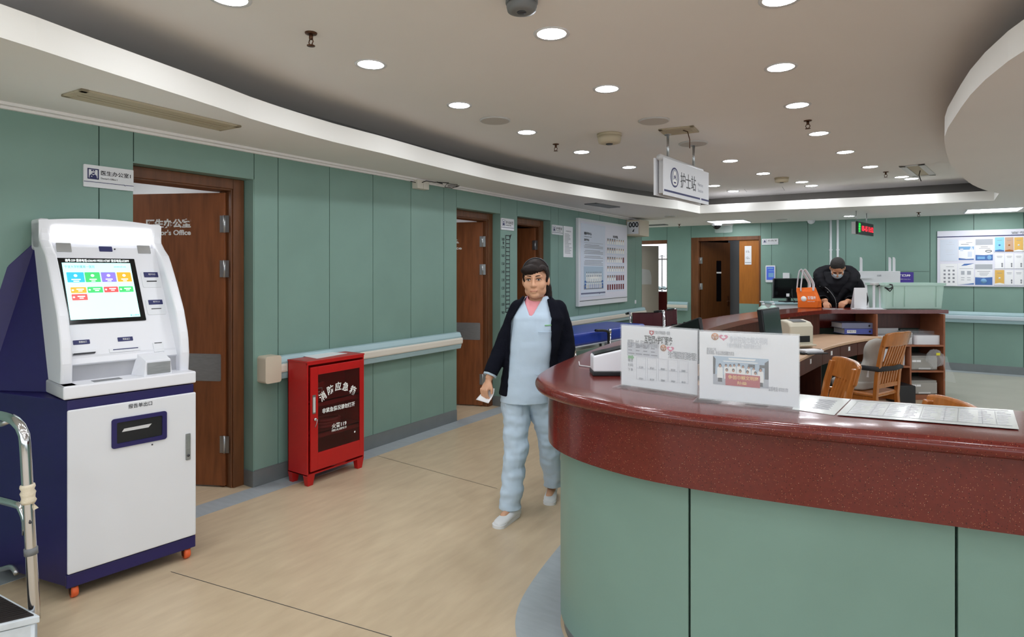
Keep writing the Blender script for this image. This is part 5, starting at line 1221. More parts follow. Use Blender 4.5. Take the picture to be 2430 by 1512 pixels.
# upright dividers under the top
for i in (70, 84, 97):
    t = (I[i + 1] - I[i - 1]).normalized(); b = MB(basis(at(I[i], 0), t, S_[i], ZV)); b.box(-.012, .012, .0, .1, .78, CT - .046); b.build('divider', 'wood_edge', counter, world=True)
DZT = .78
desk_e = [(3.2, 3.75), (2.2, 3.55), (1.2, 3.04), (.4, 2.86), (-.1, 2.80), (-.5, 2.90), (-.68, 3.2), (-.76, 3.6), (-.82, 4.3), (-.86, 5.1), (-.83, 5.875), (-.715, 6.997), (-.50, 7.85), (-.31, 8.33)]
ND = 70
DE = param(desk_e, ND)
DI = []
for k in range(ND):
    i = min(range(0, NO - 12), key=lambda i: (inn(i, .08) - DE[k]).length); DI.append(i)
for k in range(1, ND): DI[k] = max(DI[k], DI[k - 1])
DI[-1] = NO - 13
b = MB(); rs = []
for k in range(ND):
    p = inn(DI[k], .10); n_ = (DE[k] - p).normalized()
    rs.append([at(p, DZT - .035), at(p, DZT), at(DE[k] - n_ * .01, DZT), at(DE[k], DZT - .008), at(DE[k], DZT - .027), at(DE[k] - n_ * .01, DZT - .035)])
b.rings(rs, smooth=False); b.build('desk_top', 'laminate_desk', counter, world=True)
# drawers along the desk edge (between measured seams) and pedestals
def de_at(f):
    i = min(int(f), ND - 2); k = f - i; return DE[i].lerp(DE[i + 1], k)
def de_u(f): p = de_at(f); return CX + F * p.dot(RV) / p.dot(FV)
def de_find(u, lo=40, hi=ND - 1.01):
    for _ in range(40):
        m = (lo + hi) / 2
        if de_u(m) < u: lo = m
        else: hi = m
    return lo
seams = [34, 40, de_find(1901), de_find(1959), de_find(2001), de_find(2042), de_find(2084)]
for a, c in zip(seams, seams[1:]):
    p, q = de_at(a), de_at(c); t = (q - p).normalized(); n_ = Vector((t.y, -t.x, 0))
    L_ = (q - p).length; M = basis(at(p - n_ * .03, 0), t, ZV, n_)
    b = MB(M); b.box(.004, L_ - .004, .60, .735, -.02, 0); dr = b.build('drawer', 'wood_maroon', counter, world=True, bevel=.002)
    b = MB(M); b.box(L_ / 2 - .025, L_ / 2 + .025, .67, .715, 0, .002); b.build('label_tag', 'paper', dr, world=True)
for u0, u1 in ((1905, 1959),):
    for kk, (a, c) in enumerate(((de_find(1901), de_find(1962)),)):
        p, q = de_at(a), de_at(c); t = (q - p).normalized(); n_ = Vector((t.y, -t.x, 0)); L_ = (q - p).length; M = basis(at(p - n_ * .05, 0), t, ZV, n_)
        b = MB(M); b.box(0, .02, 0, .6, -.4, 0); b.box(L_ - .02, L_, 0, .6, -.4, 0); b.box(0, L_, .28, .3, -.4, 0); b.box(0, L_, 0, .08, -.4, 0); b.box(0, L_, .08, .6, -.4, -.38); b.build('pedestal', 'wood_maroon', counter, world=True)
for a in (44, 50):
    p, q = de_at(a), de_at(a + .4); t = (q - p).normalized(); n_ = Vector((t.y, -t.x, 0)); b = MB(basis(at(p - n_ * .05, 0), t, ZV, n_)); b.box(0, .02, 0, .6, -.42, 0); b.build('pedestal', 'wood_maroon', counter, world=True)

# shelf unit under the far end
dS = 7.28
SHM = VM(lat(2083, dS), dS, 0); SW = lat(2243, dS) - lat(2083, dS); H1 = CT - .05
def su(u): return lat(u, dS) - lat(2083, dS)
zA, zB, zC, zL = hz(819, dS), hz(880, dS), hz(941, dS), hz(869, dS)
shelf = thing('shelf_unit', 'open brown shelf unit with cubbies at the far end of the nurse station', 'shelf', SHM)
b = MB(); b.box(-.02, 0, 0, .44, 0, H1); b.build('side_board', 'wood_edge', shelf); b = MB(); b.box(SW - .02, SW, 0, .44, 0, H1); b.build('side_board', 'wood_edge', shelf)
b = MB(); b.box(0, SW, .42, .44, 0, H1); b.build('back_board', 'wood_maroon', shelf)
b = MB(); b.box(0, SW - .02, 0, .42, zA - .02, zA); b.build('shelf_board', 'wood_edge', shelf)
xm = su(2161)
b = MB(); b.box(xm - .01, xm + .01, 0, .42, 0, zA - .02); b.build('divider', 'wood_edge', shelf)
b = MB(); b.box(xm + .01, SW - .02, 0, .42, zB - .02, zB); b.build('shelf_board', 'wood_edge', shelf); b = MB(); b.box(0, xm - .01, 0, .42, zL - .02, zL); b.build('shelf_board', 'wood_edge', shelf)
b = MB(); b.box(0, SW - .02, .01, .42, 0, max(zC, .06)); b.build('plinth', 'wood_edge', shelf)
b = MB(); b.box(SW - .002, SW + .002, .0, .52, 0, H1); b.build('end_panel', 'green_wall', shelf)
def on_shelf(x, y, z, yaw=0): return SHM @ T(x, y, z) @ RZ(yaw)
# drawer boxes, trays, boxes on the shelf
for u0, u1, v0, v1, zz, lab in ((2165, 2230, 846, 880, zB, 'clear plastic drawer box on the middle shelf under the crumpled bag'), (2165, 2230, 905, 938, max(zC, .06), 'clear plastic drawer box on the lowest shelf at the far end')):
    w, h = su(u1) - su(u0), hz(v0, dS) - hz(v1, dS); h = min(h, .20)
    o = thing('drawer_box', lab, 'storage box', on_shelf(su(u0), .03, zz), 'clear drawer boxes in the shelf unit')
    b = MB(); b.box(0, w, .02, .34, 0, h); b.build('body', 'clear_drawer', o, bevel=.006)
    b = MB(); b.box(.008, w - .008, .0, .02, .01, h - .02); f = b.build('drawer', 'clear_drawer', o, bevel=.006)
    b = MB(); b.box(w * .28, w * .72, -.006, 0, .012, .03); b.build('pull', 'light_grey_plastic', f)
    for x in (.05, .105): b = MB(); b.box(w * .05 + x - .05, w * .05 + x, -.002, 0, h * .58, h * .72); b.build('label', 'paper', f)
o = thing('storage_tray', 'white lidded box with rounded corners at the right end of the top shelf', 'box', on_shelf(su(2179), .05, zA))
w = su(2240) - su(2179); b = MB(); b.rrect(0, w, 0, .3, 0, .11, .03); b.build('body', 'white_plastic', o, bevel=.015); b = MB(); b.rrect(-.004, w + .004, .1, .31, .112, .155, .03); b.build('lid', 'clear_film', o)
o = thing('storage_tray', 'white paper tray behind the tall chair on the top shelf', 'tray', on_shelf(su(2090), .08, zA))
w = su(2176) - su(2090); b = MB(); b.box(0, w, 0, .28, 0, .012); b.box(0, .01, 0, .28, .012, .14); b.box(w - .01, w, 0, .28, .012, .14); b.box(0, w, .27, .28, .012, .17); b.box(0, w, 0, .01, .012, .08); b.build('body', 'light_grey_plastic', o, bevel=.003)
b = MB(); b.box(.03, w - .03, .03, .25, .013, .10); tag(b.build('paper_stack', 'paper'), 'stack of white paper in the tray on the top shelf', 'paper'); place(bpy.data.objects[-1] if False else [x for x in COL.objects if x.name == 'paper_stack'][0], o.matrix_world)
o = thing('document_box', 'white document box half hidden by the tall chair on the left middle shelf', 'box', on_shelf(su(2092), .06, zL)); w = xm - .03 - su(2092)
b = MB(); b.box(0, w, 0, .28, 0, .2); k = b.build('body', 'white_satin', o, bevel=.004); b = MB(); b.box(w * .2, w * .6, -.002, 0, .08, .13); b.build('label', 'paper_blue', k)
o = tag(place(MB().box(0, .2, 0, .25, 0, .22).build('waste_bin', 'black_plastic', bevel=.01), on_shelf(su(2096) + .02, -.26, 0)), 'black bin on the floor beside the tall chair and the shelf unit', 'bin')
# crumpled clear bag with a yellow tag
random.seed(11)
def crumple(c, r, sx, sy, sz, n=26, m=16, amp=.35, seed=0.0):
    b = MB(); rs = []
    for i in range(m + 1):
        a = -math.pi / 2 + math.pi * i / m; q = max(math.cos(a), .02); ring = []
        for k in range(n):
            t = 2 * math.pi * k / n; d = Vector((q * math.cos(t), q * math.sin(t), math.sin(a)))
            f = 1 + amp * noise.noise(d * 2.3 + Vector((seed, 0, 0))) + amp * .5 * noise.noise(d * 6 + Vector((0, seed, 0)))
            ring.append((c[0] + d.x * r * sx * f, c[1] + d.y * r * sy * f, c[2] + d.z * r * sz * f))
        rs.append(ring)
    b.rings(rs, smooth=True); return b
o = thing('plastic_bag', 'crumpled clear plastic bag with a yellow tag hanging over the middle drawer box', 'bag', on_shelf(su(2215), -.03, zB + .13))
crumple((0, 0, .02), .10, 1, .55, 1.0, seed=3).build('bag', 'clear_film', o)
b = MB(); b.rings([[(.03, -.02, .06), (.12, -.03, .05)], [(.06, -.05, -.05), (.13, -.06, -.06)], [(.09, -.07, -.15), (.18, -.05, -.14)], [(.06, -.06, -.23), (.20, -.07, -.26)]], closed=False); b.build('hanging_flap', 'clear_film', o)
b = MB(); b.box(-.045, .0, -.085, -.083, .07, .1); b.build('price_tag', 'yellow_tag', o, label='yellow tag')
# folders in the cubby left of the shelf unit
dF = 7.35
fz = DZT + .002
for u0, u1, v0, v1, m, lab in ((2004, 2079, 780, 794, 'folder_blue', 'blue lever file lying flat in the cubby with a white label, lower one'), (1998, 2079, 766, 778, 'folder_slate', 'slate grey lever file lying on top of the blue one in the cubby')):
    w = lat(u1, dF) - lat(u0, dF); o = thing('lever_file', lab, 'file', VM(lat(u0, dF), dF, fz, 0), 'lever files in the cubby')
    h = .068; b = MB(); b.box(0, w, 0, .006, 0, h); b.box(0, w, 0, .27, 0, .004); b.box(0, w, 0, .27, h - .004, h); b.build('cover', m, o, bevel=.002)
    b = MB(); b.box(.01, w - .01, .02, .26, .005, h - .005); b.build('pages', 'paper', o)
    if m == 'folder_blue': b = MB(); b.box(.03, .14, -.0015, 0, .015, .05); b.text('护理文书', .02, basis(Vector((.035, -.0018, .025)), Vector((1, 0, 0)), ZV, Vector((0, -1, 0))), mi=1, fit=(0, .1, 0, .02)); b.build('label', ['paper', 'ink_black'], o)
    b = MB(); b.M = basis(Vector((w * .8, -.001, h / 2)), Vector((1, 0, 0)), ZV, Vector((0, -1, 0))); b.lathe([(.012, 0), (.012, .001)], 14); b.build('finger_hole', 'black_plastic', o)
    fz += h + .001
# printer on the desk
dP = 6.05
o = thing('printer', 'beige desktop laser printer on the desk between the two screens', 'printer', VM(lat(1870, dP), dP - .05, DZT, .25))
pw, ph, pdp = .275, hz(760, dP) - DZT, .34
b = MB(); pr = [(0, 0), (pdp, 0), (pdp, ph * .75), (pdp * .8, ph * .92), (pdp * .4, ph), (pdp * .1, ph * .93), (0, ph * .78)]
b.rings([[(0, y, z) for y, z in pr], [(pw, y, z) for y, z in pr]], smooth=False); bd = b.build('body', 'beige_plastic', o, bevel=.018, seg=3)
b = MB(); b.add([(pw * .22, pdp * .42, ph + .001), (pw * .8, pdp * .42, ph + .001), (pw * .8, pdp * .1, ph * .94), (pw * .22, pdp * .1, ph * .94)], [(0, 1, 2, 3)]); b.build('output_well', 'black_plastic', bd)
b = MB(); b.box(pw * .30, pw * .82, -.004, .01, ph * .22, ph * .44); b.build('paper_slot', 'black_plastic', bd); b = MB(); b.box(pw * .22, pw * .9, -.07, .01, ph * .1, ph * .16); b.build('paper_tray', 'beige_plastic', o, bevel=.004)
b = MB(); b.box(pw - .001, pw + .003, pdp * .1, pdp * .45, ph * .15, ph * .5); b.build('side_vents', 'dark_grey', bd)
# notebook + telephone on the desk
dN = 5.62
o = thing('notepad', 'white notepad on a black pad beside the printer', 'notepad', VM(lat(1912, dN), dN, DZT, .2)); b = MB(); b.box(-.02, .2, -.05, .12, 0, .012); b.build('pad', 'black_plastic', o, bevel=.003); b = MB(); b.box(0, .19, .0, .13, .013, .03); b.build('pages', 'paper', o)
b = MB(); b.tube([(.19, .02, .025), (.21, .06, .03), (.19, .11, .025)], .006, 8); b.build('clip', 'steel', o)
o = thing('computer_mouse', 'small black mouse just left of the notepad on the desk', 'mouse', VM(lat(1903, 5.6), 5.6, DZT)); MB().ball((0, 0, .012), .03, .05, .016).build('shell', 'black_plastic', o)
# screens seen from the side / rear
def monitor(name, label, M, w, h, t=.035, lean=0.0, base=True, stem=.12):
    o = thing(name, label, 'monitor', M)
    Mx = T(0, 0, stem) @ RX(-lean)
    b = MB(Mx); b.box(-w / 2, w / 2, 0, t, 0, h); b.box(-w * .3, w * .3, t, t + .03, h * .2, h * .75); bz = b.build('housing', 'black_plastic', o, bevel=.006)
    b = MB(Mx); b.box(-w / 2 + .012, w / 2 - .012, -.002, 0, .02, h - .012); b.build('screen', 'black_gloss', bz)
    if base:
        b = MB(); b.rrect(-.12, .12, -.06, .14, 0, .014, .03); b.build('base', 'black_plastic', o); b = MB(); b.box(-.03, .03, .03, .06, .01, stem + h * .4); b.build('stand', 'black_plastic', o)
    return o
d1 = 5.0
mo = monitor('monitor', 'black desk monitor turned nearly edge-on behind the white card holders', VM(lat(1842, d1), d1, DZT, .86), .44, hz(731, d1) - DZT - .1, .04, .12, True, .1)
d2 = 4.35; q = VM(lat(1632, d2), d2, DZT, -.9) @ T(0, 0, -.02) @ RY(-.36)
mo = monitor('monitor', 'dark monitor whose top corner peeks above the left white card holder', q, .40, hz(757, d2) - DZT - .1, .03, .25, True, .1)

# ---------------------------------------------------------------- chairs behind the counter
def chair(label, M, strap=False):
    o = thing('wooden_chair', label, 'chair', M, 'wooden chairs behind the counter')    # faces -y locally, back at +y
    b = MB(); n = 12
    b.rings([[(-.21, -.21, .42), (.21, -.21, .42), (.19, .2, .42), (-.19, .2, .42)], [(-.225, -.225, .435), (.225, -.225, .435), (.20, .21, .435), (-.20, .21, .435)], [(-.215, -.215, .46), (.215, -.215, .46), (.19, .2, .455), (-.19, .2, .455)]], smooth=False); b.build('seat', 'wood_chair', o, bevel=.01)
    for x in (-.19, .19):
        b = MB(); b.rings([[(x - .02, -.20, 0), (x + .02, -.20, 0), (x + .02, -.16, 0), (x - .02, -.16, 0)], [(x - .024, -.21, .42), (x + .024, -.21, .42), (x + .024, -.16, .42), (x - .024, -.16, .42)]], smooth=False); b.build('leg', 'wood_chair', o, bevel=.005)
    prof = [(.23, 0), (.20, .42), (.215, .62), (.255, .85), (.29, .98)]
    for x in (-.185, .185):
        b = MB(); b.rings([[(x - .021, y - .016, z), (x + .021, y - .016, z), (x + .021, y + .018, z), (x - .021, y + .018, z)] for y, z in prof], smooth=False); b.build('back_post', 'wood_chair', o, bevel=.005)
    b = MB(); rs = []
    for k in range(13):
        x = -.215 + .43 * k / 12; c = .035 * (1 - (x / .215) ** 2); z0 = .88 - .0; z1 = 1.0 + .012 * (1 - (x / .215) ** 4)
        rs.append([(x, .262 + c, z0), (x, .292 + c, z1), (x, .318 + c, z1), (x, .288 + c, z0)])
    b.rings(rs, smooth=False); b.build('top_rail', 'wood_chair', o, bevel=.012, seg=3)
    b = MB(); b.box(-.18, .18, .195, .22, .50, .54); b.build('lower_rail', 'wood_chair', o, bevel=.004)
    for k in range(7):
        x = -.135 + .27 * k / 6; b = MB(); b.rings([[(x - .011, y + c - .006, z), (x + .011, y + c - .006, z), (x + .011, y + c + .006, z), (x - .011, y + c + .006, z)] for y, z, c in ((.205, .53, 0), (.225, .68, .008), (.26, .82, .02), (.278, .9, .028))], smooth=False); b.build('slat', 'wood_chair', o)
    b = MB(); b.box(-.18, .18, -.19, -.17, .36, .42); b.box(-.19, -.17, -.17, .2, .36, .42); b.box(.17, .19, -.17, .2, .36, .42); b.build('seat_frame', 'wood_chair', o)
    return o
ch = chair('slatted wooden chair with grey cushion strapped to its back, beside the shelf unit', VM(lat(2098, 5.35), 5.35, 0, 1.05 + math.pi))
chM = VM(lat(2128, 5.42) - .53 * .29, 5.42 + .85 * .29, 0, -2.58); place(ch, chM)
c2M = VM(lat(2001, 3.70) - .98 * .29, 3.70 + .17 * .29, 0, -1.742); dup(ch, c2M, 'glossy wooden chair nearest the white card holders, seen from behind')
c3M = VM(lat(2238, 2.95), 3.02, -.02, -.55 + math.pi * 0); dup(ch, VM(1.81 - .98 * .29, 2.50 + .17 * .29, 0, -1.742), 'wooden chair of which only the rounded top rail shows above the laminated sheet')
# cushions on the slatted chair
cu = MB(); rs = []
for k in range(25):
    t = k / 24; z = .47 + .46 * t; w = .165 * math.sqrt(max(0.02, 1 - (2 * t - 1) ** 8)) * (1 - .30 * math.exp(-((t - .58) / .14) ** 2) - .10 * t); y0 = .03 + .10 * t
    th = .055 * math.sqrt(max(.03, 1 - (2 * t - 1) ** 6))
    rs.append([(w * math.cos(a), y0 - .015 + th * math.sin(a), z) for a in [2 * math.pi * j / 24 for j in range(24)]])
cu.rings(rs); o = thing('back_cushion', 'grey figure-eight lumbar cushion leaning on the back of the slatted chair', 'cushion', chM); cb_ = cu.build('cushion', 'grey_fabric', o)
b = MB(); b.tube([(-.22, .05, .68), (-.21, .24, .68), (0, .275, .68), (.21, .24, .68), (.22, .05, .68), (.1, -.005, .68), (-.1, -.005, .68)], .022, 8, closed=True, flat=.25); b.M = Matrix.Identity(4)
b.build('strap', 'strap_black', o, label='black elastic strap round the chair back')
b = MB(); b.box(.10, .104, .06, .1, .58, .64); b.build('care_label', 'paper', o)
cu = MB(); cu.M = Matrix.Identity(4); rs = []
for k in range(9):
    t = k / 8; s = math.sqrt(max(.05, 1 - (2 * t - 1) ** 4)); rs.append([(x * (.9 + .1 * s), y * (.9 + .1 * s) - .04, .462 + .075 * t) for x, y in rr_poly(-.2, .2, -.19, .12, .09, 5)])
cu.rings(rs); o = thing('seat_cushion', 'grey moulded seat cushion on the slatted chair', 'cushion', chM); cu.build('cushion', 'grey_fabric', o, bevel=0)
# ---------------------------------------------------------------- things on the near counter
def stand(label, uL, vL, uR, vR, vTopL, vTopR):
    pL, pR = on_z(uL, vL, CT), on_z(uR, vR, CT); ax = Vector((pR.x - pL.x, pR.y - pL.y, 0)); w = ax.length; ax.normalize(); n = Vector((ax.y, -ax.x, 0)); n = n if n.dot(EYEP - pL) > 0 else -n
    up = on_plane(uL, vTopL, pL, n).z - CT
    M = basis(Vector((pL.x, pL.y, CT)), ax, ZV, n)
    o = thing('acrylic_sign_holder', label, 'sign holder', M)
    b = MB(); b.box(0, w, .004, up, -.0115, -.0095); b.build('back_sheet', 'acrylic', o)
    b = MB(); b.box(0, w, .004, up, .001, .0026); b.build('front_sheet', 'acrylic', o)
    b = MB(); b.box(-.012, w, .0, .004, -.045, .045); b.build('foot_plate', 'acrylic', o)
    b = MB(); b.box(.003, w - .003, .008, up - .006, -.006, -.001); s = b.build('insert', 'paper', o)
    def f(u, v): q = M.inverted() @ on_plane(u, v, M.translation, n); return q.x, q.y
    return o, s, f, w, up
def tx(b, f, body, u0, v0, u1, v1, bold=0, mi=0):
    a, c = f(u0, v1); d, e = f(u1, v0); b.text(body, .02, T(0, 0, -.0004), fit=(a, d, c, e), bold=bold, depth=.0002, mi=mi)
def emblems(s, f, u, v, r, suffix):
    x, y = f(u, v); R = abs(f(u, v - r)[1] - y)
    b = MB(); b.lathe([(R, -.0008), (R, -.0003)], 24, M=T(x, y, 0)); e = b.build('round_emblem', 'emblem_gold', s)
    b = MB()
    for a in (90, 210, 330):
        t = math.radians(a); b.tube([(x + R * .78 * math.cos(t + .35), y + R * .78 * math.sin(t + .35), -.0001), (x + R * .2 * math.cos(t), y + R * .2 * math.sin(t), -.0001), (x + R * .78 * math.cos(t - .35), y + R * .78 * math.sin(t - .35), -.0001)], R * .085, 6)
    b.build('emblem_lines', 'paper', e)
    x2, y2 = x + R * 2.25, y - R * .1; b = MB()
    b.prism([(x2 + R * 1.05 * (16 * math.sin(t) ** 3) / 16 + R * .12 * math.sin(t), y2 + R * .9 * (13 * math.cos(t) - 5 * math.cos(2 * t) - 2 * math.cos(3 * t) - math.cos(4 * t)) / 16) for t in [i * math.pi / 16 for i in range(32)]], -.0008, -.0003); h = b.build('heart_emblem', 'emblem_pink', s)
    b = MB(); b.prism([(x2 + R * .55 * math.cos(t), y2 + R * .05 + R * .3 * math.sin(t)) for t in [i * .2618 for i in range(24)]], -.0003, -.0001); b.lathe([(R * .14, -.0006), (R * .14, -.0001)], 12, M=T(x2 - R * .6, y2 + R * 1.15, 0)); b.build('heart_detail', 'paper', h)
oL, s, f, w, up = stand('left white card holder on the stone counter, headed with service text and empty squares', 1473, 917, 1656, 943, 769, 782)
b = MB(); tx(b, f, '互联网+护理服务', 1529, 800, 1596, 815, .0006); b.build('heading', 'ink_black', s)
b = MB(); tx(b, f, '宁波大学附属第一医院', 1553, 787, 1590, 793); tx(b, f, '就医服务一站式，足不出户享护理到家服务', 1489, 811, 1563, 821); tx(b, f, '互联网+护理服务项目', 1510, 819, 1540, 826); b.build('lettering', 'ink_grey', s)
b = MB(); tx(b, f, '宁波大学附属医院首家互联网护理服务', 1585, 838, 1653, 850); tx(b, f, '微信', 1490, 852, 1502, 858); tx(b, f, '扫码', 1490, 863, 1502, 869); tx(b, f, '下单', 1490, 874, 1502, 880); b.build('pale_lettering', 'ink_grey', s)
b = MB(); x, y = f(1546, 790); b.prism([(x - .010, y + .009), (x + .010, y + .009), (x + .010, y - .003), (x, y - .011), (x - .010, y - .003)], -.0008, -.0003); c_ = b.build('crest', 'banner_red', s); b = MB(); b.box(x - .002, x + .002, y - .005, y + .006, -.0003, -.0001); b.box(x - .005, x + .005, y - .001, y + .003, -.0003, -.0001); b.build('crest_cross', 'paper', c_)
b = MB(); a, c = f(1488, 843); d, e = f(1563, 818); b.box(a, d, c, e, -.0009, -.0006); tb_ = b.build('price_table', 'ink_pale', s)
b = MB(); 
for i in range(3):
    for k in range(4): xa = a + (d - a) * (.04 + k * .24); ya = c + (e - c) * (.62 - i * .24); b.box(xa, xa + (d - a) * (.12 if i < 2 else .2), ya, ya + (e - c) * .07, -.0006, -.0003)
b.build('table_text', 'ink_grey', tb_)
emblems(s, f, 1574, 826, 8, '')
b = MB(); x, y = f(1490, 847); b.prism([(x, y + .006), (x + .018, y + .006), (x + .018, y + .011), (x + .028, y), (x + .018, y - .011), (x + .018, y - .006), (x, y - .006)], -.0008, -.0003); b.build('arrow', 'arrow_green', s)
# frames where codes stood: left empty, only their frames and captions
b = MB(); bc = MB()
us = [1521, 1547, 1573, 1597, 1622]
for r_, vb in enumerate((860, 887)):
    for k, u in enumerate(us):
        v = vb + (u - 1521) * .085
        a, c = f(u - 11, v + 13 + (u - 1521) * 0); d, e = f(u + 11, v - 11)
        for q in ((a, d, c, c + .001), (a, d, e - .001, e), (a, a + .001, c, e), (d - .001, d, c, e)): b.box(*q, -.0006, -.0003)
        tx(bc, f, ['王', '李', '陈梅', '周芳', '张丽', '刘', '赵云', '吴静', '孙燕', '林'][r_ * 5 + k] + '护', u - 5, v + 10, u + 5, v + 14)
b.build('card_frames', 'ink_pale', s); bc.build('captions', 'ink_grey', s)
oR, s, f, w, up = stand('right white card holder on the stone counter, with staff photo and red banner', 1658, 950, 1898, 973, 783, 792)
emblems(s, f, 1696.5, 799, 8.6, '')
b = MB(); tx(b, f, '争创院级巾帼文明岗', 1731, 802, 1821, 814); tx(b, f, '宁波大学附属第一医院护理单元介绍', 1725, 818, 1806, 825); b.build('pale_lettering', 'ink_pale', s)
b = MB(); tx(b, f, '我们的口号:', 1677, 826, 1700, 832); tx(b, f, '追求卓越，永远以患者满意为宗旨', 1677, 835, 1742, 841); tx(b, f, '监督电话: 87035170', 1824, 921, 1870, 928); b.build('lettering', 'ink_grey', s)
b = MB(); P = [f(1692, 911), f(1824, 923), f(1824, 852), f(1692, 845)]
x0, x1 = P[0][0], P[1][0]; y0, y1 = (P[0][1] + P[1][1]) / 2, (P[2][1] + P[3][1]) / 2
b.box(x0, x1, y0, y1, -.0009, -.0005); ph = b.build('group_photo', 'photo_blue', s); W_, H_ = x1 - x0, y1 - y0
def pr(b, pts, z): b.prism([(x0 + W_ * a, y0 + H_ * c) for a, c in pts], z, z + .00008)
b = MB(); pr(b, [(0, 0), (1, 0), (1, .30), (0, .36)], -.0005); b.build('photo_floor', 'poster_grey', ph)
b = MB(); pr(b, [(0, .36), (.04, .36), (.05, .9), (0, 1)], -.0004); pr(b, [(.93, .3), (1, .3), (1, .95), (.93, .85)], -.0004); pr(b, [(.64, .68), (.76, .68), (.76, .78), (.64, .78)], -.0004); pr(b, [(.84, .68), (.95, .68), (.95, .78), (.84, .78)], -.0004); b.build('photo_dark_walls', 'dark_grey', ph)
b = MB(); pr(b, [(.3, .9), (.75, .9), (.78, .96), (.28, .96)], -.0004); pr(b, [(.2, .82), (.8, .82), (.82, .85), (.18, .85)], -.0004); b.build('photo_ceiling_lamps', 'ink_white', ph)
coats, skins, hairs, legs = MB(), MB(), MB(), MB()
ppl = [(.13, .66, 1.1), (.24, .68, .8), (.32, .68, .8), (.39, .7, .8), (.475, .72, .8), (.55, .67, .8), (.65, .66, .8), (.74, .63, .8), (.86, .60, 1.1), (.255, .52, .95), (.375, .52, .95), (.50, .51, .95), (.63, .50, .95), (.77, .48, .95)]
for k, (cx_, cy_, sc) in enumerate(ppl):
    z = -.0004 + k * .00002; hgt = .42 if sc > 1 else .3
    pr(coats, [(cx_ - .05 * sc, cy_ - hgt), (cx_ + .05 * sc, cy_ - hgt), (cx_ + .045 * sc, cy_ - .06), (cx_ + .02, cy_ - .03), (cx_ - .02, cy_ - .03), (cx_ - .045 * sc, cy_ - .06)], z)
    pr(hairs, [(cx_ + .027 * sc * math.cos(t), cy_ + .015 + .065 * sc * math.sin(t)) for t in [i * .5236 for i in range(12)]], z + .00003)
    pr(skins, [(cx_ + .019 * sc * math.cos(t), cy_ - .005 + .045 * sc * math.sin(t)) for t in [i * .5236 for i in range(12)]], z + .00008)
    if sc > 1: pr(legs, [(cx_ - .04, cy_ - hgt - .14), (cx_ + .04, cy_ - hgt - .14), (cx_ + .035, cy_ - hgt), (cx_ - .035, cy_ - hgt)], z)
coats.build('photo_coats', 'ink_white', ph); hairs.build('photo_hair', 'ink_black', ph); skins.build('photo_faces', 'skin_man', ph); legs.build('photo_legs', 'ink_black', ph)
b = MB(); pr(b, [(.23, .0), (.85, -.01), (.85, .40), (.23, .42)], .00005); bn = b.build('photo_banner', 'banner_red', ph)
b = MB()
def pt(body, xa, xb, ya, yb): b.text(body, .02, T(0, 0, .0002), fit=(x0 + W_ * xa, x0 + W_ * xb, y0 + H_ * ya, y0 + H_ * yb), bold=.0004, depth=.00008)
pt('争创巾帼文明岗', .28, .82, .22, .37); pt('院级', .45, .62, .05, .17); b.build('banner_lettering', 'banner_gold', ph)

# white scanner / card terminal
dT = 2.9; pA = on_z(1408, 893, CT); pB = on_z(1474, 897, CT)
M = basis(Vector((pA.x, pA.y, CT)), RV, FV, ZV); o = thing('card_reader', 'white wedge-shaped card reader with a dark glass top beside the left card holder', 'card reader', M)
L_ = .20; k = (pA - EYEP).dot(FV) / F; h0 = (893 - 846) * k; h1 = (893 - 832) * k
b = MB(); b.rings([[(0, 0, .018), (L_, 0, .018), (L_, .11, .018), (0, .11, .018)], [(.0, .004, h0), (L_, .004, h1 + .02), (L_, .11, h1 + .02), (.0, .11, h0)]], smooth=False); bd = b.build('body', 'white_plastic', o, bevel=.008, seg=3)
b = MB(); b.box(-.003, L_, -.003, .113, 0, .02); b.build('base', 'black_plastic', o, bevel=.004)
b = MB(); sl_ = (h1 + .02 - h0) / L_; b.rings([[(.006, .014, h0 + .002 + .006 * sl_), (L_, .014, h1 + .022), (L_, .10, h1 + .022), (.006, .10, h0 + .002 + .006 * sl_)], [(.006, .014, h0 + .006 + .006 * sl_), (L_, .014, h1 + .026), (L_, .10, h1 + .026), (.006, .10, h0 + .006 + .006 * sl_)]], smooth=False); b.build('glass_top', 'black_gloss', o)
b = MB(); b.tube([(.12, .11, .015), (.10, .18, .006), (.03, .22, .005), (-.03, .28, .005), (-.02, .4, .005)], .003, 6); b.build('cable', 'light_grey_plastic', o)
# laminated sheets lying on the counter
def sheet(name, label, px, m='paper', t=.0012, lift=.0006):
    q = [on_z(u, v, CT + lift) for u, v in px]; c = sum(q, Vector()) / len(q)
    o = thing(name, label, 'paper', T(c.x, c.y, CT)); b = MB(); n = len(q)
    b.prism([(p.x - c.x, p.y - c.y) for p in q], lift, lift + t); s = b.build('sheet', m, o); return o, s, c, q
o, s, c, q = sheet('patient_chart_sheet', 'long laminated sheet with a printed table lying at the right on the stone counter', [(1986, 985), (2020, 950), (2404, 974), (2418, 1019)], 'paper', .0016, .003)
s.data.materials[0] = mat('laminated_print', (222, 228, 226), 0.12, coat=.6)
A_, B_, C_, D_ = q[0], q[1], q[2], q[3]
def bil(x, y): p = A_.lerp(D_, x).lerp(B_.lerp(C_, x), y); return Vector((p.x - c.x, p.y - c.y, 0))
def cell(b, x0, x1, y0, y1, z=.0047): 
    P = [bil(x0, y0), bil(x1, y0), bil(x1, y1), bil(x0, y1)]; b.prism([(p.x, p.y) for p in P], z, z + .0003)
b = MB(); random.seed(8)
for k in range(9): xx = .05 + k * .105 + (.03 if k % 2 else 0); cell(b, xx, xx + .0022, .1, .9)
for k in range(2): cell(b, .04, .97, .1 + .8 * k, .112 + .8 * k)
b.build('table_lines', 'ink_grey', s)
b = MB()
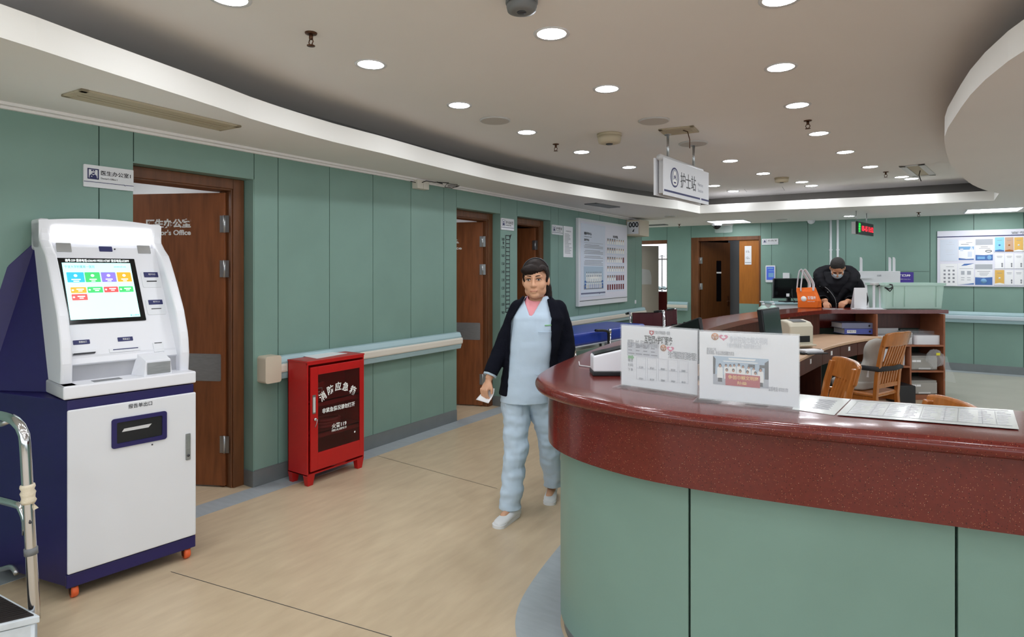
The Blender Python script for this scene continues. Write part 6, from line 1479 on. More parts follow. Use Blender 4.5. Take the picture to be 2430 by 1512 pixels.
for k in range(9):
    xx = .06 + k * .105
    for r_ in range(8):
        ww = random.uniform(.04, .085); cell(b, xx, xx + ww, .16 + r_ * .09, .19 + r_ * .09)
b.build('table_text', 'ink_pale', s)
o, s, c, q = sheet('printed_sheet', 'glossy white sheet with grey stripes beside the right card holder', [(1880, 972), (1898, 936), (2018, 948), (1980, 986)], 'paper', .0012, .0006)
s.data.materials[0] = MATS['laminated_print']; A_, B_, C_, D_ = q
b = MB()
for k in range(11): cell(b, .42 + .02 * (k % 3), .80 - .03 * (k % 2), .22 + k * .055, .245 + k * .055, .0019)
b.build('stripes', 'ink_grey', s)

# ---------------------------------------------------------------- things on the far counter
dC = 7.62
# orange carry bag
kq_ = on_z(1893, 731, CT); db = (kq_ - EYEP).dot(FV); bw = lat(1956, db) - lat(1893, db); z_ = lambda v: hz(v, db) - CT
M = VM(lat(1893, db), db, CT); o = thing('carry_bag', 'orange insulated carry bag with white handles standing on the far counter', 'bag', M)
hb = z_(682); b = MB(); xa = lat(1936, db) - lat(1893, db); D_ = .17
b.rings([[(.0, .0, .002), (xa, -.03, .002), (bw, .06, .002), (bw * .35, D_, .002)],
         [(-.004, -.008, hb * .35), (xa + .012, -.04, hb * .35), (bw - .004, .06, hb * .3), (bw * .3, D_, hb * .35)],
         [(.0, .03, hb * .8), (xa - .02, .0, hb * .78), (bw - .05, .055, hb * .72), (.04, D_ - .04, hb * .8)],
         [(.008, .05, hb * .97), (xa + .01, .035, hb), (xa + .025, .055, hb), (.02, .075, hb * .97)]], smooth=False)
bg = b.build('body', 'orange_fabric', o, subsurf=0, bevel=.006)
b = MB(); fy = -.012
for dx, dy in ((.045, .01), (.03, .08)):
    x1_, x2_ = dx, dx + .17
    P = spline([(x1_, dy - .0, hb * .80), (x1_ + .005, dy + .01, hb), (x1_ + .03, dy + .02, hb + .17), (x1_ + .055, dy + .02, hb + .225), (x1_ + .085, dy + .02, hb + .19), (x2_ - .01, dy + .01, hb + .05), (x2_ - .02, dy, hb * .82)], 30)
    b.tube(P, .024, 8, flat=.16)
b.build('handle', 'white_satin', o, label='white webbing handles')
b = MB(basis(Vector((0.0, -.018, 0)), Vector((xa, -.03, 0)).normalized(), Vector((0, .12, 1)).normalized(), Vector((-.1, -1, .1)).normalized()))
b.lathe([(.034, 0), (.034, .002)], 24, M=T(.07, hb * .45, 0)); b.text('石榴井', .05, T(0, 0, .001), fit=(.115, .215, hb * .42, hb * .58), bold=.001); b.text('HEALTH LIFE', .02, T(0, 0, .001), fit=(.115, .20, hb * .30, hb * .34)); b.build('print', 'ink_white', bg)
# green translucent bin
d0 = 7.42; M = VM(lat(2097, d0), d0, CT); W0 = lat(2246, d0) - lat(2097, d0); H0 = hz(672, d0) - CT
o = thing('plastic_bin', 'pale green translucent storage bin with dark clip handle at the end of the far counter', 'storage bin', M)
b = MB(); t = .006; prs = []
def ringb(s, z, ins=0): return [(x, y, z) for x, y in rr_poly(.02 - s + ins, W0 - .03 + s - ins, .02 - s + ins, .36 + s - ins, .035, 4)]
b.rings([ringb(-.005, .003), ringb(0, .01), ringb(.018, H0 - .03), ringb(.034, H0 - .03), ringb(.034, H0), ringb(.014, H0), ringb(-.008, .012)], smooth=False, caps=True); b.build('tub', 'frosted_plastic', o)
for xx in (.12, W0 * .34, W0 * .84): k = MB(); k.box(xx, xx + .012, -.004, .016, .03, H0 - .04); k.build('rib', 'frosted_plastic', o)
b = MB(); b.tube([(-.0, -.02, H0 - .05), (.035, -.05, H0 - .07), (.075, -.05, H0 - .05), (.085, -.03, H0 - .02), (.06, -.02, H0 - .015)], .008, 8); b.tube([(.0, -.02, H0 - .05), (.05, -.045, H0 - .1), (.09, -.03, H0 - .06)], .007, 8); b.build('clip_handle', 'cable_black', o, label='dark green clip handle')
b = MB()
random.seed(4)
for k in range(5): b.ball((.3 + .1 * k + random.uniform(-.03, .03), .19, .05 + random.uniform(0, .08)), .06, .05, .05, 12, 8)
tag(place(b.build('bin_contents', 'arrow_green'), M), 'blurred dull green contents showing through the pale green bin', 'contents', None, 'stuff')
# white card on the counter
d0 = 7.5; o = thing('white_card', 'blank white card standing upright between the man and the bin', 'card', VM(lat(2027, d0), d0, CT, .05)); w_ = lat(2058, d0) - lat(2027, d0); h_ = hz(683, d0) - CT
b = MB(); b.box(0, w_, 0, .003, .002, h_); b.build('front_leaf', 'paper', o); b = MB(); b.add([(0, .004, h_), (w_, .004, h_), (w_, .08, .002), (0, .08, .002)], [(0, 1, 2, 3)]); b.build('rear_leaf', 'paper', o)
# metal stand with cable
d0 = 7.50; o = thing('display_bracket', 'white metal bracket stand with a black cable left of the green bin', 'stand', VM(lat(2075, d0), d0, CT)); h_ = hz(671, d0) - CT; w_ = lat(2090, d0) - lat(2075, d0)
for xx in (0, w_): b = MB(); b.box(xx - .012, xx + .012, 0, .02, 0, h_ - .03); b.build('post', 'white_satin', o, bevel=.003)
b = MB(); b.box(-.02, w_ + .02, -.01, .06, h_ - .03, h_); b.build('top_plate', 'light_grey_plastic', o, bevel=.004); b = MB(); b.box(-.03, w_ + .02, -.03, .1, 0, .012); b.build('base_plate', 'white_satin', o)
b = MB(); b.tube(spline([(.02, -.012, h_ - .05), (.07, -.03, h_ - .03), (.12, -.03, h_ - .12), (.12, -.02, h_ - .22), (.09, 0, h_ - .3)], 20), .006, 8); b.build('cable', 'cable_black', o)
# phones, cards and a flat sheet
for u, lab in ((1967, 'thin phone on the far counter next to the orange bag'), (1986, 'thin phone on the far counter under the fist of the man')):
    o = thing('phone', lab, 'phone', VM(lat(u, 7.5), 7.5, CT, .1), 'phones in front of the man'); b = MB(); b.rrect(-.04, .04, -.075, .075, .0005, .009, .01); k = b.build('body', 'light_grey_plastic', o, bevel=.002); b = MB(); b.rrect(-.036, .036, -.07, .07, .009, .0095, .008); b.build('screen', 'black_gloss', k)
o = thing('paper_sheet', 'flat white sheet on the far counter in front of the green bin', 'paper', VM(lat(2066, 7.46), 7.46, CT)); b = MB(); b.box(-.1, .16, -.06, .12, .001, .003); b.build('sheet', 'paper', o)
o = thing('eraser', 'small white block on the far counter left of the blank card', 'block', VM(lat(2025, 7.42), 7.42, CT)); b = MB(); b.box(-.02, .02, -.012, .012, .001, .016); b.build('block', 'white_satin', o, bevel=.003)

# ---------------------------------------------------------------- trolley, monitor and router beyond the counter
dK = 8.9; o = thing('trolley', 'pale blue and white medical trolley behind the counter carrying the black monitor', 'trolley', VM(lat(1838, dK), dK, 0)); tw, tz = .62, hz(718, dK)
b = MB(); b.box(0, tw, 0, .42, .12, tz - .03); b.build('body', 'white_satin', o, bevel=.01); b = MB(); b.box(-.02, tw + .02, -.02, .44, tz - .03, tz); b.build('top', 'rail_blue', o, bevel=.008)
for x, y in ((.06, .06), (tw - .06, .06), (.06, .36), (tw - .06, .36)): b = MB(); b.lathe([(.05, -.015), (.05, .015)], 18, M=T(x, y, .05) @ RY(math.pi / 2)); b.box(x - .02, x + .02, y - .02, y + .02, .05, .12); b.build('caster', 'dark_grey', o)
mo = monitor('monitor', 'wide black monitor on the trolley left of the orange bag, seen from behind', VM(lat(1892, dK - .1), dK + .12, tz, .15), lat(1936, dK) - lat(1848, dK), hz(661, dK) - hz(709, dK), .04, -.06, True, hz(709, dK) - tz)
b = MB(); hq = VM(lat(1866, dK), dK - .05, hz(700, dK)); b.box(-.022, .022, 0, .004, -.022, .022); b.M = Matrix.Identity(4)
k = b.build('sticker', 'paper', mo); k.matrix_parent_inverse = mo.matrix_world.inverted(); k.matrix_world = hq @ T(0, .0, 0)
b = MB(); k0 = VM(lat(1880, dK), dK - .12, tz)
b.tube(spline([(0, 0, .02), (-.05, -.02, .05), (-.06, 0, .14), (-.04, .04, .2)], 14), .005, 6, M=k0); b.tube(spline([(-.05, -.03, .01), (.1, -.05, .02), (.22, -.02, .01), (.12, .0, .03), (-.02, .02, .02)], 16), .006, 6, M=k0); tag(b.build('cable_bundle', 'cable_black'), 'tangle of black cables under the monitor on the trolley', 'cable')
# clear bags/bottles left of the trolley
for i, (u, lab) in enumerate(((1811, 'clear plastic pump bottle with white cap, left one by the trolley'), (1835, 'clear plastic bottle nearest the trolley with an angled cap'))):
    o = thing('pump_bottle', lab, 'bottle', VM(lat(u, 8.6), 8.6, CT - .08 if 0 else 0.0), 'clear bottles by the trolley'); zt = hz(721, 8.6)
    b = MB(); b.lathe([(.06, zt - .20), (.065, zt - .19), (.065, zt - .06), (.03, zt - .03), (.02, zt - .02)], 20); b.build('bottle', 'frosted_plastic', o); b = MB(); b.lathe([(.022, zt - .02), (.022, zt + .005)], 14); b.tube([(0, 0, zt), (0, 0, zt + .03), (-.05, -.01, zt + .03)], .008, 8); b.build('pump', 'white_satin', o)
o = thing('side_table', 'small white table behind the counter carrying the clear bottles', 'table', VM(lat(1824, 8.6), 8.6, 0)); zt = hz(721, 8.6) - .20
b = MB(); b.box(-.16, .14, -.1, .2, zt - .02, zt); b.build('top', 'white_satin', o)
for x, y in ((-.14, -.08), (.12, -.08), (-.14, .18), (.12, .18)): b = MB(); b.tube([(x, y, 0), (x, y, zt - .02)], .014, 8); b.build('leg', 'steel', o)
dR = 9.0; o = thing('self_service_printer', 'white upright machine with antenna rods behind the man and the bin', 'machine', VM(lat(2038, dR), dR, 0)); w_ = lat(2137, dR) - lat(2038, dR); zt = hz(643.5, dR)
b = MB(); b.box(0, w_, 0, .3, zt - .32, zt); b.box(.0, w_ * .56, .02, .28, .0 + .75, zt - .32); bd = b.build('body', 'white_satin', o, bevel=.008); b = MB(); b.box(.0, w_ * .56, .04, .26, 0, .75); b.build('stand', 'light_grey_plastic', o)
for u in (2052, 2121, 2131): b = MB(); xx = lat(u, dR) - lat(2038, dR); b.prism([(xx - .018, 0), (xx + .018, 0), (xx + .018, .2), (xx + .006, .225), (xx - .018, .23)], .1, .112, M=basis(Vector((0, .2, zt - .02)), Vector((1, 0, 0)), ZV, Vector((0, -1, 0)))); b.build('antenna', 'white_satin', o, bevel=.003)
b = MB(basis(Vector((0, -.001, 0)), Vector((1, 0, 0)), ZV, Vector((0, -1, 0)))); b.text('自助', .05, T(w_ * .44, zt - .08, 0), fit=(0, .06, 0, .028)); b.build('lettering', 'ink_grey', bd); b = MB(); b.box(.02, w_ * .3, -.03, .0, zt - .11, zt - .095); b.build('tray', 'white_satin', bd); b = MB(); b.box(.0, w_ * .8, -.008, .0, zt - .17, zt - .16); b.build('ledge', 'white_satin', bd)

# ---------------------------------------------------------------- stretcher and wheelchairs along the left wall
M = basis(on_z(1360, 815, .0) * 0 + Vector((-3.25, 7.2, 0)), Vector((0, 1, 0)), Vector((-1, 0, 0)), ZV)
dQ = 7.6
pq0 = at_d(1365, 782, 7.4); pq1 = at_d(1475, 778, 8.2)
o = thing('stretcher', 'hospital stretcher with blue mattress and black push handle parked along the left wall', 'stretcher', basis(Vector((-3.17, 5.90, 0)), Vector((.1, 1, 0)).normalized(), Vector((-1, .1, 0)).normalized(), ZV))
zm = .70
b = MB(); b.box(0, 1.85, 0, .6, zm, zm + .145); b.build('mattress', 'blue_vinyl', o, bevel=.03, seg=3)
b = MB(); b.box(0, 1.9, .0, .035, zm - .05, zm - .01); b.box(0, 1.9, .565, .6, zm - .05, zm - .01); b.box(0, .035, 0, .6, zm - .05, zm - .01); b.box(1.865, 1.9, 0, .6, zm - .05, zm - .01); b.box(.2, 1.7, .05, .55, .28, .31); b.box(.3, 1.6, .0, .02, zm - .14, zm - .11); b.build('frame', 'chrome', o, bevel=.004)
b = MB(); b.box(.05, 1.85, .02, .58, zm - .01, zm); b.build('deck', 'white_satin', o)
for x in (.2, 1.7):
    for y in (.04, .56): b = MB(); b.tube([(x, y, .1), (x, y, zm - .04)], .018, 10); l = b.build('leg', 'chrome', o); b = MB(); b.lathe([(.07, -.016), (.07, .016)], 20, M=T(x, y, .07) @ RX(math.pi / 2)); b.build('wheel', 'dark_grey', l)
b = MB(); b.tube(spline([(.78, -.05, zm - .10), (.78, -.06, zm + .06), (.74, -.06, zm + .135), (.50, -.05, zm + .16)], 20), .016, 10); b.build('push_handle', 'black_plastic', o)
b = MB(); b.tube([(.86, -.03, zm - .3), (.86, -.03, zm + .14)], .014, 10); b.tube([(.86, -.03, zm + .10), (.86, -.03, zm + .15)], .02, 10); b.build('side_rail_post', 'chrome', o)
def wheelchair(label, M):
    o = thing('wheelchair', label, 'wheelchair', M, 'folded wheelchairs by the corridor')    # faces -y
    b = MB(); b.box(-.22, .22, -.2, .2, .47, .51); b.build('seat', 'maroon_vinyl', o, bevel=.01)
    b = MB(); rs = [[(-.22, .2 + .02 * t, .55 + .40 * t), (-.1, .225 + .02 * t, .55 + .40 * t), (.1, .225 + .02 * t, .55 + .40 * t), (.22, .2 + .02 * t, .55 + .40 * t), (.22, .23 + .02 * t, .55 + .40 * t), (-.22, .23 + .02 * t, .55 + .40 * t)] for t in (0, .5, 1)]; b.rings(rs, smooth=False); b.build('backrest', 'maroon_vinyl', o, bevel=.006)
    for s in (-1, 1):
        b = MB(); x = s * .25; b.tube([(x, .21, .2), (x, .24, .95)], .012, 10); b.tube([(x, .24, .95), (x, .36, .93)], .012, 10); b.tube([(x, .21, .48), (x, -.25, .48), (x, -.38, .14)], .012, 10); b.tube([(x, .2, .72), (x, -.18, .72), (x, -.18, .48)], .011, 8); b.build('frame', 'chrome', o)
        b = MB(); b.tube([(x, .27, .945), (x, .40, .925)], .018, 10); b.build('push_grip', 'black_plastic', o)
        b = MB(); b.box(x - .025, x + .025, -.15, .12, .725, .755); b.build('armrest', 'black_plastic', o, bevel=.008)
        b = MB(); xx = s * .30; b.tube([(xx, .12 + .30 * math.cos(a), .30 + .30 * math.sin(a)) for a in [i * math.pi / 16 for i in range(32)]], .014, 8, closed=True); w = b.build('wheel', 'black_plastic', o)
        b = MB(); [b.tube([(xx, .12, .30), (xx, .12 + .29 * math.cos(a), .30 + .29 * math.sin(a))], .003, 5) for a in [i * math.pi / 6 for i in range(12)]]; b.build('spokes', 'steel', w)
        b = MB(); b.tube([(x, -.28 + .08 * math.cos(a), .09 + .08 * math.sin(a)) for a in [i * math.pi / 8 for i in range(16)]], .012, 8, closed=True); b.build('front_wheel', 'black_plastic', o)
        b = MB(); b.box(x - .08 * (s > 0) - .0, x + .08 * (s < 0), -.48, -.36, .12, .135); b.build('footplate', 'dark_grey', o)
    return o
wc = wheelchair('maroon wheelchair with a wide open backrest, left one by the corridor', VM(lat(1550, 8.5), 8.5, 0, .15))
w2 = dup(wc, VM(lat(1627, 9.2), 9.2, 0, .95), 'maroon wheelchair turned sideways with black push grips, right one by the corridor')
# ---------------------------------------------------------------- people
def chain(b, pts, rad, n=16):
    """tapered limb with round ends; rad: radius or (across, front-back) per point"""
    P = spline(pts, max(8, len(pts) * 7)); m = len(P); L = [0]
    for i in range(1, m): L.append(L[-1] + (P[i] - P[i - 1]).length)
    K = [Vector(p) for p in pts]; kl = []
    for k in K: kl.append(L[min(range(m), key=lambda i: (P[i] - k).length)])
    def rr(s):
        for i in range(len(kl) - 1):
            if s <= kl[i + 1] or i == len(kl) - 2:
                q = (s - kl[i]) / max(kl[i + 1] - kl[i], 1e-6); q = min(max(q, 0), 1); q = q * q * (3 - 2 * q) if len(kl) > 2 else q
                return rad[i] + (rad[i + 1] - rad[i]) * q
    R = [rr(s) for s in L]
    b.tube(P, R, n); b.ball(P[0], R[0], R[0], R[0], n, 10); b.ball(P[-1], R[-1], R[-1], R[-1], n, 10)
def ell_rings(b, rows, n=32, e=2.3):
    rs = []
    for cx, cy, rx, ry, z in rows:
        r = []
        for k in range(n):
            a = 2 * math.pi * k / n; c, s = math.cos(a), math.sin(a)
            r.append((cx + rx * math.copysign(abs(c) ** (2 / e), c), cy + ry * math.copysign(abs(s) ** (2 / e), s), z))
        rs.append(r)
    b.rings(rs)
def interp_rows(rows, n):
    out = []; z0, z1 = rows[0][4], rows[-1][4]
    P = [Vector((r[0], r[1], r[4])) for r in rows]; Q = [Vector((r[2], r[3], 0)) for r in rows]
    for k in range(n):
        z = z0 + (z1 - z0) * k / (n - 1)
        for i in range(len(rows) - 1):
            if (rows[i][4] <= z <= rows[i + 1][4] + 1e-9) or (rows[i][4] >= z >= rows[i + 1][4] - 1e-9):
                t = (z - rows[i][4]) / (rows[i + 1][4] - rows[i][4]); t = t * t * (3 - 2 * t) if False else t
                a, c = rows[i], rows[i + 1]; out.append(tuple(a[j] + (c[j] - a[j]) * t for j in range(4)) + (z,)); break
    return out
def remesh(b, name, mats, parent, voxel=.006, smooth=6, keep=None, thick=0, wrinkle=0, wscale=9, matfn=None, label=None):
    me = bpy.data.meshes.new('tmp'); me.from_pydata([tuple(v) for v in b.v], [], b.f)
    bm = bmesh.new(); bm.from_mesh(me); bmesh.ops.recalc_face_normals(bm, faces=bm.faces); bm.to_mesh(me); bm.free()
    o = bpy.data.objects.new('tmp', me); COL.objects.link(o)
    r = o.modifiers.new('r', 'REMESH'); r.mode = 'VOXEL'; r.voxel_size = voxel
    if smooth: s = o.modifiers.new('s', 'SMOOTH'); s.factor = .5; s.iterations = smooth
    dg = bpy.context.evaluated_depsgraph_get(); dg.update()
    m2 = bpy.data.meshes.new_from_object(o.evaluated_get(dg)); bpy.data.objects.remove(o); bpy.data.meshes.remove(me)
    bm = bmesh.new(); bm.from_mesh(m2); bm.normal_update()
    if wrinkle:
        for v in bm.verts:
            p = v.co; q = noise.noise(Vector((p.x * wscale, p.y * wscale, p.z * wscale * 1.6))) + .5 * noise.noise(Vector((p.x * wscale * 2.3 + 5, p.y * wscale * 2.3, p.z * wscale * 3.1)))
            v.co += v.normal * wrinkle * q
        bm.normal_update()
    if keep:
        bmesh.ops.delete(bm, geom=[f for f in bm.faces if not keep(f.calc_center_median(), f.normal)], context='FACES')
        for _ in range(6):                                     # tidy the cut rims
            bnd = [v for v in bm.verts if v.is_boundary]; new = {}
            for v in bnd:
                nb = [e.other_vert(v).co for e in v.link_edges if e.is_boundary]
                if len(nb) == 2: new[v] = v.co * .4 + (nb[0] + nb[1]) * .3
            for v, c in new.items(): v.co = c
    for f in bm.faces:
        f.smooth = True
        if matfn: f.material_index = matfn(f.calc_center_median(), f.normal)
    bm.to_mesh(m2); bm.free(); m2.name = name
    m2.materials.clear()
    for m in (mats if isinstance(mats, (list, tuple)) else [mats]): m2.materials.append(MATS[m])
    o = link_mesh(name, m2, parent, label=label)
    if thick: s = o.modifiers.new('cloth', 'SOLIDIFY'); s.thickness = thick; s.offset = -1
    return o
def head_shape(b, H, s=1.0, fem=True):
    """skull, jaw, cheeks, nose, brow, lips, ears; face towards -y; origin between the ears at eye height"""
    k = MB(H)
    k.ball((0, .012, .035), .078 * s, .098 * s, .092 * s, 28, 18); k.ball((0, -.018, -.035), .068 * s, .074 * s, .085 * s, 26, 16)
    k.ball((0, -.064 * s, -.094 * s), .030 * s, .024 * s, .022 * s, 16, 10)
    for x in (-1, 1):
        k.ball((x * .036 * s, -.058 * s, -.030 * s), .032 * s, .027 * s, .034 * s); k.ball((x * .030 * s, -.074 * s, .022 * s), .028 * s, .015 * s, .012 * s)
        k.ball((x * .079 * s, .010 * s, -.010 * s), .010 * s, .019 * s, .031 * s); k.ball((x * .012 * s, -.096 * s, -.037 * s), .0095 * s, .010 * s, .0085 * s)
        k.ball((x * .044 * s, -.022 * s, -.066 * s), .024 * s, .036 * s, .034 * s)
    rr = [.008 * s, .0095 * s, .0125 * s]
    chain(k, [(0, -.090 * s, .008 * s), (0, -.099 * s, -.014 * s), (0, -.1055 * s, -.034 * s)], rr, 12)
    k.ball((0, -.089 * s, -.064 * s), .025 * s, .009 * s, .006 * s); k.ball((0, -.087 * s, -.074 * s), .021 * s, .010 * s, .007 * s)
    b.v += [b.M @ v for v in k.v] if False else []
    n0 = len(b.v); b.v += k.v; b.f += [[i + n0 for i in f] for f in k.f]; b.mi += k.mi; b.sm += k.sm
def hand_shape(b, M, s=1.0, curl=.5, side=1, spread=.1):
    """palm and five fingers; local: wrist at origin, fingers along -z, back of the hand towards -y, thumb on side*x"""
    k = MB(M)
    k.ball((0, 0, -.01 * s), .026 * s, .018 * s, .03 * s); k.ball((0, .0, -.05 * s), .040 * s, .016 * s, .045 * s, 18, 12)
    for i, (x, L) in enumerate(((-.030, .062), (-.010, .072), (.010, .069), (.028, .058))):
        x = x * s * -side; a1, a2 = curl * .9, curl * 2.0
        p0 = Vector((x, 0, -.085 * s)); q = Vector((x * .25 * spread, 0, 0))
        d1 = Vector((x * spread, math.sin(a1), -math.cos(a1))); d2 = Vector((0, math.sin(a2), -math.cos(a2))); L *= s
        p1 = p0 + d1 * L * .5; p2 = p1 + d2 * L * .55
        chain(k, [tuple(p0 - d1 * .015), tuple(p1), tuple(p2)], [.0095 * s, .0088 * s, .0072 * s], 10)
    chain(k, [(side * .022 * s, .004, -.022 * s), (side * .046 * s, .012 * s, -.05 * s), (side * .05 * s, .024 * s, -.08 * s)], [.013 * s, .0105 * s, .0085 * s], 10)
    n0 = len(b.v); b.v += k.v; b.f += [[i + n0 for i in f] for f in k.f]; b.mi += k.mi; b.sm += k.sm
def limb_frame(p, d, back):
    """frame whose -z runs along d and whose -y is the back of the hand"""
    z = -Vector(d).normalized(); y = -(Vector(back) - z * Vector(back).dot(z)).normalized(); x = y.cross(z); return basis(Vector(p), x, y, z)

# ---- the nurse
d0 = 3.95; NM = VM(lat(1268, d0), d0)
nurse = thing('person', 'person in pale blue scrubs and dark cardigan walking past the counter with paper in hand', 'person', NM)
Hn = T(.008, -.035, 1.492) @ RZ(-.20) @ RY(-.03)
b = MB()
head_shape(b, Hn, 1.02)
chain(b, [(.012, -.005, 1.44), (.015, .01, 1.36), (.02, .015, 1.30)], [.050, .048, .07])
tor = [(-.055, .0, .13, .10, .74), (-.05, .0, .135, .10, .84), (-.03, 0, .115, .09, 1.0), (0, 0, .13, .095, 1.15), (.015, .0, .135, .095, 1.23), (.02, .005, .105, .07, 1.31), (.02, .01, .055, .05, 1.36)]
ell_rings(b, interp_rows(tor, 14))
LW, RW = (-.290, -.085, .872), (.185, -.06, .86)
chain(b, [(-.088, .015, 1.28), (-.185, .012, 1.09), LW], [.04, .038, .026]); chain(b, [(.14, .015, 1.28), (.205, .05, 1.08), RW], [.04, .038, .026])
chain(b, [(-.11, 0, .78), (-.125, -.06, .45), (-.142, -.135, .085)], [.085, .055, .034]); chain(b, [(.02, .02, .78), (.095, .06, .46), (.13, .20, .11)], [.085, .055, .034])
chain(b, [(-.135, -.125, .05), (-.195, -.215, .04)], [.03, .026]); chain(b, [(.13, .215, .07), (.105, .12, .035)], [.03, .026])
hf = limb_frame((LW[0] - .004, LW[1] - .004, LW[2] - .015), (-.34, -.30, -.90), (-.75, -.65, .1)); hand_shape(b, hf, .95, .75, -1 if False else 1)
hf2 = limb_frame((RW[0] - .004, RW[1] - .004, RW[2] - .015), (-.1, -.2, -.95), (.8, -.4, .1)); hand_shape(b, hf2, .95, .4, -1)
Hi = Hn.inverted()
body = remesh(b, 'body', ['skin_woman', 'lips'], nurse, .0045, 5, matfn=lambda c, n: 1 if (abs((Hi @ c).x) < .025 and -.084 < (Hi @ c).z < -.060 and (Hi @ c).y < -.082) else 0)
def face_bits(par, Hm, s, lids=.35, brow='hair_black'):
    for x in (-1, 1):
        e = MB(Hm @ T(x * .031 * s, -.0845 * s, .0005 * s) @ RZ(x * .30)); e.ball((0, 0, 0), .0135 * s, .006 * s, .0040 * s, 16, 10); ey = e.build('eye', 'eye_white', par)
        e = MB(Hm @ T(x * .031 * s, -.0845 * s, .0005 * s) @ RZ(x * .30)); e.ball((0, -.0036 * s, 0), .0070 * s, .0035 * s, .0040 * s, 14, 8); e.build('iris', 'ink_black', ey)
        e = MB(Hm); P = [(x * (.016 + .031 * t) * s, (-.0905 + .012 * t * t) * s, (.0055 + .0025 * math.sin(math.pi * t) - .002 * t) * s) for t in (0, .25, .5, .75, 1)]; e.tube(P, .0022 * s, 6); e.build('eyelid', brow, par)
        e = MB(Hm); P = [(x * (.014 + .036 * t) * s, (-.0915 + .013 * t * t) * s, (.0225 + .004 * math.sin(math.pi * t * .8)) * s) for t in (0, .25, .5, .75, 1)]; e.tube(P, [.0022 * s, .003 * s, .003 * s, .0025 * s, .0012 * s], 6); e.build('eyebrow', brow, par)
face_bits(nurse, Hn, 1.02)
e = MB(Hn); e.tube([(-.022, -.0945, -.0705), (-.01, -.0985, -.0692), (0, -.0992, -.0698), (.01, -.0985, -.0692), (.022, -.0945, -.0705)], .0016, 6); e.build('mouth_line', 'lips', nurse)
# hair: cap pulled back, side-swept fringe, low ponytail
b = MB(); k = MB(Hn)
k.ball((0, .022, .045), .087, .102, .095, 28, 18); k.ball((0, .05, -.01), .082, .072, .085, 24, 14)
k.ball((-.02, -.062, .062), .066, .040, .036, 20, 12); k.ball((.05, -.045, .062), .034, .042, .032, 18, 12); k.ball((-.066, -.012, .03), .018, .034, .05)
k.ball((.072, .004, .02), .014, .028, .042)
chain(k, [(.02, .115, .03), (.045, .14, -.04), (.06, .13, -.14), (.065, .11, -.22)], [.03, .034, .028, .012])
b.v, b.f, b.mi, b.sm = k.v, k.f, k.mi, k.sm
def keep_hair(c, n):
    q = Hi @ c
    if q.y < -.03 and abs(q.x) < .074:
        fr = .030 + .020 * max(0, (q.x + .02) / .06) if q.x > -.02 else .028 - .10 * max(0, -q.x - .045)
        if q.z < fr + .006 * math.sin(q.x * 420): return False
    if q.y < -.0 and q.z < -.045: return False
    return True
hair = remesh(b, 'hair', 'hair_black', nurse, .005, 3, keep=keep_hair, thick=.006, wrinkle=.0022, wscale=34)
e = MB(Hn); e.tube([(x * .088 * 1.02 if False else .089 * math.cos(a), .004, .045 + .097 * math.sin(a)) for a in [math.pi * (.12 + .76 * i / 16) for i in range(17)]], .0035, 8); e.build('hairband', 'dark_grey', hair)
# pink undershirt, scrub top, cardigan, trousers, shoes
b = MB(); rows = interp_rows([(-.03, 0, .125, .10, 1.0), (0, 0, .138, .103, 1.15), (.012, .0, .148, .106, 1.24), (.018, .003, .118, .084, 1.31), (.018, .008, .070, .064, 1.366), (.016, .01, .058, .058, 1.395)], 20); ell_rings(b, rows)
remesh(b, 'undershirt', 'shirt_pink', nurse, .006, 2, keep=lambda c, n: c.z < 1.388 - .035 * max(0, -n.y) and c.z > 1.02, thick=.003)
TOP = [(-.062, -.005, .163, .128, .695), (-.055, -.005, .156, .122, .80), (-.035, 0, .150, .116, .95), (-.01, 0, .152, .118, 1.1), (.005, 0, .158, .121, 1.18), (.012, 0, .158, .114, 1.25), (.018, .004, .128, .090, 1.315), (.018, .010, .080, .072, 1.370), (.016, .012, .070, .066, 1.395)]
b = MB(); ell_rings(b, interp_rows(TOP, 34), 40)
chain(b, [(-.088, .015, 1.285), (-.17, .012, 1.15)], [.048, .044]); chain(b, [(.140, .015, 1.282), (.19, .04, 1.14)], [.048, .044])
def keep_top(c, n):
    if c.z < .705: return False
    if c.z > 1.385: return False
    if n.y < .15 and c.y < 0.0:                              # V neck, a little off centre
        w = (c.z - 1.262) * .40
        if c.z > 1.262 and -.034 - w * .85 < c.x < -.018 + w * 1.5: return False
    return True
top_ = remesh(b, 'scrub_top', 'scrub_blue', nurse, .006, 4, keep=keep_top, thick=.004, wrinkle=.005, wscale=7)
b = MB(); P = [(.062, -.1165, 1.205), (.085, -.112, 1.206), (.118, -.099, 1.207)]; b.tube(P, .004, 6); b.build('badge_stitching', 'arrow_green', top_)
b = MB(); b.tube([(.02, -.125, 1.165), (.07, -.12, 1.162), (.12, -.10, 1.165)], .0022, 6); b.tube([(.0, -.128, .90), (.05, -.123, .893), (.1, -.1, .888)], .0022, 6); b.build('pocket_edge', 'scrub_blue', top_)
CARD = [(-.045, .005, .185, .142, .735), (-.04, .005, .178, .138, .85), (-.02, .005, .172, .132, 1.0), (0, .005, .176, .136, 1.15), (.015, .005, .186, .130, 1.25), (.02, .008, .152, .104, 1.325), (.018, .014, .092, .084, 1.385)]
b = MB(); ell_rings(b, interp_rows(CARD, 30), 40)
chain(b, [(-.098, .015, 1.295), (-.190, .012, 1.09), (-.282, -.075, .898)], [.068, .060, .047]); chain(b, [(.150, .015, 1.292), (.208, .05, 1.07), (.19, -.05, .885)], [.070, .063, .047])
cut = [limb_frame((-.282, -.075, .895), (-.35, -.32, -.88), (-.7, -.7, 0)), limb_frame((.19, -.05, .882), (-.1, -.4, -.9), (.8, -.4, .1))]
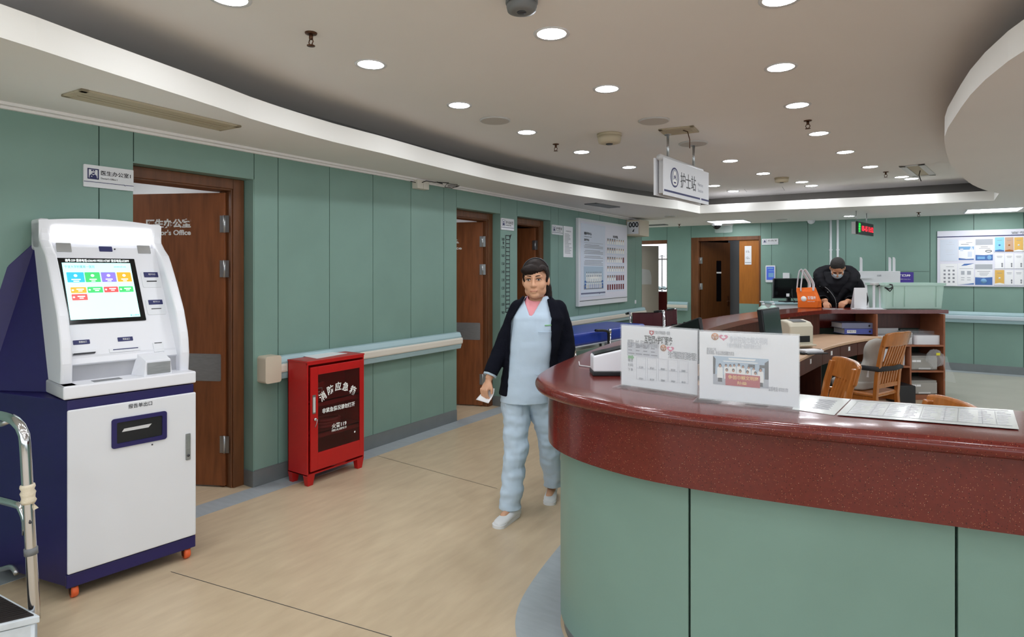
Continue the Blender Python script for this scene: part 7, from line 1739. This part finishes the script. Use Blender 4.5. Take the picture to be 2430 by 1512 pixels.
def keep_card(c, n):
    if c.z < .752 and abs(c.x + .045) < .25 and c.y > -.3 and not (c.x < -.235): return False
    for f in cut:
        q = f.inverted() @ c
        if q.z < -.004 and q.length < .09: return False
    if c.z > 1.372 and abs(c.x - .018) < .085: return False
    arm_l = c.x < -.20 - (1.2 - c.z) * .02 and c.z < 1.2
    if n.y < .35 and c.y < .035 and c.z > .745:
        t = (c.z - .75) / .62
        xl = -.176 + .03 * max(0, t - .15) + .075 * max(0, t - .78) / .22 ; xr = .085 + .022 * min(t / .5, 1) - .025 * max(0, t - .8) / .2
        if xl < c.x < xr: return False
    return True
card = remesh(b, 'cardigan', 'cardigan_navy', nurse, .0065, 4, keep=keep_card, thick=.008, wrinkle=.006, wscale=8)
b = MB(cut[0]); b.lathe([(.043, .012), (.044, -.016), (.040, -.017), (.038, .01)], 20, caps=False); b.build('inner_cuff', 'scrub_blue', nurse, label='pale blue cuff showing under the cardigan sleeve')
b = MB(); b.ball((-.055, .0, .80), .150, .118, .13, 28, 16)
chain(b, [(-.125, -.005, .78), (-.122, -.055, .47), (-.150, -.125, .135)], [.098, .080, .068]); chain(b, [(.015, .015, .78), (.092, .055, .47), (.128, .175, .14)], [.098, .078, .062])
chain(b, [(-.150, -.125, .135), (-.158, -.14, .04)], [.068, .070]); chain(b, [(.128, .175, .14), (.134, .19, .05)], [.060, .060])
remesh(b, 'trousers', 'scrub_blue', nurse, .0065, 4, keep=lambda c, n: c.z > (.062 if c.x < 0 else .085) and c.z < .93, thick=.004, wrinkle=.014, wscale=9)
def shoe(b, heel, toe, lift=0.0):
    heel, toe = Vector(heel), Vector(toe); d = (toe - heel); L = d.length; d.normalize(); s = Vector((-d.y, d.x, 0)).normalized(); u = d.cross(s) * -1; u = u if u.z > 0 else -u
    M = basis(heel, d, s, u); k = MB(M)
    rows = [(-.012, .030, .0, .052), (.02, .036, 0, .066), (.07, .036, 0, .066), (.12, .040, 0, .054), (.17, .044, 0, .046), (.21, .038, 0, .040), (.236, .022, 0, .03)]
    rs = []
    for x, w, z0, z1 in rows:
        x = x * L / .235
        rs.append([(x, w * math.cos(a), max(z0, (z1) * (.5 + .5 * math.sin(a)) if math.sin(a) > -.4 else z0 + .004)) for a in [2 * math.pi * j / 20 for j in range(20)]])
    k.rings(rs); return k, M
for (h, t) in (((-.115, -.105, .005), (-.238, -.295, .002)), ((.138, .265, .012), (.100, .065, .002))):
    k, M = shoe(None, h, t); sh_ = remesh(k, 'shoe', 'shoe_white', nurse, .005, 2)
    L_ = (Vector(t) - Vector(h)).length; p = rr_poly(-.016, L_ + .012, -.043, .043, .040, 6); b = MB(M); b.prism([(x, y * (1 - .25 * (x < L_ * .5))) for x, y in p], -.003, .016); b.build('sole', 'shoe_white', sh_, bevel=.004)
    b = MB(M); b.ball((.035, 0, .055), .03, .028, .03, 14, 8); b.build('sock', 'sock_grey', sh_)
# folded paper in the hand
PW_ = NM @ hf @ T(.0, .03, -.085)
pp = thing('folded_paper', 'crumpled white paper held in the lowered hand of the person in scrubs', 'paper', PW_)
b = MB(); rs = []
for i in range(7):
    r = []
    for j in range(7): x, z = -.055 + .11 * i / 6, -.055 + .10 * j / 6; r.append((x * (1 - .25 * j / 6), .010 * math.sin(x * 40) + .012 * math.sin(z * 34 + 1) - .01, z))
    rs.append(r)
b.rings(rs, closed=False); s_ = b.build('sheet', 'paper', pp); s_.modifiers.new('thick', 'SOLIDIFY').thickness = .0015

# ---- the man in the parka
d0 = 8.12; yaw = -math.atan2(lat(1985, d0), d0); PM = VM(lat(1985, d0), d0, 0, yaw)
man = thing('person', 'person in black parka and face mask looking down at phones on the far counter', 'person', PM)
Hm_ = T(.012, -.16, 1.585) @ RX(.86) @ RY(.03); Hmi = Hm_.inverted()
b = MB(); head_shape(b, Hm_, 1.06, False)
chain(b, [(.01, -.08, 1.50), (.0, -.0, 1.40)], [.058, .07]); ell_rings(b, interp_rows([(0, .02, .17, .12, .85), (0, .03, .17, .12, 1.1), (0, .02, .20, .13, 1.3), (0, 0, .15, .09, 1.42)], 12))
LWm, RWm = (-.125, -.36, 1.165), (.125, -.36, 1.165)
for s, w in ((-1, LWm), (1, RWm)):
    chain(b, [(s * .20, .02, 1.36), (s * .25, -.06, 1.14), w], [.06, .048, .030])
    chain(b, [(s * .10, .03, .90), (s * .11, .0, .5), (s * .11, .04, .08)], [.09, .06, .04]); chain(b, [(s * .11, .04, .05), (s * .12, -.1, .04)], [.04, .035])
hA = limb_frame((-.125, -.37, 1.155), (.12, -.55, -.62), (-.1, -.4, .6)); hand_shape(b, hA, 1.0, .25, 1)
hB = limb_frame((.118, -.37, 1.165), (-.45, -.55, -.35), (.1, -.5, .8)); hand_shape(b, hB, 1.05, .85, -1)
remesh(b, 'body', 'skin_man', man, .0055, 5)
for x in (-1, 1):
    e = MB(Hm_); P = [(x * (.014 + .036 * t) * 1.06, (-.094 + .013 * t * t) * 1.06, (.0225 + .004 * math.sin(math.pi * t * .8)) * 1.06) for t in (0, .25, .5, .75, 1)]; e.tube(P, .003, 6); e.build('eyebrow', 'hair_black', man)
    e = MB(Hm_); P = [(x * (.016 + .031 * t) * 1.06, (-.091 + .012 * t * t) * 1.06, (.004 + .0025 * math.sin(math.pi * t)) * 1.06) for t in (0, .25, .5, .75, 1)]; e.tube(P, .003, 6); e.build('eyelid', 'hair_black', man)
b = MB(); k = MB(Hm_); k.ball((0, .020, .048), .088, .106, .094, 28, 18); k.ball((0, .055, .0), .085, .072, .09, 22, 14); b.v, b.f, b.mi, b.sm = k.v, k.f, k.mi, k.sm
def keep_mh(c, n):
    q = Hmi @ c
    if q.y < -.035 and q.z < .062 - .25 * max(0, abs(q.x) - .04): return False
    if q.z < -.03 and q.y < .02: return False
    return True
remesh(b, 'hair', 'hair_short', man, .005, 3, keep=keep_mh, thick=.004, wrinkle=.0012, wscale=60)
# mask
b = MB(Hm_); rs = []
for i in range(9):
    t = i / 8; z = -.016 - .088 * t; r = []
    for j in range(13):
        a = (-1 + 2 * j / 12) * 1.15; w = .080 - .010 * t; d = .110 + .012 * math.sin(math.pi * t) - .012 * t
        r.append((w * math.sin(a) * 1.0, -.0 - d * math.cos(a) * (1.0) + .004, z + .006 * (1 - math.cos(a)) * (1 if t > .5 else -1) + (.012 * (1 - abs(math.sin(a))) if i == 0 else 0)))
    rs.append(r)
b.rings(rs, closed=False); mk = b.build('face_mask', 'mask_blue', man, label='pale blue face mask'); mk.modifiers.new('t', 'SOLIDIFY').thickness = .002
b = MB(Hm_)
for s in (-1, 1): b.tube([(s * .070, -.035, -.025), (s * .082, .0, .0), (s * .088, .022, .0), (s * .082, .025, -.02), (s * .066, -.04, -.085)], .0022, 6)
b.build('mask_loops', 'paper', mk)
# parka: puffed body, sleeves, open collar, big hood thrown back
b = MB(); ell_rings(b, interp_rows([(0, .03, .27, .18, .62), (0, .03, .275, .185, .9), (0, .03, .28, .185, 1.1), (0, .02, .285, .18, 1.28), (0, .01, .265, .17, 1.40), (0, .05, .235, .15, 1.47), (0, .09, .18, .11, 1.54)], 24), 40)
for s, w in ((-1, LWm), (1, RWm)): chain(b, [(s * .205, .02, 1.375), (s * .272, -.05, 1.15), (w[0] * 1.25, w[1] + .06, w[2] + .005)], [.108, .098, .066])
cutm = [limb_frame((w[0] * 1.2, w[1] + .045, w[2] + .003), (w[0] * -.25, -.5, .0), (0, -.4, .6)) for w in (LWm, RWm)]
def keep_pk(c, n):
    if c.z < .66: return False
    for f in cutm:
        q = f.inverted() @ c
        if q.z < -.01 and q.length < .11: return False
    return True
pk_ = remesh(b, 'parka', 'parka_black', man, .009, 4, keep=keep_pk, thick=.012, wrinkle=.010, wscale=7)
b = MB(); P = spline([(-.12, -.17, 1.32), (-.19, -.08, 1.43), (-.205, .04, 1.50), (-.13, .13, 1.545), (0, .16, 1.55), (.13, .13, 1.545), (.205, .04, 1.49), (.19, -.08, 1.42), (.12, -.17, 1.30)], 40)
b.tube(P, [.045 + .040 * math.sin(math.pi * i / 39) for i in range(40)], 14); chain(b, [(-.12, -.15, 1.34), (-.05, -.185, 1.22), (.0, -.19, 1.10)], [.045, .035, .02]); chain(b, [(.12, -.15, 1.33), (.04, -.185, 1.2), (.0, -.19, 1.08)], [.045, .035, .02])
remesh(b, 'hood', ['parka_black', 'hood_lining'], man, .008, 4, wrinkle=.010, wscale=9, matfn=lambda c, n: 1 if (c.z > 1.40 and (c - Vector((.0, -.06, 1.52))).normalized().dot(n) < -.15) else 0)
b = MB(); b.tube(spline([(-.20, -.155, 1.345), (-.13, -.205, 1.335), (-.06, -.225, 1.26), (-.01, -.222, 1.16), (.0, -.215, 1.0)], 24), .0045, 6); b.build('zip_line', 'mid_grey', pk_)
b = MB()
for p in ((-.19, -.13, 1.415), (-.175, -.15, 1.395), (-.10, -.215, 1.27), (.205, -.12, 1.40), (.0, -.215, 1.12)): b.ball(p, .008, .006, .008, 10, 6)
b.build('snap', 'steel', pk_)
b = MB(); b.ball((0, .03, .86), .18, .14, .14, 24, 14)
for s in (-1, 1): chain(b, [(s * .10, .03, .85), (s * .11, .0, .5), (s * .11, .045, .07)], [.105, .085, .065])
remesh(b, 'trousers', 'parka_black', man, .010, 3, keep=lambda c, n: c.z > .05, thick=.004, wrinkle=.006)
for s in (-1, 1): k, M = shoe(None, (s * .11, .09, .003), (s * .125, -.16, .003)); remesh(k, 'shoe', 'black_plastic', man, .007, 2)
